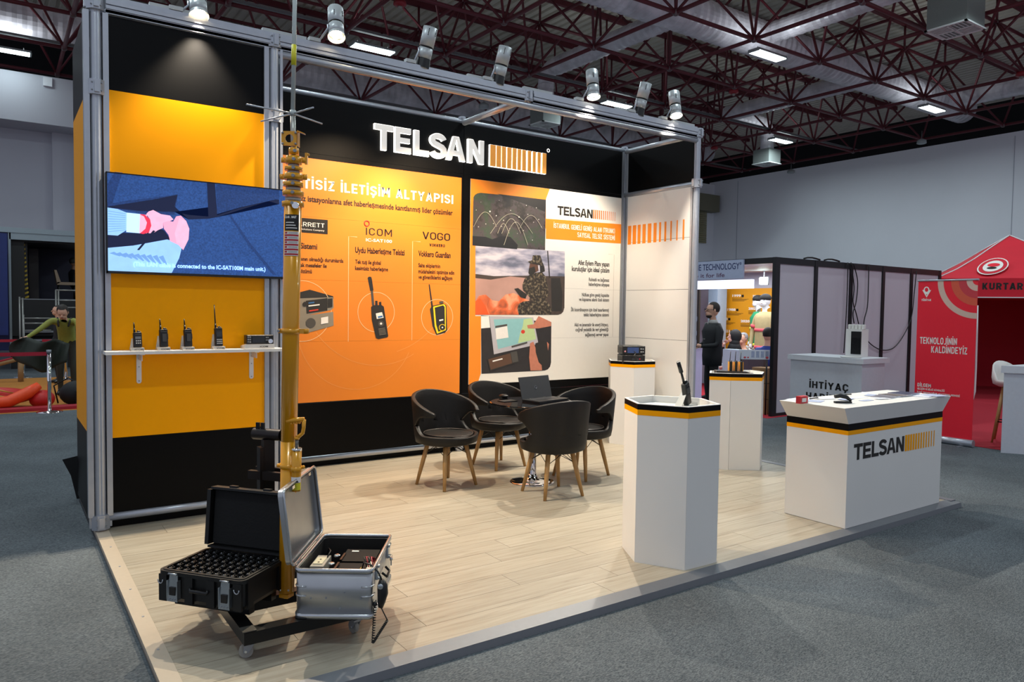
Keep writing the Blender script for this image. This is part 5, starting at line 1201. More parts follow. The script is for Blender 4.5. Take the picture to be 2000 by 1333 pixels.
# mast
mb_ = Vector((.585, -2.215, .166))
lean = Vector((.0135, -.0095, 1)).normalized()
def MP(z): return mb_+lean*((z-mb_.z)/lean.z)
ms = thing('telescopic_mast', 'ochre telescopic mast with stacked collars and a thin whip antenna', 'mast', (mb_.x, mb_.y, .135), world=True)
def zrow(v):
    lo, hi = 0.0, 4.2
    for _ in range(40):
        m_ = (lo+hi)/2
        if proj(MP(m_))[1] > v: lo = m_
        else: hi = m_
    return lo
z_top = zrow(395)
MB().cyl(MP(.166), MP(zrow(862)), .037, .0385, 28).cyl(MP(zrow(862)), MP(z_top), .0385, .0415, 28).build('outer_tube', M_mast, ms)
MB().cyl(MP(.135), MP(.17), .018, n=12).box(MP(.15), (.05, .05, .02), rz=.6).build('foot', M_mast, ms)
b = MB(); fwd = Vector((-.57, -.82, 0)); rt = Vector((.82, -.57, 0))
for k in (-1, 1): b.sph(MP(.185)+fwd*.037+rt*.02*k, .005, n=8, m=5)
b.build('screw', M_alu, ms)
# collars
rows = [(395, 404, .052, 'o'), (374, 383, .050, 'o'), (357, 365, .047, 'o'), (340, 352, .044, 'l'), (327, 334, .042, 'o'), (306, 321, .038, 'l'), (290, 303, .024, 'o')]
prev = rows[0]
for v0, v1, r, k in rows:
    a, c = MP(zrow(v1)), MP(zrow(v0))
    b = MB(); b.cyl(a, c, r, n=28)
    if k == 'l':
        for s in (-1, 1): b.cyl((a+c)/2+rt*s*(r+.012)-Vector((0, 0, .012)), (a+c)/2+rt*s*(r+.012)+Vector((0, 0, .012)), .011, n=12).box((a+c)/2+rt*s*(r+.004), (.022, .016, .016), rz=-.6)
    o = b.build('collar', M_mast, ms)
    MB().cyl((a+c)/2+fwd*(r-.004)+rt*.012, (a+c)/2+fwd*(r+.008)+rt*.012, .008, n=10).build('bolt', M_aludark, o)
for (va, vb, r) in ((386, 395, .037), (366, 374, .035), (352, 357, .032), (334, 340, .029), (321, 327, .026)):
    MB().cyl(MP(zrow(vb)), MP(zrow(va)), r, n=24).build('inner_tube', mat('grey_mast_tube', 'a8a69f', .35, .5), ms)
b = MB(); p = MP(zrow(310))+rt*.055; b.cyl(p-rt*.05, p, .006, n=8).box(p+rt*.006, (.012, .012, .055), rz=-.6).cyl(p+Vector((0, 0, .02)), p+Vector((0, 0, .02))+rt*.02, .006, n=8); b.build('tee_screw', M_mast, ms)
p = MP(zrow(404))+rt*.028+fwd*.046; MB().cyl(p-fwd*.01, p+fwd*.014, .016, n=16).build('steel_knob', M_chrome, ms)
# plates on the outer tube (rounded like the tube)
def wrap(z0, z1, a0, a1, r, m_, nm, par=None, k=10):
    vs = []
    for z in (z0, z1):
        c_ = MP(z)
        for i in range(k+1):
            a = math.radians(a0+(a1-a0)*i/k); vs.append(c_+(rt*math.sin(a)+fwd*math.cos(a))*r)
    b = MB().use(m_); b.add(vs, [(i, i+1, k+2+i, k+1+i) for i in range(k)], True); return b.build(nm, m_, par or ms)
z0, z1 = zrow(452), zrow(421); pla = wrap(z0, z1, -42, 58, .0425, M_ink, 'name_plate')
z0b, z1b = zrow(501), zrow(454); wrap(z0b, z1b, -42, 58, .0425, mat('label_white', 'e6e0dc', .4), 'label')
for i in range(5): 
    zz0 = z0b+(z1b-z0b)*(.03+.195*i); wrap(zz0, zz0+(z1b-z0b)*.07, -40, 56, .0428, mat('label_red', 'b5202c', .4), 'label_band', k=8)
    wrap(zz0+(z1b-z0b)*.1, zz0+(z1b-z0b)*.17, -38, -18, .0428, mat('label_red', 'b5202c', .4), 'label_sign', k=4)
    for q in (.10, .145): wrap(zz0+(z1b-z0b)*q, zz0+(z1b-z0b)*(q+.015), -10, 50, .0428, M_inkgrey, 'label_lettering', k=6)
A_ = MP(z1-.018)+fwd*.0415-rt*.026; lettering('CLARK MAST', A_, A_+rt*.056, .011, fwd, M_inkw, ms, .03)
for i in range(3): wrap(z0+.01+.013*i, z0+.014+.013*i, -30, 45-10*i, .043, M_inkw, 'plate_line', k=6)
# lower brackets, clamp ring and pump with handle
z = zrow(647); b = MB(); b.cyl(MP(z-.012), MP(z+.012), .045, n=28).box(MP(z)+rt*.058, (.05, .02, .022), rz=-.6).box(MP(z)-rt*.05, (.02, .016, .022), rz=-.6); b.cyl(MP(z)+rt*.075-Vector((0, 0, .012)), MP(z)+rt*.075+Vector((0, 0, .012)), .013, n=12)
o = b.build('clamp_ring', M_mast, ms); MB().cyl(MP(z)-rt*.055+fwd*.01, MP(z)-rt*.055+fwd*.022, .006, n=8).build('bolt', M_aludark, o)
z = zrow(910); pc = rt*.047+fwd*.03
PP = lambda zz: MP(zz)+pc
MB().cyl(PP(zrow(956)), PP(zrow(878)), .0235, n=24).build('pump_tube', M_mast, ms)
MB().cyl(PP(zrow(878)), PP(zrow(873)), .025, n=24).build('pump_cap', M_chrome, ms)
MB().cyl(PP(zrow(873)), PP(zrow(856)), .0085, n=12).build('pump_rod', mat('spring_steel', '77746e', .4, .8), ms)
b = MB(); b.cyl(MP(z-.011), MP(z+.011), .044, n=28).cyl(PP(z-.02), PP(z+.004), .029, n=24); b.box(MP(z)+pc*.5, (.05, .05, .02), rz=-.6).sph(PP(z)+rt*.034, .009, n=8, m=6).sph(MP(z)-rt*.05, .01, n=8, m=6)
o = b.build('clamp_ring', M_mast, ms)
zh = zrow(820); a0 = PP(zrow(853))
hp = [a0, a0+rt*.012+Vector((0, 0, .008)), a0+rt*.028+Vector((0, 0, .022)), a0+rt*.033+Vector((0, 0, .05)), a0+rt*.034+Vector((0, 0, .088))]
b = MB(); b.tube(hp, [.010, .009, .009, .009, .010], 8)
b.tube([a0+rt*.036+Vector((0, 0, .09)), a0+Vector((0, 0, .086))-rt*.01, a0+Vector((0, 0, .078))-rt*.05], [.011, .012, .011], 8)
for k in range(5): b.sph(a0+rt*(.012-.013*k)+Vector((0, 0, .074-.002*k)), .007, n=8, m=5)
b.cyl(PP(zrow(856)), PP(zrow(852)), .013, n=12); b.build('pump_handle', M_mast, ms)
zl = zrow(953); 
def wrapP(z0, z1, a0, a1, m_, nm, k=8):
    vs = []
    for zz in (z0, z1):
        c_ = PP(zz)
        for i in range(k+1):
            a = math.radians(a0+(a1-a0)*i/k); vs.append(c_+(rt*math.sin(a)+fwd*math.cos(a))*.0243)
    b = MB().use(m_); b.add(vs, [(i, i+1, k+2+i, k+1+i) for i in range(k)], True); return b.build(nm, m_, ms)
wrapP(zrow(939), zrow(928), -75, 75, mat('label_white', 'e6e0dc', .4), 'warning_label'); wrapP(zl, zrow(939.5), -75, 75, mat('label_yellow', 'd8cf2a', .4), 'warning_label')
A0 = PP(zrow(935))+fwd*.0255; MB().slab([A0-rt*.004-Vector((0, 0, .008)), A0+rt*.018-fwd*.006-Vector((0, 0, .008)), A0+rt*.007+Vector((0, 0, .012))], fwd*.001).build('warning_triangle', M_ink, ms)
# antenna
zc, za, zb_ = zrow(268), zrow(302), zrow(222)
AO = rt*-.008
MB().cyl(MP(zrow(305))+AO*0, MP(zrow(226))+AO, .0125, n=16).build('antenna_tube', mat('grey_mast_tube', 'a8a69f', .35, .5), ms)
b = MB().use(M_mast)
z0, z1 = zrow(286), zrow(258); c0 = MP((z0+z1)/2)-rt*.018+fwd*.018
w_, h_ = .038, (z1-z0)/2
rg = [(.020*math.cos(2*PI*k/20), .020*math.sin(2*PI*k/20)) for k in range(20)]; sq = []
for k in range(20):
    a = 2*PI*k/20; s = 1/max(abs(math.cos(a)), abs(math.sin(a))); sq.append((w_*math.cos(a)*s, h_*math.sin(a)*s))
vs = [c0+rt*x+Vector((0, 0, z)) for x, z in rg]+[c0+rt*x+Vector((0, 0, z)) for x, z in sq]; vs += [v-fwd*.006 for v in vs]
fs = []
for k in range(20):
    j = (k+1) % 20; fs += [(k, j, 20+j, 20+k), (40+k, 60+k, 60+j, 40+j), (20+k, 20+j, 60+j, 60+k), (k, 40+k, 40+j, j)]
b.add(vs, fs, False); b.slab([c0+rt*.038+Vector((0, 0, h_)), c0+rt*.07-fwd*.01+Vector((0, 0, h_-.012)), c0+rt*.07-fwd*.03+Vector((0, 0, h_-.012)), c0+rt*.038-fwd*.03+Vector((0, 0, h_))], (0, 0, .005))
b.slab([c0+rt*.034-Vector((0, 0, h_)), c0+rt*.038-Vector((0, 0, h_)), c0+rt*.038+Vector((0, 0, h_)), c0+rt*.034+Vector((0, 0, h_))], -fwd*.045)
o = b.build('antenna_bracket', None, ms)
MB().tube([c0+rt*.033-Vector((0, 0, h_)), c0+rt*.03-Vector((0, 0, h_+.05))], .004, 6).build('bracket_rod', M_mast, ms)
b = MB()
for e in (-1, 1):
    for q in (-1, 1): b.sph(c0+rt*.031*e+Vector((0, 0, (h_-.008)*q))+fwd*.003, .006, n=8, m=5)
b.build('bolt', M_aludark, o)
M_whip = mat('whip_grey', 'b4bbb8', .4)
MB().cyl(MP(zrow(226))+AO, MP(zrow(216))+AO, .0145, n=16).cyl(MP(zrow(216))+AO, MP(3.34)+AO+rt*-.0, .0105, .0095, 12).build('whip', M_whip, ms)
z0, z1 = zrow(128), zrow(88)
MB().cyl(MP(z0)+AO, MP(z1)+AO, .0122, n=14).build('yellow_label', mat('label_yellow', 'd8cf2a', .4), ms)
pj = MP(zrow(222))+AO
for (u, v) in ((481, 204), (612, 210), (510, 237), (629, 242)):
    d = ray(u, v); side = -1 if (u, v) in ((481, 204), (612, 210)) else 1
    # radials are level rods: meet the pixel ray at the rod height
    e = PZ(u, v, pj.z + (.004 if side < 0 else -.004)); dd = (e-pj); L = dd.length
    if L > .26: e = pj+dd*(.26/L)
    MB().cyl(pj, e, .0042, .004, 8).build('radial_rod', M_alu, ms)

# ================================================================ BLACK CASE (open, full of foam slots)
e1 = Vector((.62, -.785, 0)); e2 = Vector((.785, .62, 0)); FL = Vector((.045, -2.04, 0)); cw, cdp = .455, .33
C0 = FL+e1*cw/2+e2*cdp/2; crz = math.atan2(e1.y, e1.x)
cs = thing('equipment_case', 'open black plastic equipment case resting on the trolley frame', 'case', (C0.x, C0.y, FT+.047), rz=crz)
hh = .150
# shell walls with ribs (local x along the front edge, local -y = front)
def wallbox(b, z0, z1, o, th):
    x, y = cw/2+o, cdp/2+o; b.bx(-x, x, -y, -y+th, z0, z1).bx(-x, x, y-th, y, z0, z1).bx(-x, -x+th, -y, y, z0, z1).bx(x-th, x, -y, y, z0, z1); return b
pts = rrect(cw-.02, cdp-.02, .03, 4); ptt = rrect(cw, cdp, .03, 4)
b = MB(); b.prism(pts, 0, .02, ptt); n = len(ptt); inn = rrect(cw-.024, cdp-.024, .024, 4)
b.add([(*q, .02) for q in ptt]+[(*q, hh) for q in ptt]+[(*q, .02) for q in inn]+[(*q, hh) for q in inn],
      [(i, (i+1) % n, n+(i+1) % n, n+i) for i in range(n)]+[(2*n+i, 2*n+(i+1) % n, 3*n+(i+1) % n, 3*n+i) for i in range(n)]+[(n+i, n+(i+1) % n, 3*n+(i+1) % n, 3*n+i) for i in range(n)], False)
b.build('body', M_blackplastic, cs)
def rim_ring(w, d, r, z0, z1, t_, nm, par):
    a, c = rrect(w, d, r, 5), rrect(w-t_, d-t_, max(r-t_/2, .002), 5); n = len(a); b = MB()
    b.add([(*q, z0) for q in a]+[(*q, z1) for q in a]+[(*q, z0) for q in c]+[(*q, z1) for q in c],
          [(i, (i+1) % n, n+(i+1) % n, n+i) for i in range(n)]+[(2*n+i, 2*n+(i+1) % n, 3*n+(i+1) % n, 3*n+i) for i in range(n)]+[(n+i, n+(i+1) % n, 3*n+(i+1) % n, 3*n+i) for i in range(n)]+[(i, (i+1) % n, 2*n+(i+1) % n, 2*n+i) for i in range(n)], False)
    return b.build(nm, M_blackplastic, par)
rim_ring(cw+.022, cdp+.022, .035, hh-.022, hh-.004, .03, 'rim', cs)
for k in (-.205, -.06, .06, .205): MB().bx(k-.022, k+.022, -cdp/2-.012, -cdp/2+.002, .004, hh-.02).build('rib', M_blackplastic, cs)
for k in (-.12, .12): MB().bx(cw/2-.002, cw/2+.01, k-.02, k+.02, .004, hh-.02).bx(-cw/2-.01, -cw/2+.002, k-.02, k+.02, .004, hh-.02).build('rib', M_blackplastic, cs)
MB().tube([(-.05, -cdp/2-.012, .08), (-.045, -cdp/2-.018, .07), (.045, -cdp/2-.018, .07), (.05, -cdp/2-.012, .08)], .008, 8).build('handle', M_blackplastic, cs)
M_latch = mat('latch_steel', 'b9bfc3', .25, .9)
for x in (-.14, .145):
    b = MB(); b.slab([(x-.022, -cdp/2-.014, .138), (x+.022, -cdp/2-.014, .138), (x+.03, -cdp/2-.026, .012), (x-.03, -cdp/2-.026, .012)], (0, .004, 0)); b.bx(x-.03, x-.026, -cdp/2-.027, -cdp/2-.004, .02, .11).bx(x+.026, x+.03, -cdp/2-.027, -cdp/2-.004, .02, .11)
    b.cyl((x-.024, -cdp/2-.02, .14), (x+.024, -cdp/2-.02, .14), .005, n=8); lt = b.build('latch', M_latch, cs)
    MB().bx(x-.016, x+.016, -cdp/2-.0268, -cdp/2-.022, .042, .08).build('latch_opening', M_ink, lt)
    b = MB()
    for k in (-.016, 0, .016): b.cyl((x+k, -cdp/2-.028, .024), (x+k, -cdp/2-.023, .024), .004, n=8)
    b.build('rivet', M_aludark, lt)
for x in (-.215, .205):
    MB().tube([(x+.014*math.cos(PI+PI*k/8), -cdp/2-.016, .105+.018*math.sin(PI+PI*k/8)) for k in range(9)], .0025, 6).build('d_ring', M_alu, cs)
MB().bx(-cw/2+.015, cw/2-.015, -cdp/2+.015, cdp/2-.015, .08, .122).build('foam_insert', mat('black_foam', '0d0d0e', .9, bump=.3, nscale=80), cs)
me = MB().use(M_blackplastic).rbox((0, 0, .012), (.022, .030, .028), .004).cyl((.004, .004, .026), (.004, .004, .034), .003, n=6).mesh('walkie')
tip = MB().use(M_alu).sph((0, 0, 0), .0026, n=6, m=4).mesh('contact_pin')
for i in range(10):
    for j in range(6):
        x, y = -.195+.0433*i, -.13+.050*j
        o = obj('radio_slot', me, cs, loc=(x+.006*(j % 2), y, .122)); obj('contact_pin', tip, o, loc=(-.004, -.008, .027))
# lid
ang = math.radians(97)
def LP(x, s, d): # x along hinge, s up the lid, d depth towards the front
    return Vector((x, cdp/2+.012+s*math.cos(ang)*-1*0+s*.09, hh+.004+s*math.sin(ang)*.99)) + Vector((0, -1, .09))*d
H_ = .312; b = MB()
def lidslab(b, x0, x1, s0, s1, d0, d1):
    vs = [LP(x, s, d) for x in (x0, x1) for s in (s0, s1) for d in (d0, d1)]
    return b.add(vs, [(0, 1, 3, 2), (4, 6, 7, 5), (0, 4, 5, 1), (2, 3, 7, 6), (0, 2, 6, 4), (1, 5, 7, 3)], False)
lw = cw/2+.011
lidslab(b, -lw+.02, lw-.02, .0, H_, -.022, -.016); lidslab(b, -lw+.02, lw-.02, H_-.012, H_, -.022, .03); lidslab(b, -lw+.02, lw-.02, 0, .012, -.022, .03)
lidslab(b, -lw, -lw+.022, .015, H_-.015, -.022, .03); lidslab(b, lw-.022, lw, .015, H_-.015, -.022, .03)
ld = b.build('lid', M_blackplastic, cs)
for k in (-.10, .1): lb = MB(); lidslab(lb, k-.02, k+.02, H_, H_+.01, -.01, .012); lb.build('lid_catch', M_blackplastic, ld)
lb = MB(); lidslab(lb, -lw+.03, lw-.03, .02, H_-.02, -.016, .004); lb.build('lid_foam', mat('black_foam', '0d0d0e', .9), ld)
for k in (-.13, .13): MB().cyl((k-.03, cdp/2+.016, hh-.002), (k+.03, cdp/2+.016, hh-.002), .007, n=8).build('hinge', M_blackplastic, cs)
lb = MB(); lidslab(lb, -lw-.004, -lw+.004, H_-.12, H_-.09, -.015, .02); lb.build('lid_catch', M_blackplastic, ld)

# ================================================================ ALUMINIUM BOX
a1 = Vector((.821, -.571, 0)); a2 = Vector((.55, .835, 0)).normalized(); a2 = Vector((.571, .821, 0)); aFL = Vector((.538, -2.483, 0)); aw, ad, ah = .355, .53, .232
A0 = aFL+a1*aw/2+a2*ad/2; arz = math.atan2(a1.y, a1.x)
ab = thing('aluminium_box', 'open silver aluminium equipment box with battery gear inside', 'case', (A0.x, A0.y, FT+.002), rz=arz)
def ring_wall(b, w, d, r, z0, z1, t_):
    a, c = rrect(w, d, r, 5), rrect(w-2*t_, d-2*t_, max(r-t_, .002), 5); n = len(a)
    b.add([(*q, z0) for q in a]+[(*q, z1) for q in a]+[(*q, z0) for q in c]+[(*q, z1) for q in c],
          [(i, (i+1) % n, n+(i+1) % n, n+i) for i in range(n)]+[(2*n+i, 2*n+(i+1) % n, 3*n+(i+1) % n, 3*n+i) for i in range(n)]+[(n+i, n+(i+1) % n, 3*n+(i+1) % n, 3*n+i) for i in range(n)]+[(i, (i+1) % n, 2*n+(i+1) % n, 2*n+i) for i in range(n)], True)
    return b
b = MB(); ring_wall(b, aw, ad, .03, .008, ah, .003).prism(rrect(aw-.006, ad-.006, .028, 5), .008, .012); b.build('body', M_casealu, ab)
b = MB(); a_ = rrect(aw-.012, ad-.012, .026, 4); n = len(a_); b.add([(*q, .02) for q in a_]+[(*q, ah-.02) for q in a_], [(i, n+i, n+(i+1) % n, (i+1) % n) for i in range(n)], True); b.build('inner_lining', mat('inner_dark', '1a1715', .6), ab)
b = MB(); ring_wall(b, aw+.012, ad+.012, .034, ah-.018, ah+.002, .012); b.build('top_rim', mat('rim_aluminium', 'c2c5c8', .25, .9), ab)
b = MB(); ring_wall(b, aw+.012, ad+.012, .034, 0, .022, .02).prism(rrect(aw, ad, .03, 5), .001, .006); b.build('bottom_rim', mat('rim_aluminium', 'c2c5c8', .25, .9), ab)
for e in (-1, 1):
    for z in (.105, .15):
        q = [(e*(aw/2-.03+.032*math.sin(PI/2*k/6)), -(ad/2-.03+.032*math.cos(PI/2*k/6)), z) for k in range(7)]
        q = [(e*(aw/2-.05), -ad/2-.002, z)]+q+[(e*(aw/2+.002), -ad/2+.05, z)]
        MB().tube(q, .004, 6).build('corner_bead', mat('rim_aluminium', 'c2c5c8', .25, .9), ab)
b = MB()
for x, z in ((-.105, .095), (-.035, .097), (.125, .095), (.03, .05), (.05, .125)): b.cyl((x, -ad/2-.003, z), (x, -ad/2+.004, z), .004, n=10)
b.build('rivet', M_aludark, ab)
M_bat = mat('battery_black', '060607', .65, spec=.15)
iz = ah-.055
MB().bx(-aw/2+.01, aw/2-.01, -ad/2+.01, ad/2-.01, .01, .06).build('inner_tray', mat('inner_dark', '1a1715', .6), ab)
MB().bx(-.03, .14, -.02, .16, .06, .185).build('battery', M_bat, ab); MB().bx(-.03, .14, -.15, -.03, .06, .18).build('battery', M_bat, ab)
for y in (-.02, -.155): MB().bx(-.03, -.02, y, y+.1, .185, .193).build('battery_clip', M_satin, ab)
MB().bx(.0, .035, .12, .135, .1855, .187).build('battery_label', M_posterwhite, ab)
for y in (.06, -.06): MB().sph((-.06, y, .185), .018, (1, 1, .5), n=12, m=6).build('connector_plug', M_chrome, ab)
MB().bx(-.155, -.09, -.1, .06, .14, .185).build('socket_block', mat('socket_grey', 'aaa597', .5), ab)
b = MB().use(mat('socket_cream', 'ded6b4', .5)).bx(-.148, -.103, -.07, .02, .185, .189); so = b.build('socket_face', None, ab)
b = MB(); 
for y in (-.05, -.01): b.cyl((-.125, y, .189), (-.125, y, .1905), .005, n=8)
b.build('socket_hole', M_ink, so)
MB().bx(-aw/2+.01, aw/2-.01, -ad/2+.008, -ad/2+.10, .15, .19).build('front_shelf', mat('inner_brown', '332b25', .6), ab)
MB().bx(-.02, .07, -ad/2+.02, -ad/2+.08, .19, .196).build('orange_board', mat('orange_board', 'c0601c', .5), ab)
MB().bx(-.15, -.04, -ad/2+.02, -ad/2+.08, .19, .2).build('dark_unit', M_bat, ab); MB().bx(.085, .12, -ad/2+.03, -ad/2+.08, .19, .21).build('plug', M_bat, ab)
MB().bx(.12, .16, -.12, -.02, .15, .185).build('terminal_block', mat('terminal_cream', 'd8cdb8', .5), ab)
for k in range(4): MB().tube([(.12+.01*k, -.10, .185), (.10+.012*k, -.07, .225), (.13+.006*k, -.04, .21), (.15, -.05-.01*k, .18)], .003, 6).build('wire', mat('red_wire', 'b0303a', .5) if k % 2 else M_satin, ab)
MB().tube([(.10, -.2, .2), (.12, -.19, .22)], .004, 6).build('wire', mat('yellow_wire', 'e0b020', .5), ab)
MB().tube([(-.13, .1, .15), (-.12, .13, .2), (-.10, .09, .2), (-.1, .02, .19)], .003, 6).build('wire', M_satin, ab)
# lid, hinged on the left edge, leaning slightly outwards
def AP(s, y, d): return Vector((-aw/2-.012-s*.115-d, y, ah+.012+s*.985-d*.115))
def albox(b, s0, s1, y0, y1, d0, d1):
    vs = [AP(s, y, d) for s in (s0, s1) for y in (y0, y1) for d in (d0, d1)]
    return b.add(vs, [(0, 1, 3, 2), (4, 6, 7, 5), (0, 4, 5, 1), (2, 3, 7, 6), (0, 2, 6, 4), (1, 5, 7, 3)], False)
LH = aw+.0
rp = rrect(LH, ad+.008, .03, 4); n = len(rp)
b = MB(); b.add([AP(x+LH/2, y, .028) for x, y in rp]+[AP(x+LH/2, y, .024) for x, y in rp], [tuple(range(n)), tuple(range(n, 2*n))[::-1]], False); 
b.add([AP(x+LH/2, y, .028) for x, y in rp]+[AP(x+LH/2, y, -.0) for x, y in rp], [(i, (i+1) % n, n+(i+1) % n, n+i) for i in range(n)], True)
al = b.build('lid', M_casealu, ab)
MB().tube([AP(x*1.01+LH/2, y*1.01, .0) for x, y in rp], .0065, 8, closed=True).build('lid_rim', mat('rim_aluminium', 'c2c5c8', .25, .9), al)
MB().tube([AP(x*.95+LH/2, y*.955, .004) for x, y in rp], .004, 6, closed=True).build('lid_seal', M_rubber, al)
for y in (-.14, .14):
    b = MB(); albox(b, LH-.022, LH-.008, y-.018, y+.018, -.008, .01); b.build('lid_catch', M_chrome, al)
for y in (-.17, .17): MB().cyl((-aw/2-.012, y-.03, ah+.006), (-aw/2-.012, y+.03, ah+.006), .007, n=8).build('hinge', M_casealu, ab)
# latches and keys on the right side
for y in (-.17, .13):
    b = MB(); b.bx(aw/2+.002, aw/2+.012, y-.022, y+.022, ah-.075, ah-.02).cyl((aw/2+.014, y-.024, ah-.012), (aw/2+.014, y+.024, ah-.012), .006, n=10).cyl((aw/2+.014, y-.016, ah-.07), (aw/2+.014, y+.016, ah-.07), .005, n=10); b.build('latch', M_latch, ab)
    kk = MB(); kk.tube([(aw/2+.02+.007*math.cos(2*PI*i/12), y+.005, ah-.07+.007*math.sin(2*PI*i/12)) for i in range(12)], .0012, 5, closed=True).cyl((aw/2+.022, y+.005, ah-.078), (aw/2+.022, y+.005, ah-.092), .008, n=10).bx(aw/2+.019, aw/2+.025, y+.003, y+.007, ah-.12, ah-.09); kk.build('key', M_latch, ab)
MB().tube([(aw/2+.008, -.05, .14), (aw/2+.03, -.045, .12), (aw/2+.03, .035, .12), (aw/2+.008, .04, .14)], .006, 8).build('handle', M_satin, ab)
# hand microphone on its coiled cord, hanging off the right side
hm = thing('hand_microphone', 'black hand microphone with coiled cord hanging off the aluminium box', 'microphone', (A0.x, A0.y, FT+.002), rz=arz)
mx, my = aw/2+.038, -.235
b = MB(); b.tube([(mx, my, .175), (mx+.004, my, .15), (mx+.006, my, .11), (mx, my, .07), (mx-.004, my, .045)], [.012, .024, .025, .018, .012], 12); b.build('body', M_blackplastic, hm)
MB().sph((mx-.002, my-.022, .15), .014, (1, .4, 1), n=10, m=6).build('grille', M_latch, hm)
MB().tube([(.115, -.21, .205), (.13, -.22, .25), (.165, -.225, .24), (aw/2+.02, -.23, .21), (mx, my, .175)], .004, 8).build('lead', M_blackplastic, hm)
pts = []; n = 150
for i in range(n):
    s = i/(n-1)
    if s < .5: c_ = Vector((mx-.030, my-.0, .055)).lerp(Vector((mx-.035, my-.02, -.115)), s*2)
    else: c_ = Vector((mx-.035, my-.02, -.115)).lerp(Vector((mx+.028, my, -.015)), (s-.5)*2)
    a = i*2*PI/5; w2 = .0062; pts.append(c_+Vector((w2*math.cos(a), w2*math.sin(a), 0)))
pts.append(Vector((mx+.01, my, .02))); pts.append(Vector((mx-.002, my, .045)))
MB().tube(pts, .003, 4).build('coiled_cord', M_blackplastic, hm)
MB().sph((mx-.03, my, .06), .012, n=10, m=6).tube([(mx-.03, my, .06), (aw/2+.01, my+.02, .07)], .004, 6).build('cord_clip', M_blackplastic, hm)
# ================================================================ PEOPLE
JN = {'pelvis': ((0, 0, .95), .135), 'waist': ((0, 0, 1.10), .12), 'chest': ((0, .0, 1.30), .145), 'neck0': ((0, -.01, 1.45), .075), 'neck': ((0, .0, 1.52), .052),
      'jaw': ((0, .03, 1.585), .066), 'skull': ((0, .01, 1.66), .085), 'crown': ((0, .0, 1.715), .062),
      'sh': ((.17, -.01, 1.41), .062), 'el': ((.235, -.03, 1.13), .045), 'wr': ((.25, .08, .90), .030), 'pa': ((.25, .11, .84), .030),
      'hip': ((.09, 0, .88), .088), 'kn': ((.10, .02, .49), .060), 'an': ((.10, -.02, .09), .042), 'to': ((.115, .13, .035), .036)}
BONES = [('pelvis', 'waist', 'torso'), ('waist', 'chest', 'torso'), ('chest', 'neck0', 'torso'), ('neck0', 'neck', 'skin'), ('neck', 'jaw', 'skin'), ('jaw', 'skull', 'skin'), ('skull', 'crown', 'skin')]
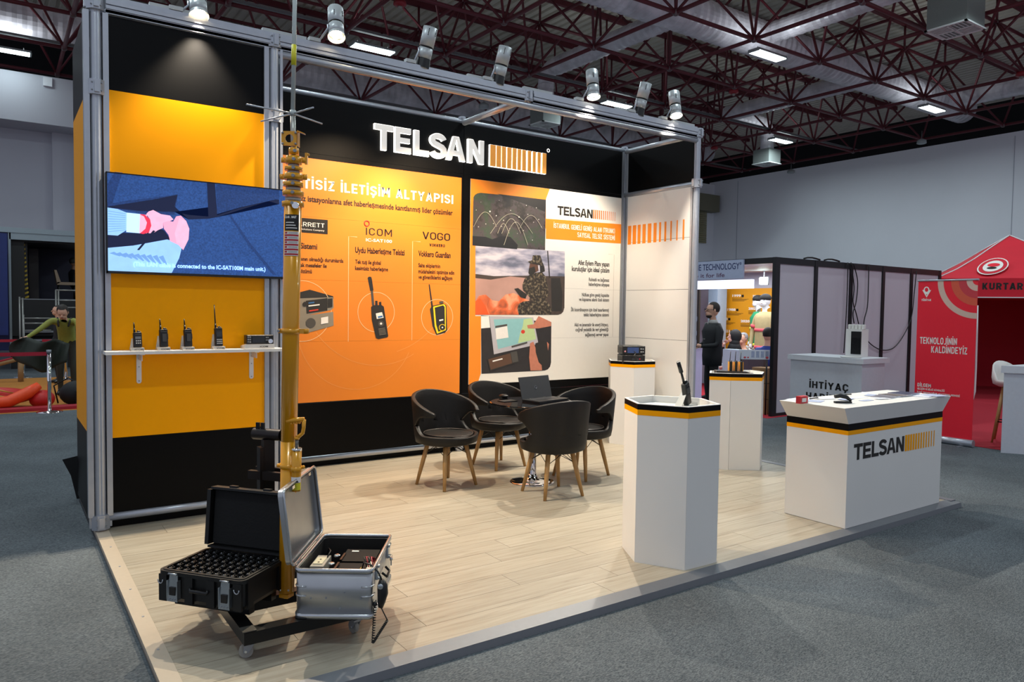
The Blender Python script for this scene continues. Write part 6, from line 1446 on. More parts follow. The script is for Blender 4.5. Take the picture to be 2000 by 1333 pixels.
def human(name_, lab, loc, rz, mats, over=None, scale=1.0, hair=None, hijab=None, cat='person', extra=None, nose=True):
    """over: joint overrides, keys like 'el.R'. mats: torso, arm, leg, shoe, skin"""
    J = {}
    for k, (p, r) in JN.items():
        if k in ('sh', 'el', 'wr', 'pa', 'hip', 'kn', 'an', 'to'):
            J[k+'.R'] = [Vector(p), r]; J[k+'.L'] = [Vector((-p[0], p[1], p[2])), r]
        else: J[k] = [Vector(p), r]
    for k, v in (over or {}).items(): J[k][0] = Vector(v)
    E_ = [('pelvis', 'waist'), ('waist', 'chest'), ('chest', 'neck0'), ('neck0', 'neck'), ('neck', 'jaw'), ('jaw', 'skull'), ('skull', 'crown')]
    for s in '.R', '.L': E_ += [('chest', 'sh'+s), ('sh'+s, 'el'+s), ('el'+s, 'wr'+s), ('wr'+s, 'pa'+s), ('pelvis', 'hip'+s), ('hip'+s, 'kn'+s), ('kn'+s, 'an'+s), ('an'+s, 'to'+s)]
    names = list(J); idx = {k: i for i, k in enumerate(names)}
    me = D.meshes.new('body'); me.from_pydata([J[k][0] for k in names], [(idx[a], idx[c]) for a, c in E_], [])
    o = D.objects.new('tmp', me); COL.objects.link(o)
    md = o.modifiers.new('s', 'SKIN'); md.use_smooth_shade = True; md.branch_smoothing = .6
    sk = me.skin_vertices[0].data
    for k in names:
        r = J[k][1]; rx = r; ry = r
        if k in ('chest', 'waist', 'pelvis'): rx, ry = r*1.22, r*.82
        sk[idx[k]].radius = (rx, ry); sk[idx[k]].use_root = (k == 'pelvis')
    o.modifiers.new('u', 'SUBSURF').levels = 1
    dg = bpy.context.evaluated_depsgraph_get(); m2 = D.meshes.new_from_object(o.evaluated_get(dg)); D.objects.remove(o); D.meshes.remove(me)
    segs_ = []
    for a, c in E_:
        k = c.split('.')[0]
        part = {'waist': 0, 'chest': 0, 'neck0': 0, 'neck': 4, 'jaw': 4, 'skull': 4, 'crown': 4, 'sh': 0, 'el': 1, 'wr': 1, 'pa': 4, 'hip': 2, 'kn': 2, 'an': 2, 'to': 3}[k]
        segs_.append((J[a][0], J[c][0], part))
    for mm in mats: m2.materials.append(mm)
    for p in m2.polygons:
        c = p.center; best = (9, 0)
        for a, d, q in segs_:
            ab_ = d-a; t_ = max(0, min(1, (c-a).dot(ab_)/max(ab_.length_squared, 1e-9))); best = min(best, ((a+ab_*t_-c).length, q))
        p.material_index = best[1]; p.use_smooth = True
    # face and five-fingered hands are grown into the same mesh
    b = MB()
    sk_, jw = J['skull'][0], J['jaw'][0]; up = (J['crown'][0]-J['neck'][0]).normalized(); fw = Vector((0, 1, 0)); fw = (fw-up*fw.dot(up)).normalized(); rg = fw.cross(up)
    ex = extra or {}
    if 'face' in ex: fw = Vector(ex['face']).normalized(); rg = fw.cross(up)
    b.use(mats[4])
    b.sph(sk_+up*-.01, .092, (.86, 1.05, 1.18), 14, 10, rot=Matrix((rg, fw, up)).transposed())
    b.sph(jw+fw*.02+up*.01, .062, (.9, 1.05, .9), 12, 8, rot=Matrix((rg, fw, up)).transposed())
    if nose:
        b.cyl(sk_+fw*.09+up*-.005, sk_+fw*.118-up*.035, .007, .013, 8); 
        for e in (-1, 1): b.sph(sk_+rg*.083*e-up*.018, .02, (.35, .8, 1.3), 8, 6, rot=Matrix((rg, fw, up)).transposed())
    for s in ('.R', '.L'):
        w, pz = J['wr'+s][0], J['pa'+s][0]; d = (pz-w).normalized(); side = d.cross(Vector((1, 0, 0))); side = side.normalized() if side.length > .2 else d.cross(Vector((0, 1, 0))).normalized()
        nrm_ = d.cross(side)
        for i in range(4):
            o0 = pz+side*(.027-.018*i)+d*.012; L = (.07, .078, .073, .058)[i]; bend = nrm_*(.018)
            b.tube([o0, o0+d*L*.5+bend*.3, o0+d*L*.9+bend*1.2], [.0095, .0085, .007], 6)
        o0 = w.lerp(pz, .5)+side*.028; b.tube([o0, o0+side*.025+d*.025, o0+side*.03+d*.055], [.011, .010, .008], 6)
    if mats[4] is not None:
        mouth = mat('lip_tone', '8a4a42', .5); eye = mat('eye_dark', '1d1512', .3)
        b.use(mouth).sph(jw+fw*.082+up*.012, .016, (1.3, .4, .35), 8, 5, rot=Matrix((rg, fw, up)).transposed())
        b.use(eye)
        for e in (-1, 1): b.sph(sk_+rg*.032*e+fw*.092-up*.004, .009, (1.2, .5, .6), 8, 5, rot=Matrix((rg, fw, up)).transposed())
    hm_ = b.mesh('extra'); bm = bmesh.new(); bm.from_mesh(m2); k0 = len(m2.materials)
    remap = {}
    for i, mm in enumerate(hm_.materials):
        found = [j for j, q in enumerate(m2.materials) if q == mm]
        if found: remap[i] = found[0]
        else: m2.materials.append(mm); remap[i] = len(m2.materials)-1
    for p in hm_.polygons: p.material_index = remap[p.material_index]
    bm.from_mesh(hm_); bm.to_mesh(m2); bm.free()
    t = thing(name_, lab, cat, loc, rz); t.scale = (scale,)*3
    body = obj('body', m2, t)
    if hair:
        b = MB().use(hair)
        b.sph(sk_+up*.018-fw*.018, .098, (.9, 1.02, 1.02), 14, 10, rot=Matrix((rg, fw, up)).transposed())
        me2 = b.mesh('hair'); bm = bmesh.new(); bm.from_mesh(me2)
        dl = [v for v in bm.verts if (v.co-sk_).dot(fw) > .055 and (v.co-sk_).dot(up) < .055 or (v.co-sk_).dot(up) < -.055]
        bmesh.ops.delete(bm, geom=dl, context='VERTS'); bm.to_mesh(me2); bm.free(); obj('hair', me2, t)
    return t, J, (sk_, jw, up, fw, rg)
K = lambda n, c, r=.7: mat(n, c, r, noise=.12, nscale=25)
SK = K('skin_tone', 'd6a48a', .5)
# --- standing man in a black suit, facing left past the booth end
mp0 = CAM_O+ray(1393, 610)*11.35
def face_rz(loc, dirv): return math.atan2(-dirv[0], dirv[1])
lf = -(_r) ; lf = Vector((lf.x, lf.y, 0)).normalized(); dr = (lf+Vector((-.15, -.1, 0))).normalized()
man, J, H = human('person', 'man in black suit and glasses standing in profile beyond the booth end', (mp0.x, mp0.y, CZ), math.atan2(-dr.x, dr.y),
    [K('suit_black', '101116'), K('suit_black', '101116'), K('trousers_black', '0d0d10'), K('shoe_black', '0a0a0a', .3), SK],
    {'el.R': (.24, .02, 1.12), 'wr.R': (.17, .26, 1.06), 'pa.R': (.15, .32, 1.07), 'el.L': (-.24, .02, 1.12), 'wr.L': (-.17, .26, 1.10), 'pa.L': (-.14, .32, 1.12), 'jaw': (0, .035, 1.575), 'an.L': (-.10, -.1, .09), 'to.L': (-.11, .05, .035)}, hair=K('hair_dark', '2c241f'))
sk_, jw, up, fw, rg = H
MB().sph(jw+fw*.022-up*.012, .060, (.9, .98, .72), 12, 8, rot=Matrix((rg, fw, up)).transposed()).build('beard', K('hair_dark', '2c241f'), man)
b = MB()
for e in (-1, 1): b.tube([sk_+rg*(.034*e+.026*math.cos(2*PI*k/10))+fw*.108+up*(.018*math.sin(2*PI*k/10)-.006) for k in range(10)], .0035, 5, closed=True).cyl(sk_+rg*.06*e+fw*.105-up*.004, sk_+rg*.086*e-up*.006, .003, n=5)
b.build('glasses', M_ink, man)
b = MB(); b.lathe([(.165, .80), (.175, .95), (.165, 1.15), (.19, 1.32), (.13, 1.45)], n=20, sx=1.1, sy=.82); b.build('jacket', K('suit_black', '101116'), man)
MB().slab([(-.03, .13, 1.2), (.03, .13, 1.2), (.06, .09, 1.46), (-.06, .09, 1.46)], (0, .012, 0)).build('shirt', K('shirt_grey', 'a9a6a2'), man)
MB().lathe([(.095, 1.43), (.07, 1.5)], n=14, sx=1, sy=.9).build('collar', K('shirt_grey', 'a9a6a2'), man)
t = thing('red_device', 'red and black device held over the counter beyond the booth end', 'device', mp0*0+(man.matrix_basis @ Vector((0, .40, 1.02))) if False else (Vector((mp0.x, mp0.y, CZ))+dr*.46+Vector((0, 0, 1.02))))
MB().box((0, 0, 0), (.16, .12, .07)).build('body', K('device_red', 'b0302a', .4), t); MB().box((0, 0, .045), (.17, .13, .02)).build('top', M_blackplastic, t)

# ================================================================ NEIGHBOUR BOOTH (corner at 9.34, 1.31)
NX0, NY0, NZ = 9.34, 1.31, 2.43
M_blk = mat('black_post', '0c0b0d', .4); M_npanel = mat('grey_lilac_panel', 'c9c2cb', .5, noise=.04, nscale=1)
nb = thing('neighbour_stand', 'black framed partition wall of pale panels behind the reception counter', 'partition', (NX0, NY0, CZ), world=True)
xs = [NX0]+[PY(u, 530, NY0).x for u in (1592, 1661, 1724, 1779, 1834)]
for i, x in enumerate(xs): w = .055 if i == 0 else .04; MB().bx(x-w, x+w, NY0-.03, NY0+.03, CZ, NZ).build('post', M_blk, nb)
for a, c in zip(xs, xs[1:]):
    MB().bx(a+.04, c-.04, NY0-.025, NY0+.025, NZ-.10, NZ).build('top_rail', M_blk, nb); MB().bx(a+.04, c-.04, NY0-.025, NY0+.025, CZ, CZ+.05).build('bottom_rail', M_blk, nb)
    MB().bx(a+.04, c-.04, NY0-.006, NY0+.006, CZ+.05, NZ-.10).build('panel', M_npanel, nb)
YN1 = 4.6; q = PX(1452.5, 507.5, NX0)
MB().bx(NX0-.03, NX0+.03, NY0+.05, YN1, NZ-.09, NZ-.0).build('top_rail', M_blk, nb)
# fascia sign
def capx(s, a, c, cap, m, par, w, pln): return caps(s, a, c, cap, m, par, w, pln, nrm=(-1, 0, 0))
sg = thing('fascia_sign', 'blue grey fascia sign reading NE TECHNOLOGY, do it for life', 'sign', (NX0-.05, 2.4, 2.1), world=True)
ys = PX(1452.5, 507.5, NX0-.06).y; zt_s = 2.42; zb_s = 2.112
MB().bx(NX0-.07, NX0-.035, ys, YN1-.3, zb_s, zt_s).build('board', mat('sign_blue_grey', 'a3abc4', .5), sg)
FS = lambda u, v: PX(u, v, NX0-.07); XN = (-1, 0, 0)
def txx(s, a, c, cap, m, par, **k): return txt(s, a, c, cap, m, par, plane=k.pop('plane', FS), nrm=XN, **k)
txx('NE TECHNOLOGY°', (1357.5, 529.5), (1448, 525), 12, mat('navy_ink', '2b3360', .5), sg, bold=.01)
txx('o it for life', (1357.5, 543.5), (1415, 541), 8, mat('plum_ink', '5a3350', .5), sg, bold=.005)
# white inner fascia, drawn with emission
li = thing('inner_fascia', 'white inner fascia with its own glow under the fascia sign', 'light box', (NX0+.4, 2.4, 1.98), world=True)
ya = PX(1468, 550, NX0+.35).y
MB().bx(NX0+.35, NX0+.42, ya, YN1-.2, 1.97, 2.12).build('panel', mat('inner_fascia_white', 'dfe8ff', .5, noise=0, emit=.9), li)
# interior: ceiling, side, orange timeline wall, white wall, black door
XI = 12.5
nbi = thing('neighbour_interior', 'white walls and ceiling inside the neighbouring stand', 'stand walls', (XI, 3, CZ), world=True)
MB().bx(XI+.02, XI+.06, NY0+.03, 8.5, CZ, 2.4).build('back_wall', mat('stand_white', 'b9bccb', .6), nbi)
yo0, yo1 = PX(1507, 563, XI).y-.2, PX(1400, 568, XI).y
tw = thing('timeline_board', 'amber timeline board with white years inside the neighbouring stand', 'board', (XI, 4.4, .9), world=True)
MB().bx(XI-.03, XI+.02, yo0-1.0, yo1, .6, 2.075).build('board', mat('amber_board', 'e09a14', .5, noise=.03), tw)
FT_ = lambda u, v: PX(u, v, XI-.03)
zq = lambda a, b_: (1350+a/7.4056, 540+b_/7.4056)
for s, x0, x1, y0 in (('1999', 595, 720, 300), ('2000', 888, 985, 308), ('1988', 522, 642, 502), ('2002', 828, 930, 487), ('2003', 405, 527, 635), ('2020', 715, 845, 668), ('2021', 440, 560, 812), ('19', 915, 950, 855)):
    txx(s, zq(x0, y0), zq(x1, y0-6), 4.6, M_inkw, tw, plane=FT_, bold=.04)
    txx('kurumsal tarihçe', zq(x0, y0+22), zq(min(x1+20, 960), y0+17), 1.2, M_ink, tw, plane=FT_); 
    b = MB().use(M_ink); c_ = FT_(*zq(min(x1+25, 960), y0-15)); b.box((XI-.032, c_.y, c_.z), (.002, .06, .05)); b.build('printed_mark', None, tw)
    for k in range(3):
        a, c = FT_(*zq(x0, y0+32+12*k)), FT_(*zq(min(x1+110, 965)-30*k, y0+28+12*k)); MB().bx(XI-.0315, XI-.03, c.y, a.y, a.z-.006, a.z+.004).build('printed_line', mat('brown_ink', '7a5312', .5), tw)
nbc = struct('ceiling_neighbour', MB().bx(NX0+.5, XI+.1, NY0+.03, 8.5, 2.4, 2.44), mat('stand_white', 'b9bccb', .6))
t = thing('ceiling_light', 'round lit downlight in the neighbouring stand ceiling', 'ceiling light', (11.3, 2.35, 2.395)); MB().lathe([(.16, 0), (.16, -.012)], n=20).build('lens', mat('downlight_glow', 'fffdf5', .5, noise=0, emit=3), t)
MB().lathe([(.19, .004), (.18, -.008)], n=20).build('ring', M_white, t)
t = thing('floodlight', 'bright white floodlight over the dressed dummies', 'floodlight', PX(1491, 549, 11.9)); MB().box((0, 0, 0), (.05, .16, .12)).build('lens', mat('flood_glow', 'e6fff0', .5, noise=0, emit=14), t); MB().box((.03, 0, .0), (.04, .2, .16)).build('housing', M_aludark, t); MB().cyl((.02, 0, .08), (.02, 0, 2.4-t.location.z), .012, n=6).build('hanger', M_aludark, t)
l = D.lights.new('neighbour_light', 'AREA'); l.shape = 'RECTANGLE'; l.size = 2.2; l.size_y = 2.6; l.energy = 60; l.color = (.95, .97, 1); o = D.objects.new('neighbour_light', l); COL.objects.link(o); o.location = (10.9, 3.2, 2.37)
t = thing('black_door', 'tall black door panel at the left of the neighbouring stand', 'door', (11.4, 5.2, CZ), world=True)
pa, pb = PX(1354, 560, 11.4), PX(1364.5, 640, 11.4); MB().bx(11.4, 11.44, pb.y, pa.y+.6, CZ, 2.05).build('leaf', mat('door_brown_black', '2a2624', .5), t)
for zc_ in (1.42, 1.12, .93): MB().bx(11.385, 11.4, pb.y+.05, pb.y+.12, zc_-.05, zc_+.05).build('notice', mat('notice_blue', '9db3d6', .5), t)
t = thing('glass_case', 'pale glass display case behind the suited man', 'display case', (12.0, 4.8, 0), world=True)
pa, pb = PX(1384, 560, 12.0), PX(1400, 640, 12.0); MB().bx(12.0, 12.3, pb.y, pa.y, CZ, 2.06).build('case', mat('glass_case', '9fb4c9', .2), t)
FG = lambda u, v: PX(u, v, 11.995); txx('1998', zq(255, 415), zq(345, 410), 4.6, M_inkw, t, plane=FG, bold=.04)
# white counter with lilac-lit front at the man
t = thing('side_counter', 'white lit counter the suited man leans over', 'counter', (8.0, 2.6, CZ), world=True)
pa = PX(1366, 700, 8.6); MB().bx(8.6, 8.9, 2.35, 3.6, CZ, .98).build('body', mat('lilac_white', 'cfc8ee', .5, emit=.12), t); MB().bx(8.56, 8.94, 2.3, 3.6, .98, 1.02).build('top', M_white, t); MB().bx(8.59, 8.6, 2.35, 3.6, .9, .93).build('plum_line', mat('plum_ink', '5a3350', .5), t)
# sofa, seated people, mannequins
t = thing('white_armchair', 'pale blue leather sofa seen from behind in the neighbouring stand', 'sofa', (10.3, 2.4, CZ), world=True)
M_sofa = mat('pale_blue_leather', 'b9cdd8', .4)
pa, pb = PX(1411, 690, 10.3), PX(1476, 668, 10.3)
MB().bx(10.25, 10.42, pb.y, pa.y-.05, CZ+.12, .90).build('backrest', M_sofa, t)
MB().bx(10.42, 11.0, pb.y, pa.y-.05, CZ+.12, .40).build('seat', M_sofa, t)
MB().bx(10.3, 11.0, pa.y-.05, pa.y+.12, CZ+.12, .62).build('armrest', M_sofa, t); MB().bx(10.3, 11.0, pb.y-.15, pb.y, CZ+.12, .62).build('armrest', M_sofa, t)
for x in (10.4, 10.9):
    for y in (pb.y, pa.y-.1): MB().cyl((x, y, CZ), (x, y, CZ+.13), .025, n=8).build('leg', M_satin, t)
sit = {'pelvis': (0, 0, .50), 'waist': (0, -.01, .66), 'chest': (0, .01, .86), 'neck0': (0, .0, 1.0), 'neck': (0, .01, 1.07), 'jaw': (0, .04, 1.135), 'skull': (0, .02, 1.21), 'crown': (0, .01, 1.265),
       'sh.R': (.17, 0, .96), 'sh.L': (-.17, 0, .96), 'el.R': (.24, .06, .70), 'el.L': (-.24, .06, .70), 'wr.R': (.17, .26, .64), 'wr.L': (-.17, .26, .64), 'pa.R': (.14, .32, .63), 'pa.L': (-.14, .32, .63),
       'hip.R': (.09, .06, .48), 'hip.L': (-.09, .06, .48), 'kn.R': (.12, .44, .48), 'kn.L': (-.12, .44, .48), 'an.R': (.12, .42, .09), 'an.L': (-.12, .42, .09), 'to.R': (.13, .57, .035), 'to.L': (-.13, .57, .035)}
d_left = lf
def seat_at(u, v, x, head=1.21):
    p = PX(u, v, x); return (p.x, p.y, p.z-head)
p = PX(1435, 657, 10.62); so_ = dict(sit); so_.update({'el.R': (.22, .12, .80), 'wr.R': (.06, .2, 1.02), 'pa.R': (.02, .17, 1.08)})
wm, J, H = human('person', 'woman in black headscarf, hand at her mouth, behind the pale sofa', (p.x, p.y, p.z-1.21), math.atan2(-lf.x, lf.y), [K('dress_black', '0f0f12')]*2+[K('dress_black', '0f0f12'), K('shoe_black', '0a0a0a', .3), K('skin_pale', 'd8a795', .5)], so_)
sk_, jw, up, fw, rg = H
b = MB(); b.sph(sk_-fw*.03, .118, (.95, 1, 1.1), 14, 10, rot=Matrix((rg, fw, up)).transposed()).sph(jw-fw*.04-up*.05, .105, (1, .9, .9), 14, 8, rot=Matrix((rg, fw, up)).transposed()).lathe([(.15, .93), (.11, 1.04), (.08, 1.1)], n=16); b.build('headscarf', K('scarf_black', '0b0b0d'), wm)
p = PX(1452.5, 661, 11.6)
human('person', 'grey haired man seated behind the pale sofa', (p.x, p.y, p.z-1.21), math.atan2(-lf.x, lf.y)+.5, [K('shirt_grey', 'a9a6a2')]*2+[K('trousers_black', '0d0d10'), K('shoe_black', '0a0a0a', .3), SK], sit, hair=K('hair_grey', '8f9297'))
p = PX(1500, 653, 9.95)
human('person', 'man in blue jacket seated with his back to the camera by the black post', (p.x, p.y, p.z-1.21), math.radians(-60), [K('jacket_blue', '2c4396')]*2+[K('trousers_black', '0d0d10'), K('shoe_black', '0a0a0a', .3), SK], sit, hair=K('hair_black', '17130f'))
# leather chair back, boxes
t = thing('dark_chair', 'dark brown chair back under the printed tray', 'chair', (9.7, 1.95, CZ)); MB().rbox((0, 0, .66), (.1, .5, .5), .03).build('backrest', K('chair_brown', '4a3d42', .5), t); MB().rbox((.25, 0, .42), (.5, .5, .08), .03).build('seat', K('chair_brown', '4a3d42', .5), t)
for x in (0, .46):
    for y in (-.2, .2): MB().cyl((x, y, 0), (x, y, .4), .018, n=8).build('leg', M_satin, t)
t = thing('printed_tray', 'white printed tray table with red flowers beyond the end pedestal', 'tray', PX(1473, 695, 9.2)+Vector((0, -.0, -.06)), rz=-.6)
MB().bx(-.24, .24, -.012, .012, 0, .15).build('panel', M_paper, t)
for k in range(4): MB().bx(-.05+.075*k, .0+.075*k, -.0135, -.012, .03, .13).build('printed_column', M_ppaper, t)
for x, r in ((-.15, .02), (.2, .025), (-.1, .015)): MB().sph((x, -.013, .03), r, (1, .1, .8), 8, 6).build('printed_flower', mat('flower_red', 'd8505e', .5), t)
for k in range(2): MB().cyl((-.2+.4*k, 0, -.9), (-.2+.4*k, 0, 0), .012, n=6).build('leg', M_satin, t)
for i, (u, v) in enumerate(((1499, 790), (1497, 765), (1499, 735))):
    p = PX(u, v, 9.5); tag(MB().bx(-.2, .2, -.15, .15, 0, .24).build('carton', K('cardboard', '9a7850'), None, loc=(9.62, 1.62, CZ+.25*(2-i) if False else CZ+.25*(i))), ['brown carton at the bottom beside the black corner post', 'brown carton in the middle beside the black corner post', 'brown carton on top beside the black corner post'][i], 'carton', 'cartons by the black corner post')
# mannequins in fire suits
def dummy(u, x, lab, c1, c2, band, rz):
    p = PX(u, 620, x)
    t, J, H = human('mannequin', lab, (p.x, p.y, CZ), rz, [c1, c1, c2, K('shoe_black', '0a0a0a', .3), mat('dummy_white', 'e2e4e6', .4)], cat='mannequin', scale=1.12, nose=False, over={'el.R': (.25, 0, 1.13), 'wr.R': (.22, .08, .9), 'pa.R': (.21, .1, .84)})
    sk_, jw, up, fw, rg = H
    MB().sph(sk_+up*.03, .1, (.95, 1.05, .75), 12, 8).build('cap', K('cap_black', '151515'), t)
    MB().lathe([(.15, .78), (.16, .9), (.155, 1.15), (.165, 1.35), (.09, 1.46)], n=20, sx=1.15, sy=.85).build('coat', c1, t)
    for z in (.84, 1.13): MB().lathe([(.166, z), (.166, z+.05)], n=20, sx=1.15, sy=.87).build('reflective_band', band, t)
    for s in (-1, 1):
        MB().cyl((.215*s, 0, 1.24), (.222*s, 0, 1.19), .062, n=14).build('sleeve_band', band, t); MB().cyl((.10*s, 0, .33), (.10*s, 0, .27), .075, n=14).build('leg_band', band, t)
        MB().cyl((.095*s, 0, .85), (.10*s, 0, .12), .10, .075, n=14).build('trouser_leg', c2, t)
    return t
dummy(1481, 12.1, 'dummy in green fire suit with yellow bands', K('suit_green', '1f8a5c'), K('suit_green', '1f8a5c'), K('band_yellow', 'd9e04a'), math.atan2(-lf.x, lf.y))
dummy(1495, 11.3, 'dummy in tan fire suit with red bands', K('suit_tan', 'b3a173'), K('suit_tan', 'b3a173'), K('band_coral', 'e8606a'), math.radians(90))
# cables and devices on the partition
def hang(pts, lab, r=.009):
    P = [PY(u, v, NY0-.05) for u, v in pts]; Q = []
    for i in range(len(P)-1):
        p0, p1, p2, p3 = P[max(i-1, 0)], P[i], P[i+1], P[min(i+2, len(P)-1)]
        for k in range(6):
            s = k/6; Q.append(.5*((2*p1)+(p2-p0)*s+(2*p0-5*p1+4*p2-p3)*s*s+(3*p1-p0-3*p2+p3)*s**3))
    Q.append(P[-1]); return tag(MB().tube(Q, r, 6).build('power_cable', M_blackplastic), lab, 'cable', 'black cables on the partition wall')
hang([(1656, 513), (1655, 560), (1653, 610), (1650, 660), (1648, 690)], 'black cable hanging left of the third partition post')
hang([(1662, 513), (1668, 560), (1666, 590), (1672, 612), (1677, 633)], 'black cable crossing the third partition post')
hang([(1667, 515), (1675, 550), (1672, 590), (1666, 612), (1668, 632)], 'black cable hanging right of the third partition post')
hang([(1697, 517), (1696, 560), (1694, 600), (1688, 625), (1686, 650)], 'black cable hanging free to the cable knot')
hang([(1686, 652), (1700, 672), (1722, 684), (1745, 680), (1765, 655), (1780, 620), (1786, 570), (1790, 530)], 'black cable sagging between the partition posts')
hang([(1683, 660), (1686, 680), (1691, 694)], 'short black cable under the cable knot', .006); hang([(1707, 734), (1714, 748), (1724, 762)], 'dark cable low beside the fourth partition post')
tag(MB().box((0, 0, 0), (.10, .04, .12), ry=.5).build('cable_knot', M_blackplastic, None, loc=PY(1686, 648, NY0-.06)), 'black cable knot right of the white device', 'cable')
for u, lab in ((1586, 'black clamp on the partition top near the second post'), (1625, 'black looped cable on top of the partition wall')):
    p = PY(u, 508, NY0); tag(MB().tube([(-.22, 0, 0), (-.12, 0, .02), (0, 0, .025), (.12, 0, .015), (.22, 0, 0)], .014, 6).build('cable_loop', M_blackplastic, None, loc=(p.x, NY0, NZ+.015)), lab, 'cable')

# ================================================================ IHTIYAC COUNTER
ih = thing('white_counter', 'white counter lettered İHTİYAÇ behind the reception counter', 'counter', (8.6, -.2, CZ), world=True)
ix = 8.35; iy0, iy1 = -.69, .33; M_icw = mat('cool_white_board', 'c9ccd4', .5)
MB().bx(ix, ix+.02, iy0, iy1, CZ, .94).build('front_panel', M_icw, ih); MB().bx(ix+.02, 8.88, iy0, iy0+.02, CZ, .94).build('side_panel', M_icw, ih); MB().bx(ix+.02, 8.88, iy1-.02, iy1, CZ, .94).build('side_panel', M_icw, ih)
MB().bx(ix-.03, 8.95, iy0-.03, iy1+.03, .94, 1.005).build('worktop', mat('worktop_white', 'd4d6dc', .5), ih)
FI = lambda u, v: PX(u, v, ix)
capx('İHTİYAÇ', (1580.5, 757.5), (1657, 765.5), 13.5, M_ink, ih, .19, FI)
capx('HARİTASI', (1574, 780.5), (1664, 789), 13.5, M_ink, ih, .19, FI)
t = thing('white_device', 'white box device with black grille standing on the white counter', 'appliance', (8.78, -.35, 1.005), world=True)
pa, pb = PX(1651, 690, 8.7), PX(1682, 692, 8.7); pt = PX(1660, 643, 8.7)
MB().bx(8.7, 8.86, pb.y, pa.y, 1.005, pt.z).build('casing', M_white, t); MB().bx(8.690, 8.7, pb.y+.005, PX(1662, 690, 8.7).y, 1.04, pt.z-.03).build('grille', M_blackplastic, t)
for k in range(14): MB().bx(8.686, 8.69, pb.y+.012, PX(1662, 690, 8.7).y-.008, 1.05+.015*k, 1.056+.015*k).build('grille_slat', M_satin, t)
ps = thing('power_strip', 'cluster of white plugs and adapters on top of the white device', 'plugs', (8.78, -.35, pt.z), world=True)
for k in range(5):
    y = pa.y-.02-(pa.y-pb.y-.03)*k/4; MB().rbox((8.76, y, pt.z+.03), (.05, .035, .06), .01).build('plug', M_white, ps)
tag(MB().lathe([(.0, 0), (.12, .002), (.13, .008), (.12, .01)], n=20).build('white_plate', M_white, None, loc=(8.5, -.45, 1.006)), 'white plate in front of the white device', 'plate')

# ================================================================ ROLL-UP BANNER
XB = 9.24; by0, by1 = -1.615, -.905
bn = thing('rollup_banner', 'red roll-up banner reading TEKNOLOJİNİN KALBİNDEYİZ', 'banner', (XB, -1.26, CZ), world=True)
MB().bx(XB-.003, XB+.003, by0, by1, CZ+.06, 2.0).build('fabric', M_red, bn)
MB().cyl((XB, by0-.02, CZ+.045), (XB, by1+.02, CZ+.045), .045, n=20).build('base', M_alu, bn); MB().cyl((XB, by0-.01, 2.01), (XB, by1+.01, 2.01), .012, n=10).build('top_bar', M_alu, bn)
MB().cyl((XB+.03, -1.26, CZ+.05), (XB+.03, -1.26, 2.0), .008, n=8).build('support_pole', M_aludark, bn)
for y in (by0+.1, by1-.1): MB().bx(XB-.14, XB+.14, y-.02, y+.02, CZ, CZ+.008).build('foot', M_aludark, bn)
FB = lambda u, v: PX(u, v, XB-.003); z6 = lambda a, b_: (1640+a/2.897, 440+b_/2.897)
def ringX(c, r0, r1, m, k=24, a0=180, a1=270):
    inner = [(XB-.003, c[0]-r0*math.cos(math.radians(a0+(a1-a0)*i/k)), c[1]+r0*math.sin(math.radians(a0+(a1-a0)*i/k))) for i in range(k+1)]
    outer = [(XB-.003, c[0]-r1*math.cos(math.radians(a0+(a1-a0)*i/k)), c[1]+r1*math.sin(math.radians(a0+(a1-a0)*i/k))) for i in range(k+1)]
    return inner+outer[::-1]
cc = (by0, 2.0)
lay = [(mat('banner_beige', 'd8b8a8', .5), ringX(cc, .40, .47, None)), (mat('banner_coral', 'd8583f', .5), ringX(cc, .22, .31, None)), (mat('banner_rose', 'c83a44', .5), ringX(cc, .0+.13, .22, None)), (mat('banner_beige', 'd8b8a8', .5), ringX(cc, .06, .13, None))]
b = MB()
for m_, P in lay:
    b.use(m_); n = len(P)//2; Q = [Vector(p)+Vector((-.001, 0, 0)) for p in P]; inn, out = Q[:n], Q[n:][::-1]
    b.add(inn+out, [(i, i+1, n+i+1, n+i) for i in range(n-1)], False)
b.build('printed_arcs', None, bn)
capx('TEKNOLOJİNİN', z6(453, 690), z6(664, 660), 13, M_inkw, bn, .16, FB); capx('KALBİNDEYİZ', z6(517, 740), z6(722, 714), 13, M_inkw, bn, .16, FB)
capx('BİLGEM', z6(440, 915), z6(516, 918), 7, M_inkw, bn, .18, FB); txx('BİLİŞİM VE BİLGİ GÜVENLİĞİ', z6(440, 930), z6(594, 944), 3.5, M_inkw, bn, plane=FB)
txx('İLERİ TEKNOLOJİLER ARAŞTIRMA MERKEZİ', z6(438, 948), z6(680, 975), 3.5, M_inkw, bn, plane=FB); capx('TÜBİTAK', z6(463, 430), z6(518, 430), 4, M_inkw, bn, .2, FB)
pb_ = lambda pts: [FB(*z6(*p)) for p in pts]
polys([(M_inkw, pb_([(468, 368), (480, 368), (492, 400), (508, 368), (518, 368), (492, 410)])), (M_inkw, pb_(arc(492, 370, 17, 0, 360, 16, ry=22))), (M_red, pb_(arc(492, 366, 10, 0, 360, 12, ry=12)))], XN, eps=.0005).build('printed_emblem', None, bn)

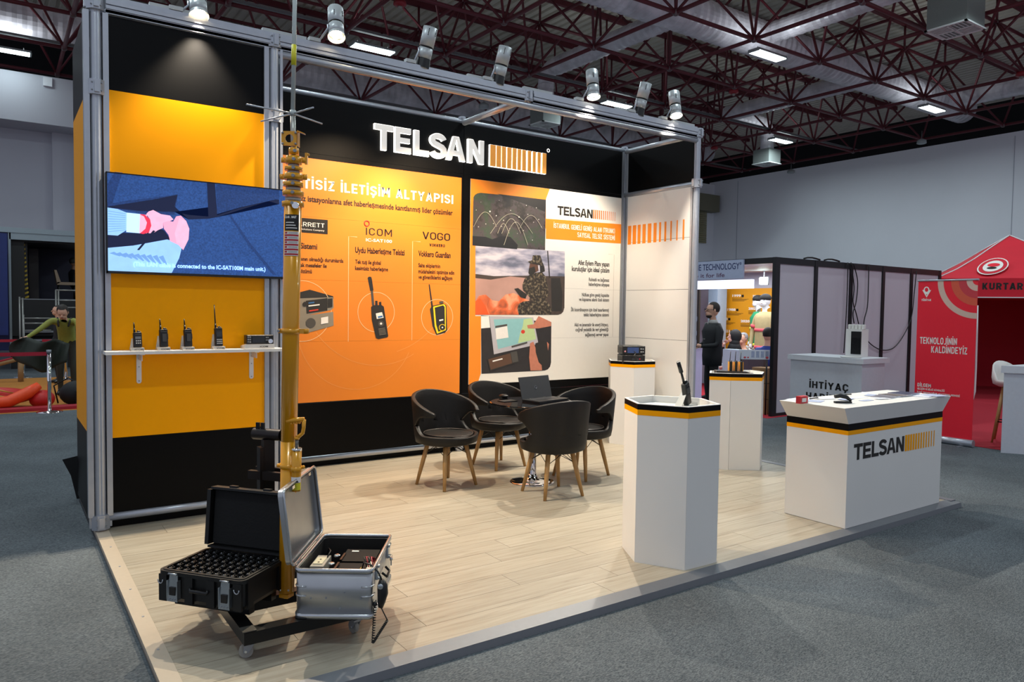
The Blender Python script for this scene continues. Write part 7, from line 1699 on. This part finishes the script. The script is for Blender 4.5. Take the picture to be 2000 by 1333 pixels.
# ================================================================ RED TENT
tent_a = Vector((16.7, 1.0, 0)); te = Vector((.558, -.83, 0)); tn = Vector((.83, .558, 0)); h_ = 1.5; zE, zV, zA = 2.29, 1.92, 3.23
tn_ = thing('pop_up_tent', 'red pop-up tent with white rescue emblem behind the banner', 'tent', (tent_a.x, tent_a.y, CZ), world=True)
cr = [tent_a-te*h_-tn*h_, tent_a+te*h_-tn*h_, tent_a+te*h_+tn*h_, tent_a-te*h_+tn*h_]
for i in range(4):
    a, c = cr[i], cr[(i+1) % 4]; k = 8; vs = []; 
    for j in range(k+1):
        s = j/k
        for f_, z_w in ((0, 0), (.35, .34), (.7, .72), (1, 1)):
            p = a.lerp(c, s).lerp(tent_a, f_); vs.append((p.x, p.y, zE+(zA-zE)*(z_w-.06*math.sin(PI*f_)) - .05*math.sin(PI*s)*(1-f_)*math.sin(PI*f_)))
    b = MB().use(M_redtent); b.add(vs, [(j*4+q, (j+1)*4+q, (j+1)*4+q+1, j*4+q+1) for j in range(k) for q in range(3)], True); b.build('roof_panel', None, tn_)
    MB().slab([(a.x, a.y, zE), (c.x, c.y, zE), (c.x, c.y, zV), (a.x, a.y, zV)], (0.004, 0, 0)).build('valance', M_redtent, tn_)
    MB().cyl((a.x, a.y, CZ), (a.x, a.y, zE), .022, n=8).build('leg', mat('tent_pole_white', 'dcdcdc', .4), tn_)
    q = [a.lerp(tent_a, f_) for f_ in (0, .25, .5, .75, 1)]; MB().tube([(p.x, p.y, zE+.012+(zA-zE)*(w-.06*math.sin(PI*f_))) for p, f_, w in zip(q, (0, .25, .5, .75, 1), (0, .235, .5, .77, 1))], .012, 6).build('seam_piping', mat('tent_pole_white', 'dcdcdc', .4), tn_)
a, c = cr[0], cr[1]; MB().slab([(a.x, a.y, zV+.01), (c.x, c.y, zV+.01), (c.x, c.y, zV-.01), (a.x, a.y, zV-.01)], (-.01, -.006, 0)).build('valance_hem', mat('tent_pole_white', 'dcdcdc', .4), tn_)
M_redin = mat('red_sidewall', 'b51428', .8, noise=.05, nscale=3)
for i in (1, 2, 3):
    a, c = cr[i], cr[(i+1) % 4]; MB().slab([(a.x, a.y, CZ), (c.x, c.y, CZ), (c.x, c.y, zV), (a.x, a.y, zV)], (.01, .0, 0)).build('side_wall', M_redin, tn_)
nf = -tn
def TP(u, v):                                  # point on the tent front plane
    d = ray(u, v); o = cr[0]; k = (Vector((o.x, o.y, 0))-CAM_O).dot(tn)/d.dot(tn); return CAM_O+d*k
caps('AMA KURTARMA', (1866, 567), (2030, 565), 13, M_ink, tn_, .22, TP, nrm=nf)
# emblem on the front roof slope
def slope(s, f_): 
    p = cr[0].lerp(cr[1], s).lerp(tent_a, f_); return Vector((p.x, p.y, zE+(zA-zE)*(f_-.06*math.sin(PI*f_))))+nf*.02+Vector((0, 0, .03))
def disc(cs_, cf, rs, rf, m, nm, off=0):
    vs = [slope(cs_, cf)+nf*off+Vector((0, 0, off))]+[slope(cs_+rs*math.cos(2*PI*k/28)/(1-cf-rf*math.sin(2*PI*k/28))*(1-cf), cf+rf*math.sin(2*PI*k/28))+nf*off+Vector((0, 0, off)) for k in range(28)]
    b = MB().use(m); b.add(vs, [(0, 1+k, 1+(k+1) % 28) for k in range(28)], False); return b.build(nm, m, tn_)
disc(.27, .27, .115, .22, M_inkw, 'emblem'); disc(.27, .27, .105, .20, M_redtent, 'emblem', .004); disc(.27, .27, .075, .145, M_inkw, 'emblem', .008); disc(.27, .30, .05, .045, M_red, 'emblem', .012); disc(.27, .22, .035, .03, M_ink, 'emblem', .012)
A_ = slope(.46, .52)+nf*.02; 
p = tent_a+tn*h_*.9; q = CAM_O+ray(1972, 593)*17.0
for r_, m_, off in ((.13, M_red, 0), (.115, M_inkw, .01), (.06, M_ink, .02)):
    b = MB(); cN = q+nf*off; b.cyl(cN, cN+nf*.006, r_, n=20); b.build('wall_emblem', m_, tn_)
MB().tube([CAM_O+ray(u, v)*14.2 for u, v in ((1909, 597), (1908, 650), (1906, 720), (1904, 765), (1899, 786))], .018, 6).build('wall_edge_piping', mat('tent_pole_white', 'dcdcdc', .4), tn_)
struct('carpet_red', MB().prism([(9.35, -4.6), (17.5, -4.6), (19, 3.5), (14.6, 3.0), (14.6, 1.2), (9.35, -1.4)], CZ, CZ+.006), mat('red_carpet', 'b01a2e', .95, noise=.15, nscale=60))
struct('carpet_red_stand', MB().bx(NX0-.25, XI, NY0-.1, 8, CZ, CZ+.005), mat('red_carpet', 'b01a2e', .95, noise=.15, nscale=60))
# counter and bar stool at the right edge
t = thing('white_counter', 'white counter with thick top cut by the right photo edge', 'counter', (9.3, -2.16, CZ), rz=0, world=True)
c0 = Vector((9.29, -2.16, 0)); d1_ = Vector((-.13, .19, 0)); d2_ = Vector((.9, -.16, 0))
Q = [c0, c0+d2_, c0+d2_+d1_*1.6, c0+d1_*1.0]
MB().prism([(p.x, p.y) for p in Q], CZ, .90).build('body', M_icw, t); ce = sum(Q, Vector())/4
MB().prism([(ce.x+(p.x-ce.x)*1.08, ce.y+(p.y-ce.y)*1.12) for p in Q], .90, .985).build('worktop', mat('worktop_white', 'd4d6dc', .5), t)
st = thing('bar_stool', 'white bar stool with wooden legs behind the right edge counter', 'stool', (10.02, -1.72, CZ))
n = 28; vs = []
for r, z, bk in ((.02, .72, 0), (.14, .72, 0), (.2, .75, .0), (.215, .80, .3), (.21, .86, .9)):
    for i in range(n):
        a = 2*PI*i/n; up_ = max(0, math.cos(a-math.radians(60)))**1.2; vs.append((r*math.cos(a)*(1.0), r*math.sin(a), z+bk*.2*up_-(0 if up_ else bk*.06)))
b = MB().use(M_white); b.add(vs, [(k*n+i, k*n+(i+1) % n, (k+1)*n+(i+1) % n, (k+1)*n+i) for k in range(4) for i in range(n)], True); s_ = b.build('seat', None, st); md = s_.modifiers.new('t', 'SOLIDIFY'); md.thickness = .02
tp = []
for k in range(4):
    a = PI/4+PI/2*k+.3; p0 = Vector((.11*math.cos(a), .11*math.sin(a), .72)); p1 = Vector((.24*math.cos(a), .24*math.sin(a), 0)); tp.append(p0.lerp(p1, .62)); MB().tube([p0, p1], [.019, .013], 8).build('leg', M_legwood, st)
MB().tube(tp, .008, 6, closed=True).build('footrest', M_satin, st)

# ================================================================ LEFT BACKGROUND
def stanchion(x, y, h, lab, m_=M_chrome):
    t = thing('barrier_post', lab, 'barrier post', (x, y, CZ)); MB().lathe([(.17, 0), (.17, .012), (.03, .03)], n=24).build('base', m_, t); MB().cyl((0, 0, .02), (0, 0, h-.05), .027, n=14).build('pole', m_, t); MB().cyl((0, 0, h-.05), (0, 0, h), .033, n=14).build('head', M_aludark, t)
    return t
sx, sy = PZ(97, 806, CZ).x, PZ(97, 806, CZ).y; stanchion(sx, sy, .93, 'nearest steel barrier post with red belt, left of the booth')
s2 = PZ(46, 738, CZ); stanchion(s2.x, s2.y, .82, 'far steel barrier post on the orange carpet edge')
def belt(a, c, lab): 
    a, c = Vector(a), Vector(c); tag(MB().slab([a, c, c-Vector((0, 0, .055)), a-Vector((0, 0, .055))], (0, .004, 0)).build('barrier_belt', mat('belt_red', 'a5112c', .7)), lab, 'barrier belt')
belt((sx-.03, sy, .85), (sx-2.2, sy+.05, .85), 'red barrier belt from the nearest post to the left edge')
p1, p2 = PY(40, 663, 12.5), PY(-40, 664, 12.5); belt(p2, p1, 'red barrier belt far behind at the left edge'); p1 = PY(82, 663, 12.4); p2 = PY(128, 664, 12.4); stanchion(p2.x, 12.4, p1.z-CZ+.04, 'barrier post hidden behind the bending man'); p1, p2 = PY(82, 663, 12.4), PY(128, 664, 12.4); belt(p1, p2, 'short red barrier belt behind the bending man')
struct('carpet_orange', MB().bx(-7, .9, 7.19, 13.1, CZ, CZ+.004), mat('orange_carpet', 'b9782c', .95, noise=.2, nscale=30))
p = PZ(45, 800, CZ)
tag(MB().bx(-2.5, .62, 7.28, 7.55, CZ+.004, CZ+.05).build('red_strip', mat('red_mat', 'a01326', .7)), 'low red edge strip on the orange carpet', 'mat')
kt = thing('rescue_kit', 'red and orange inflatable rescue gear lying on the orange carpet', 'rescue gear', (-.6, 7.9, CZ), world=True)
M_kr, M_ko = K('kit_red', 'c01a16', .5), K('kit_orange', 'f04a12', .5)
o = PZ(20, 780, CZ+.2)
MB().sph((-.75, 8.0, .12), .16, (4.2, 1.2, .95), 16, 10).build('red_tube', M_kr, kt); MB().sph((-.9, 7.75, .13), .12, (4, 1.2, 1), 16, 10).build('red_tube', M_kr, kt); MB().sph((-.02, 7.75, .08), .16, (1.1, 1, .9), 14, 8).build('red_bag', M_kr, kt)
MB().tube([(-1.6, 7.62, .03), (-.9, 7.6, .05), (-.45, 7.6, .08), (-.2, 7.65, .2), (-.06, 7.7, .3)], [.08, .085, .09, .09, .06], 10).build('orange_strap', M_ko, kt)
MB().tube([(-1.3, 7.75, .26), (-.9, 7.7, .27), (-.6, 7.7, .26), (-.35, 7.72, .18), (-.45, 7.66, .14), (-.6, 7.64, .17)], .012, 6).build('rope', K('rope_yellow', 'c8a24a'), kt)
bg = thing('black_bag', 'black equipment pile on the orange carpet beside the booth', 'bag', (.35, 7.9, CZ+.004)); MB().sph((.1, 0, .18), .2, (1.2, .8, 1), 14, 8).build('bag', K('bag_black', '0f0f11'), bg); MB().rbox((.25, -.1, .12), (.34, .3, .24), .03).build('box', M_blackplastic, bg); MB().tube([(-.15, 0, .03), (-.2, .1, .3), (0, .1, .42), (.1, 0, .35)], .012, 6).build('strap', M_satin, bg)
# man bending, shaking out a dark cloth
pb0 = PZ(133, 768, CZ); bx0, by0_ = PY(118, 700, 9.0).x, 9.0
hx = PY(124, 612, 9.0)
mat_y = K('shirt_lime', '8f9240'); 
over = {'pelvis': (0, -.1, .93), 'waist': (0, -.03, 1.07), 'chest': (0, .12, 1.22), 'neck0': (0, .24, 1.32), 'neck': (0, .28, 1.36), 'jaw': (0, .35, 1.38), 'skull': (0, .37, 1.45), 'crown': (0, .38, 1.5),
        'sh.R': (.18, .2, 1.30), 'sh.L': (-.18, .2, 1.30), 'el.R': (.34, .32, 1.15), 'wr.R': (.50, .42, 1.02), 'pa.R': (.55, .45, 1.0), 'el.L': (-.26, .36, 1.07), 'wr.L': (-.25, .42, .88), 'pa.L': (-.25, .44, .83), 'hip.R': (.09, -.1, .87), 'hip.L': (-.09, -.1, .87)}
bm_, J, H = human('person', 'man in lime jumper bending to shake out a dark green cloth', (hx.x+.06, 9.3, CZ), math.radians(168), [mat_y, mat_y, K('trousers_camo', '2d2c22'), K('shoe_black', '0a0a0a', .3), SK], over, hair=K('hair_dark', '2c241f'), scale=1.02)
MB().tube([(.06, .0, 1.1), (.10, .2, 1.34), (.07, .3, 1.2)], .016, 6).tube([(-.06, .0, 1.1), (-.10, .2, 1.34), (-.07, .3, 1.2)], .016, 6).build('braces', K('braces_dark', '1b1713'), bm_)
n, k = 14, 10; vs = []
A1, A2 = PY(38, 662, 8.75), PY(136, 668, 8.75)
for i in range(n+1):
    for j in range(k+1):
        s, w = i/n, j/k; p = A1.lerp(A2, s)+Vector((-.12*math.sin(PI*w)*(1-s)-.05*w, .12*math.sin(3*PI*s+2*w), -.46*w*(.72+.5*math.sin(PI*s)*.8)+.03*math.sin(11*s+5*w))); vs.append(p)
b = MB().use(K('cloth_dark_green', '1a2119')); b.add(vs, [(i*(k+1)+j, (i+1)*(k+1)+j, (i+1)*(k+1)+j+1, i*(k+1)+j+1) for i in range(n) for j in range(k)], True); o = tag(b.build('dark_cloth', None), 'dark green cloth held out by the bending man', 'cloth'); md = o.modifiers.new('t', 'SOLIDIFY'); md.thickness = .012
p = PY(113, 606, 11.6); human('person', 'dark haired person in black standing behind the bending man', (p.x, 11.6, CZ), math.radians(100), [K('dress_black', '0f0f12')]*2+[K('dress_black', '0f0f12'), K('shoe_black', '0a0a0a', .3), SK], scale=(p.z-CZ)/1.66, hair=K('hair_dark', '2c241f'))
# exhibition trailer: dark cabin with blue side, hazard tape, deck, chairs, railings
YT0 = 15.6
tl = thing('exhibition_trailer', 'dark open exhibition trailer with blue side and hazard stripes', 'trailer', (-.2, YT0, CZ), world=True)
TP_ = lambda u, v, y=YT0: PY(u, v, y)
xl = TP_(20, 600).x; zt_r = TP_(0, 445).z
M_tdark = mat('trailer_dark', '0b0a0c', .6)
MB().bx(xl, 1.4, YT0+2.4, YT0+2.44, CZ, zt_r-.1).build('back_wall', mat('trailer_violet', '11102a', .6), tl)
MB().bx(xl-2.5, xl, YT0, YT0+.05, .42, zt_r-.05).build('blue_side', mat('trailer_blue', '0c1c55', .4), tl)
MB().bx(xl-2.5, 1.4, YT0-.05, YT0+.1, zt_r-.1, zt_r+.02).build('roof_edge', mat('trailer_silver', '8f9aa0', .35, .6), tl)
MB().bx(xl, 1.4, YT0-.02, YT0+.08, zt_r-.26, zt_r-.1).build('roof_edge', mat('trailer_silver', '8f9aa0', .35, .6), tl)
MB().bx(xl-.02, xl+.03, YT0-.02, YT0+.02, .42, zt_r-.1).build('door_frame', mat('trailer_silver', '8f9aa0', .35, .6), tl)
MB().bx(xl, 1.4, YT0+.1, YT0+2.4, zt_r-.3, zt_r-.26).build('ceiling', M_tdark, tl)
MB().bx(xl+.03, xl+.3, YT0+.1, YT0+2.4, .42, zt_r-.3).build('inner_wall', M_tdark, tl); zf = TP_(60, 584, YT0+.3).z
MB().bx(xl, 1.4, YT0, YT0+2.4, zf-.9, zf).build('deck', M_tdark, tl); MB().bx(xl+.2, 1.4, YT0-.012, YT0, zf-.02, zf).build('deck_edge', M_aludark, tl)
MB().bx(xl, 1.4, YT0+.3, YT0+2.4, CZ, zf-.9).build('underframe', M_tdark, tl)
xh0, xh1 = TP_(41, 470, YT0+.3).x, TP_(50, 580, YT0+.3).x; zt0, zt1 = TP_(45, 466, YT0+.3).z, TP_(48, 584, YT0+.3).z; w = .07
MB().bx(xh0-.02, xh1+.05, YT0+.3, YT0+.32, zt1, zt0).build('hazard_strip', M_ink, tl); k = 14; dz = (zt0-zt1)/k
for i in range(k):
    z = zt1+dz*i; x = xh0+(xh1-xh0)*(1-i/k); MB().slab([(x-.02, YT0+.298, z), (x+w, YT0+.298, z+dz*.35), (x+w, YT0+.298, z+dz*.8), (x-.02, YT0+.298, z+dz*.45)], (0, -.002, 0)).build('hazard_stripe', mat('hazard_yellow', 'a98c1c', .5), tl)
MB().bx(TP_(56, 500, YT0+1).x, TP_(75, 500, YT0+1).x, YT0+1, YT0+1.05, zf, zt_r-.4).build('inner_column', mat('trailer_brown', '1a0f12', .6), tl)
c_ = thing('beige_chair', 'beige high back chair on the trailer deck', 'chair', (TP_(130, 560, YT0+.7).x, YT0+.7, zf)); M_bc = K('beige_leather', '7d6a58', .5)
pa = TP_(105, 528, YT0+.7); zs_ = TP_(130, 552, YT0+.7).z-zf; xx = pa.x-c_.location.x
MB().slab([(xx, -.2, pa.z-zf), (xx+.05, -.2, pa.z-zf), (xx+.14, -.2, zs_), (xx+.06, -.2, zs_-.05)], (0, .4, 0)).build('backrest', M_bc, c_); MB().bx(xx+.06, xx+.50, -.2, .2, zs_-.07, zs_).build('seat', M_bc, c_)
for x in (xx+.1, xx+.45):
    for y in (-.17, .17): MB().cyl((x, y, 0), (x, y, zs_-.06), .014, n=6).build('leg', M_satin, c_)
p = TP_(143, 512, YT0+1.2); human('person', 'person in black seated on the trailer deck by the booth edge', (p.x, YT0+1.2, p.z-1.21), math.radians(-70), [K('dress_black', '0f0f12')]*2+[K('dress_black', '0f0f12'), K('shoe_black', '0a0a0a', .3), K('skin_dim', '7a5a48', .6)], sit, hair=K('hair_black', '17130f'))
M_rail = mat('rail_steel', '8d8c88', .4, .6)
yr = YT0-.6
rl = thing('steel_railing', 'steel stair railing in front of the trailer deck', 'railing', (TP_(110, 600, yr).x, yr, CZ), world=True)
for (u0, v0, u1, v1) in ((108, 567, 155, 568), (112, 587, 155, 587), (112, 601, 155, 602), (46, 622, 108, 622), (46, 632, 100, 633), (48, 646, 100, 647)):
    a, c = TP_(u0, v0, yr), TP_(u1, v1, yr); c.z = a.z; MB().cyl(a, c, .02, n=8).build('rail', M_rail, rl)
for u, v0 in ((109, 567), (114, 568), (46, 615), (38, 580), (44, 582)): a = TP_(u, v0, yr); MB().cyl((a.x, yr, CZ), a, .02, n=8).build('post', M_rail, rl)
b = MB(); 
for i in range(4): b.bx(TP_(46, 600, yr).x, TP_(106, 600, yr).x, yr+.05+.14*i, yr+.2+.14*i, .25+.2*i, .29+.2*i)
b.build('step', M_aludark, rl)
# blue banner at the far left edge
t = thing('blue_banner', 'dark blue printed banner at the far left photo edge', 'banner', (-1.0, 15.2, CZ), world=True)
a = PY(23, 560, 15.2); MB().bx(a.x-1.2, PY(15, 560, 15.2).x, 15.2, 15.22, PY(10, 655, 15.2).z, PY(10, 456, 15.2).z).build('fabric', mat('banner_navy', '0e2463', .5, noise=.2, nscale=6), t); MB().cyl((a.x-.5, 15.21, CZ), (a.x-.5, 15.21, PY(10, 655, 15.2).z), .03, n=8).build('pole', M_satin, t)
# wooden trestle and folded chairs low at the left
t = thing('wooden_beam', 'sloping pale wooden beam behind the nearest red belt', 'beam', (-.9, 12.6, CZ), world=True)
a, c = PY(-20, 716, 12.3), PY(40, 700, 12.3); MB().tube([a, c], .05, 6).build('plank', K('pale_wood', '9a7a52'), t); MB().tube([PY(-20, 711, 12.28), PY(40, 696, 12.28)], .02, 6).build('red_edge', mat('belt_red', 'a5112c', .7), t); MB().cyl((c.x, 12.3, CZ), (c.x, 12.3, c.z), .05, n=8).build('leg', K('pale_wood', '9a7a52'), t); MB().cyl((a.x, 12.3, CZ), (a.x, 12.3, a.z), .05, n=8).build('leg', K('pale_wood', '9a7a52'), t)
# black plastic sheet curling out behind the booth corner
p = PZ(150, 930, CZ); tag(MB().add([(-.13, .1, .34), (-.02, .1, .36), (.0, .1, 0), (-.07, .1, .2), (-.03, .1, 0)], [(0, 1, 2, 4, 3)], False).build('black_sheet', M_blackplastic, None, loc=(-.02, 1.15, CZ)), 'black plastic sheet sticking out behind the booth corner', 'sheet')
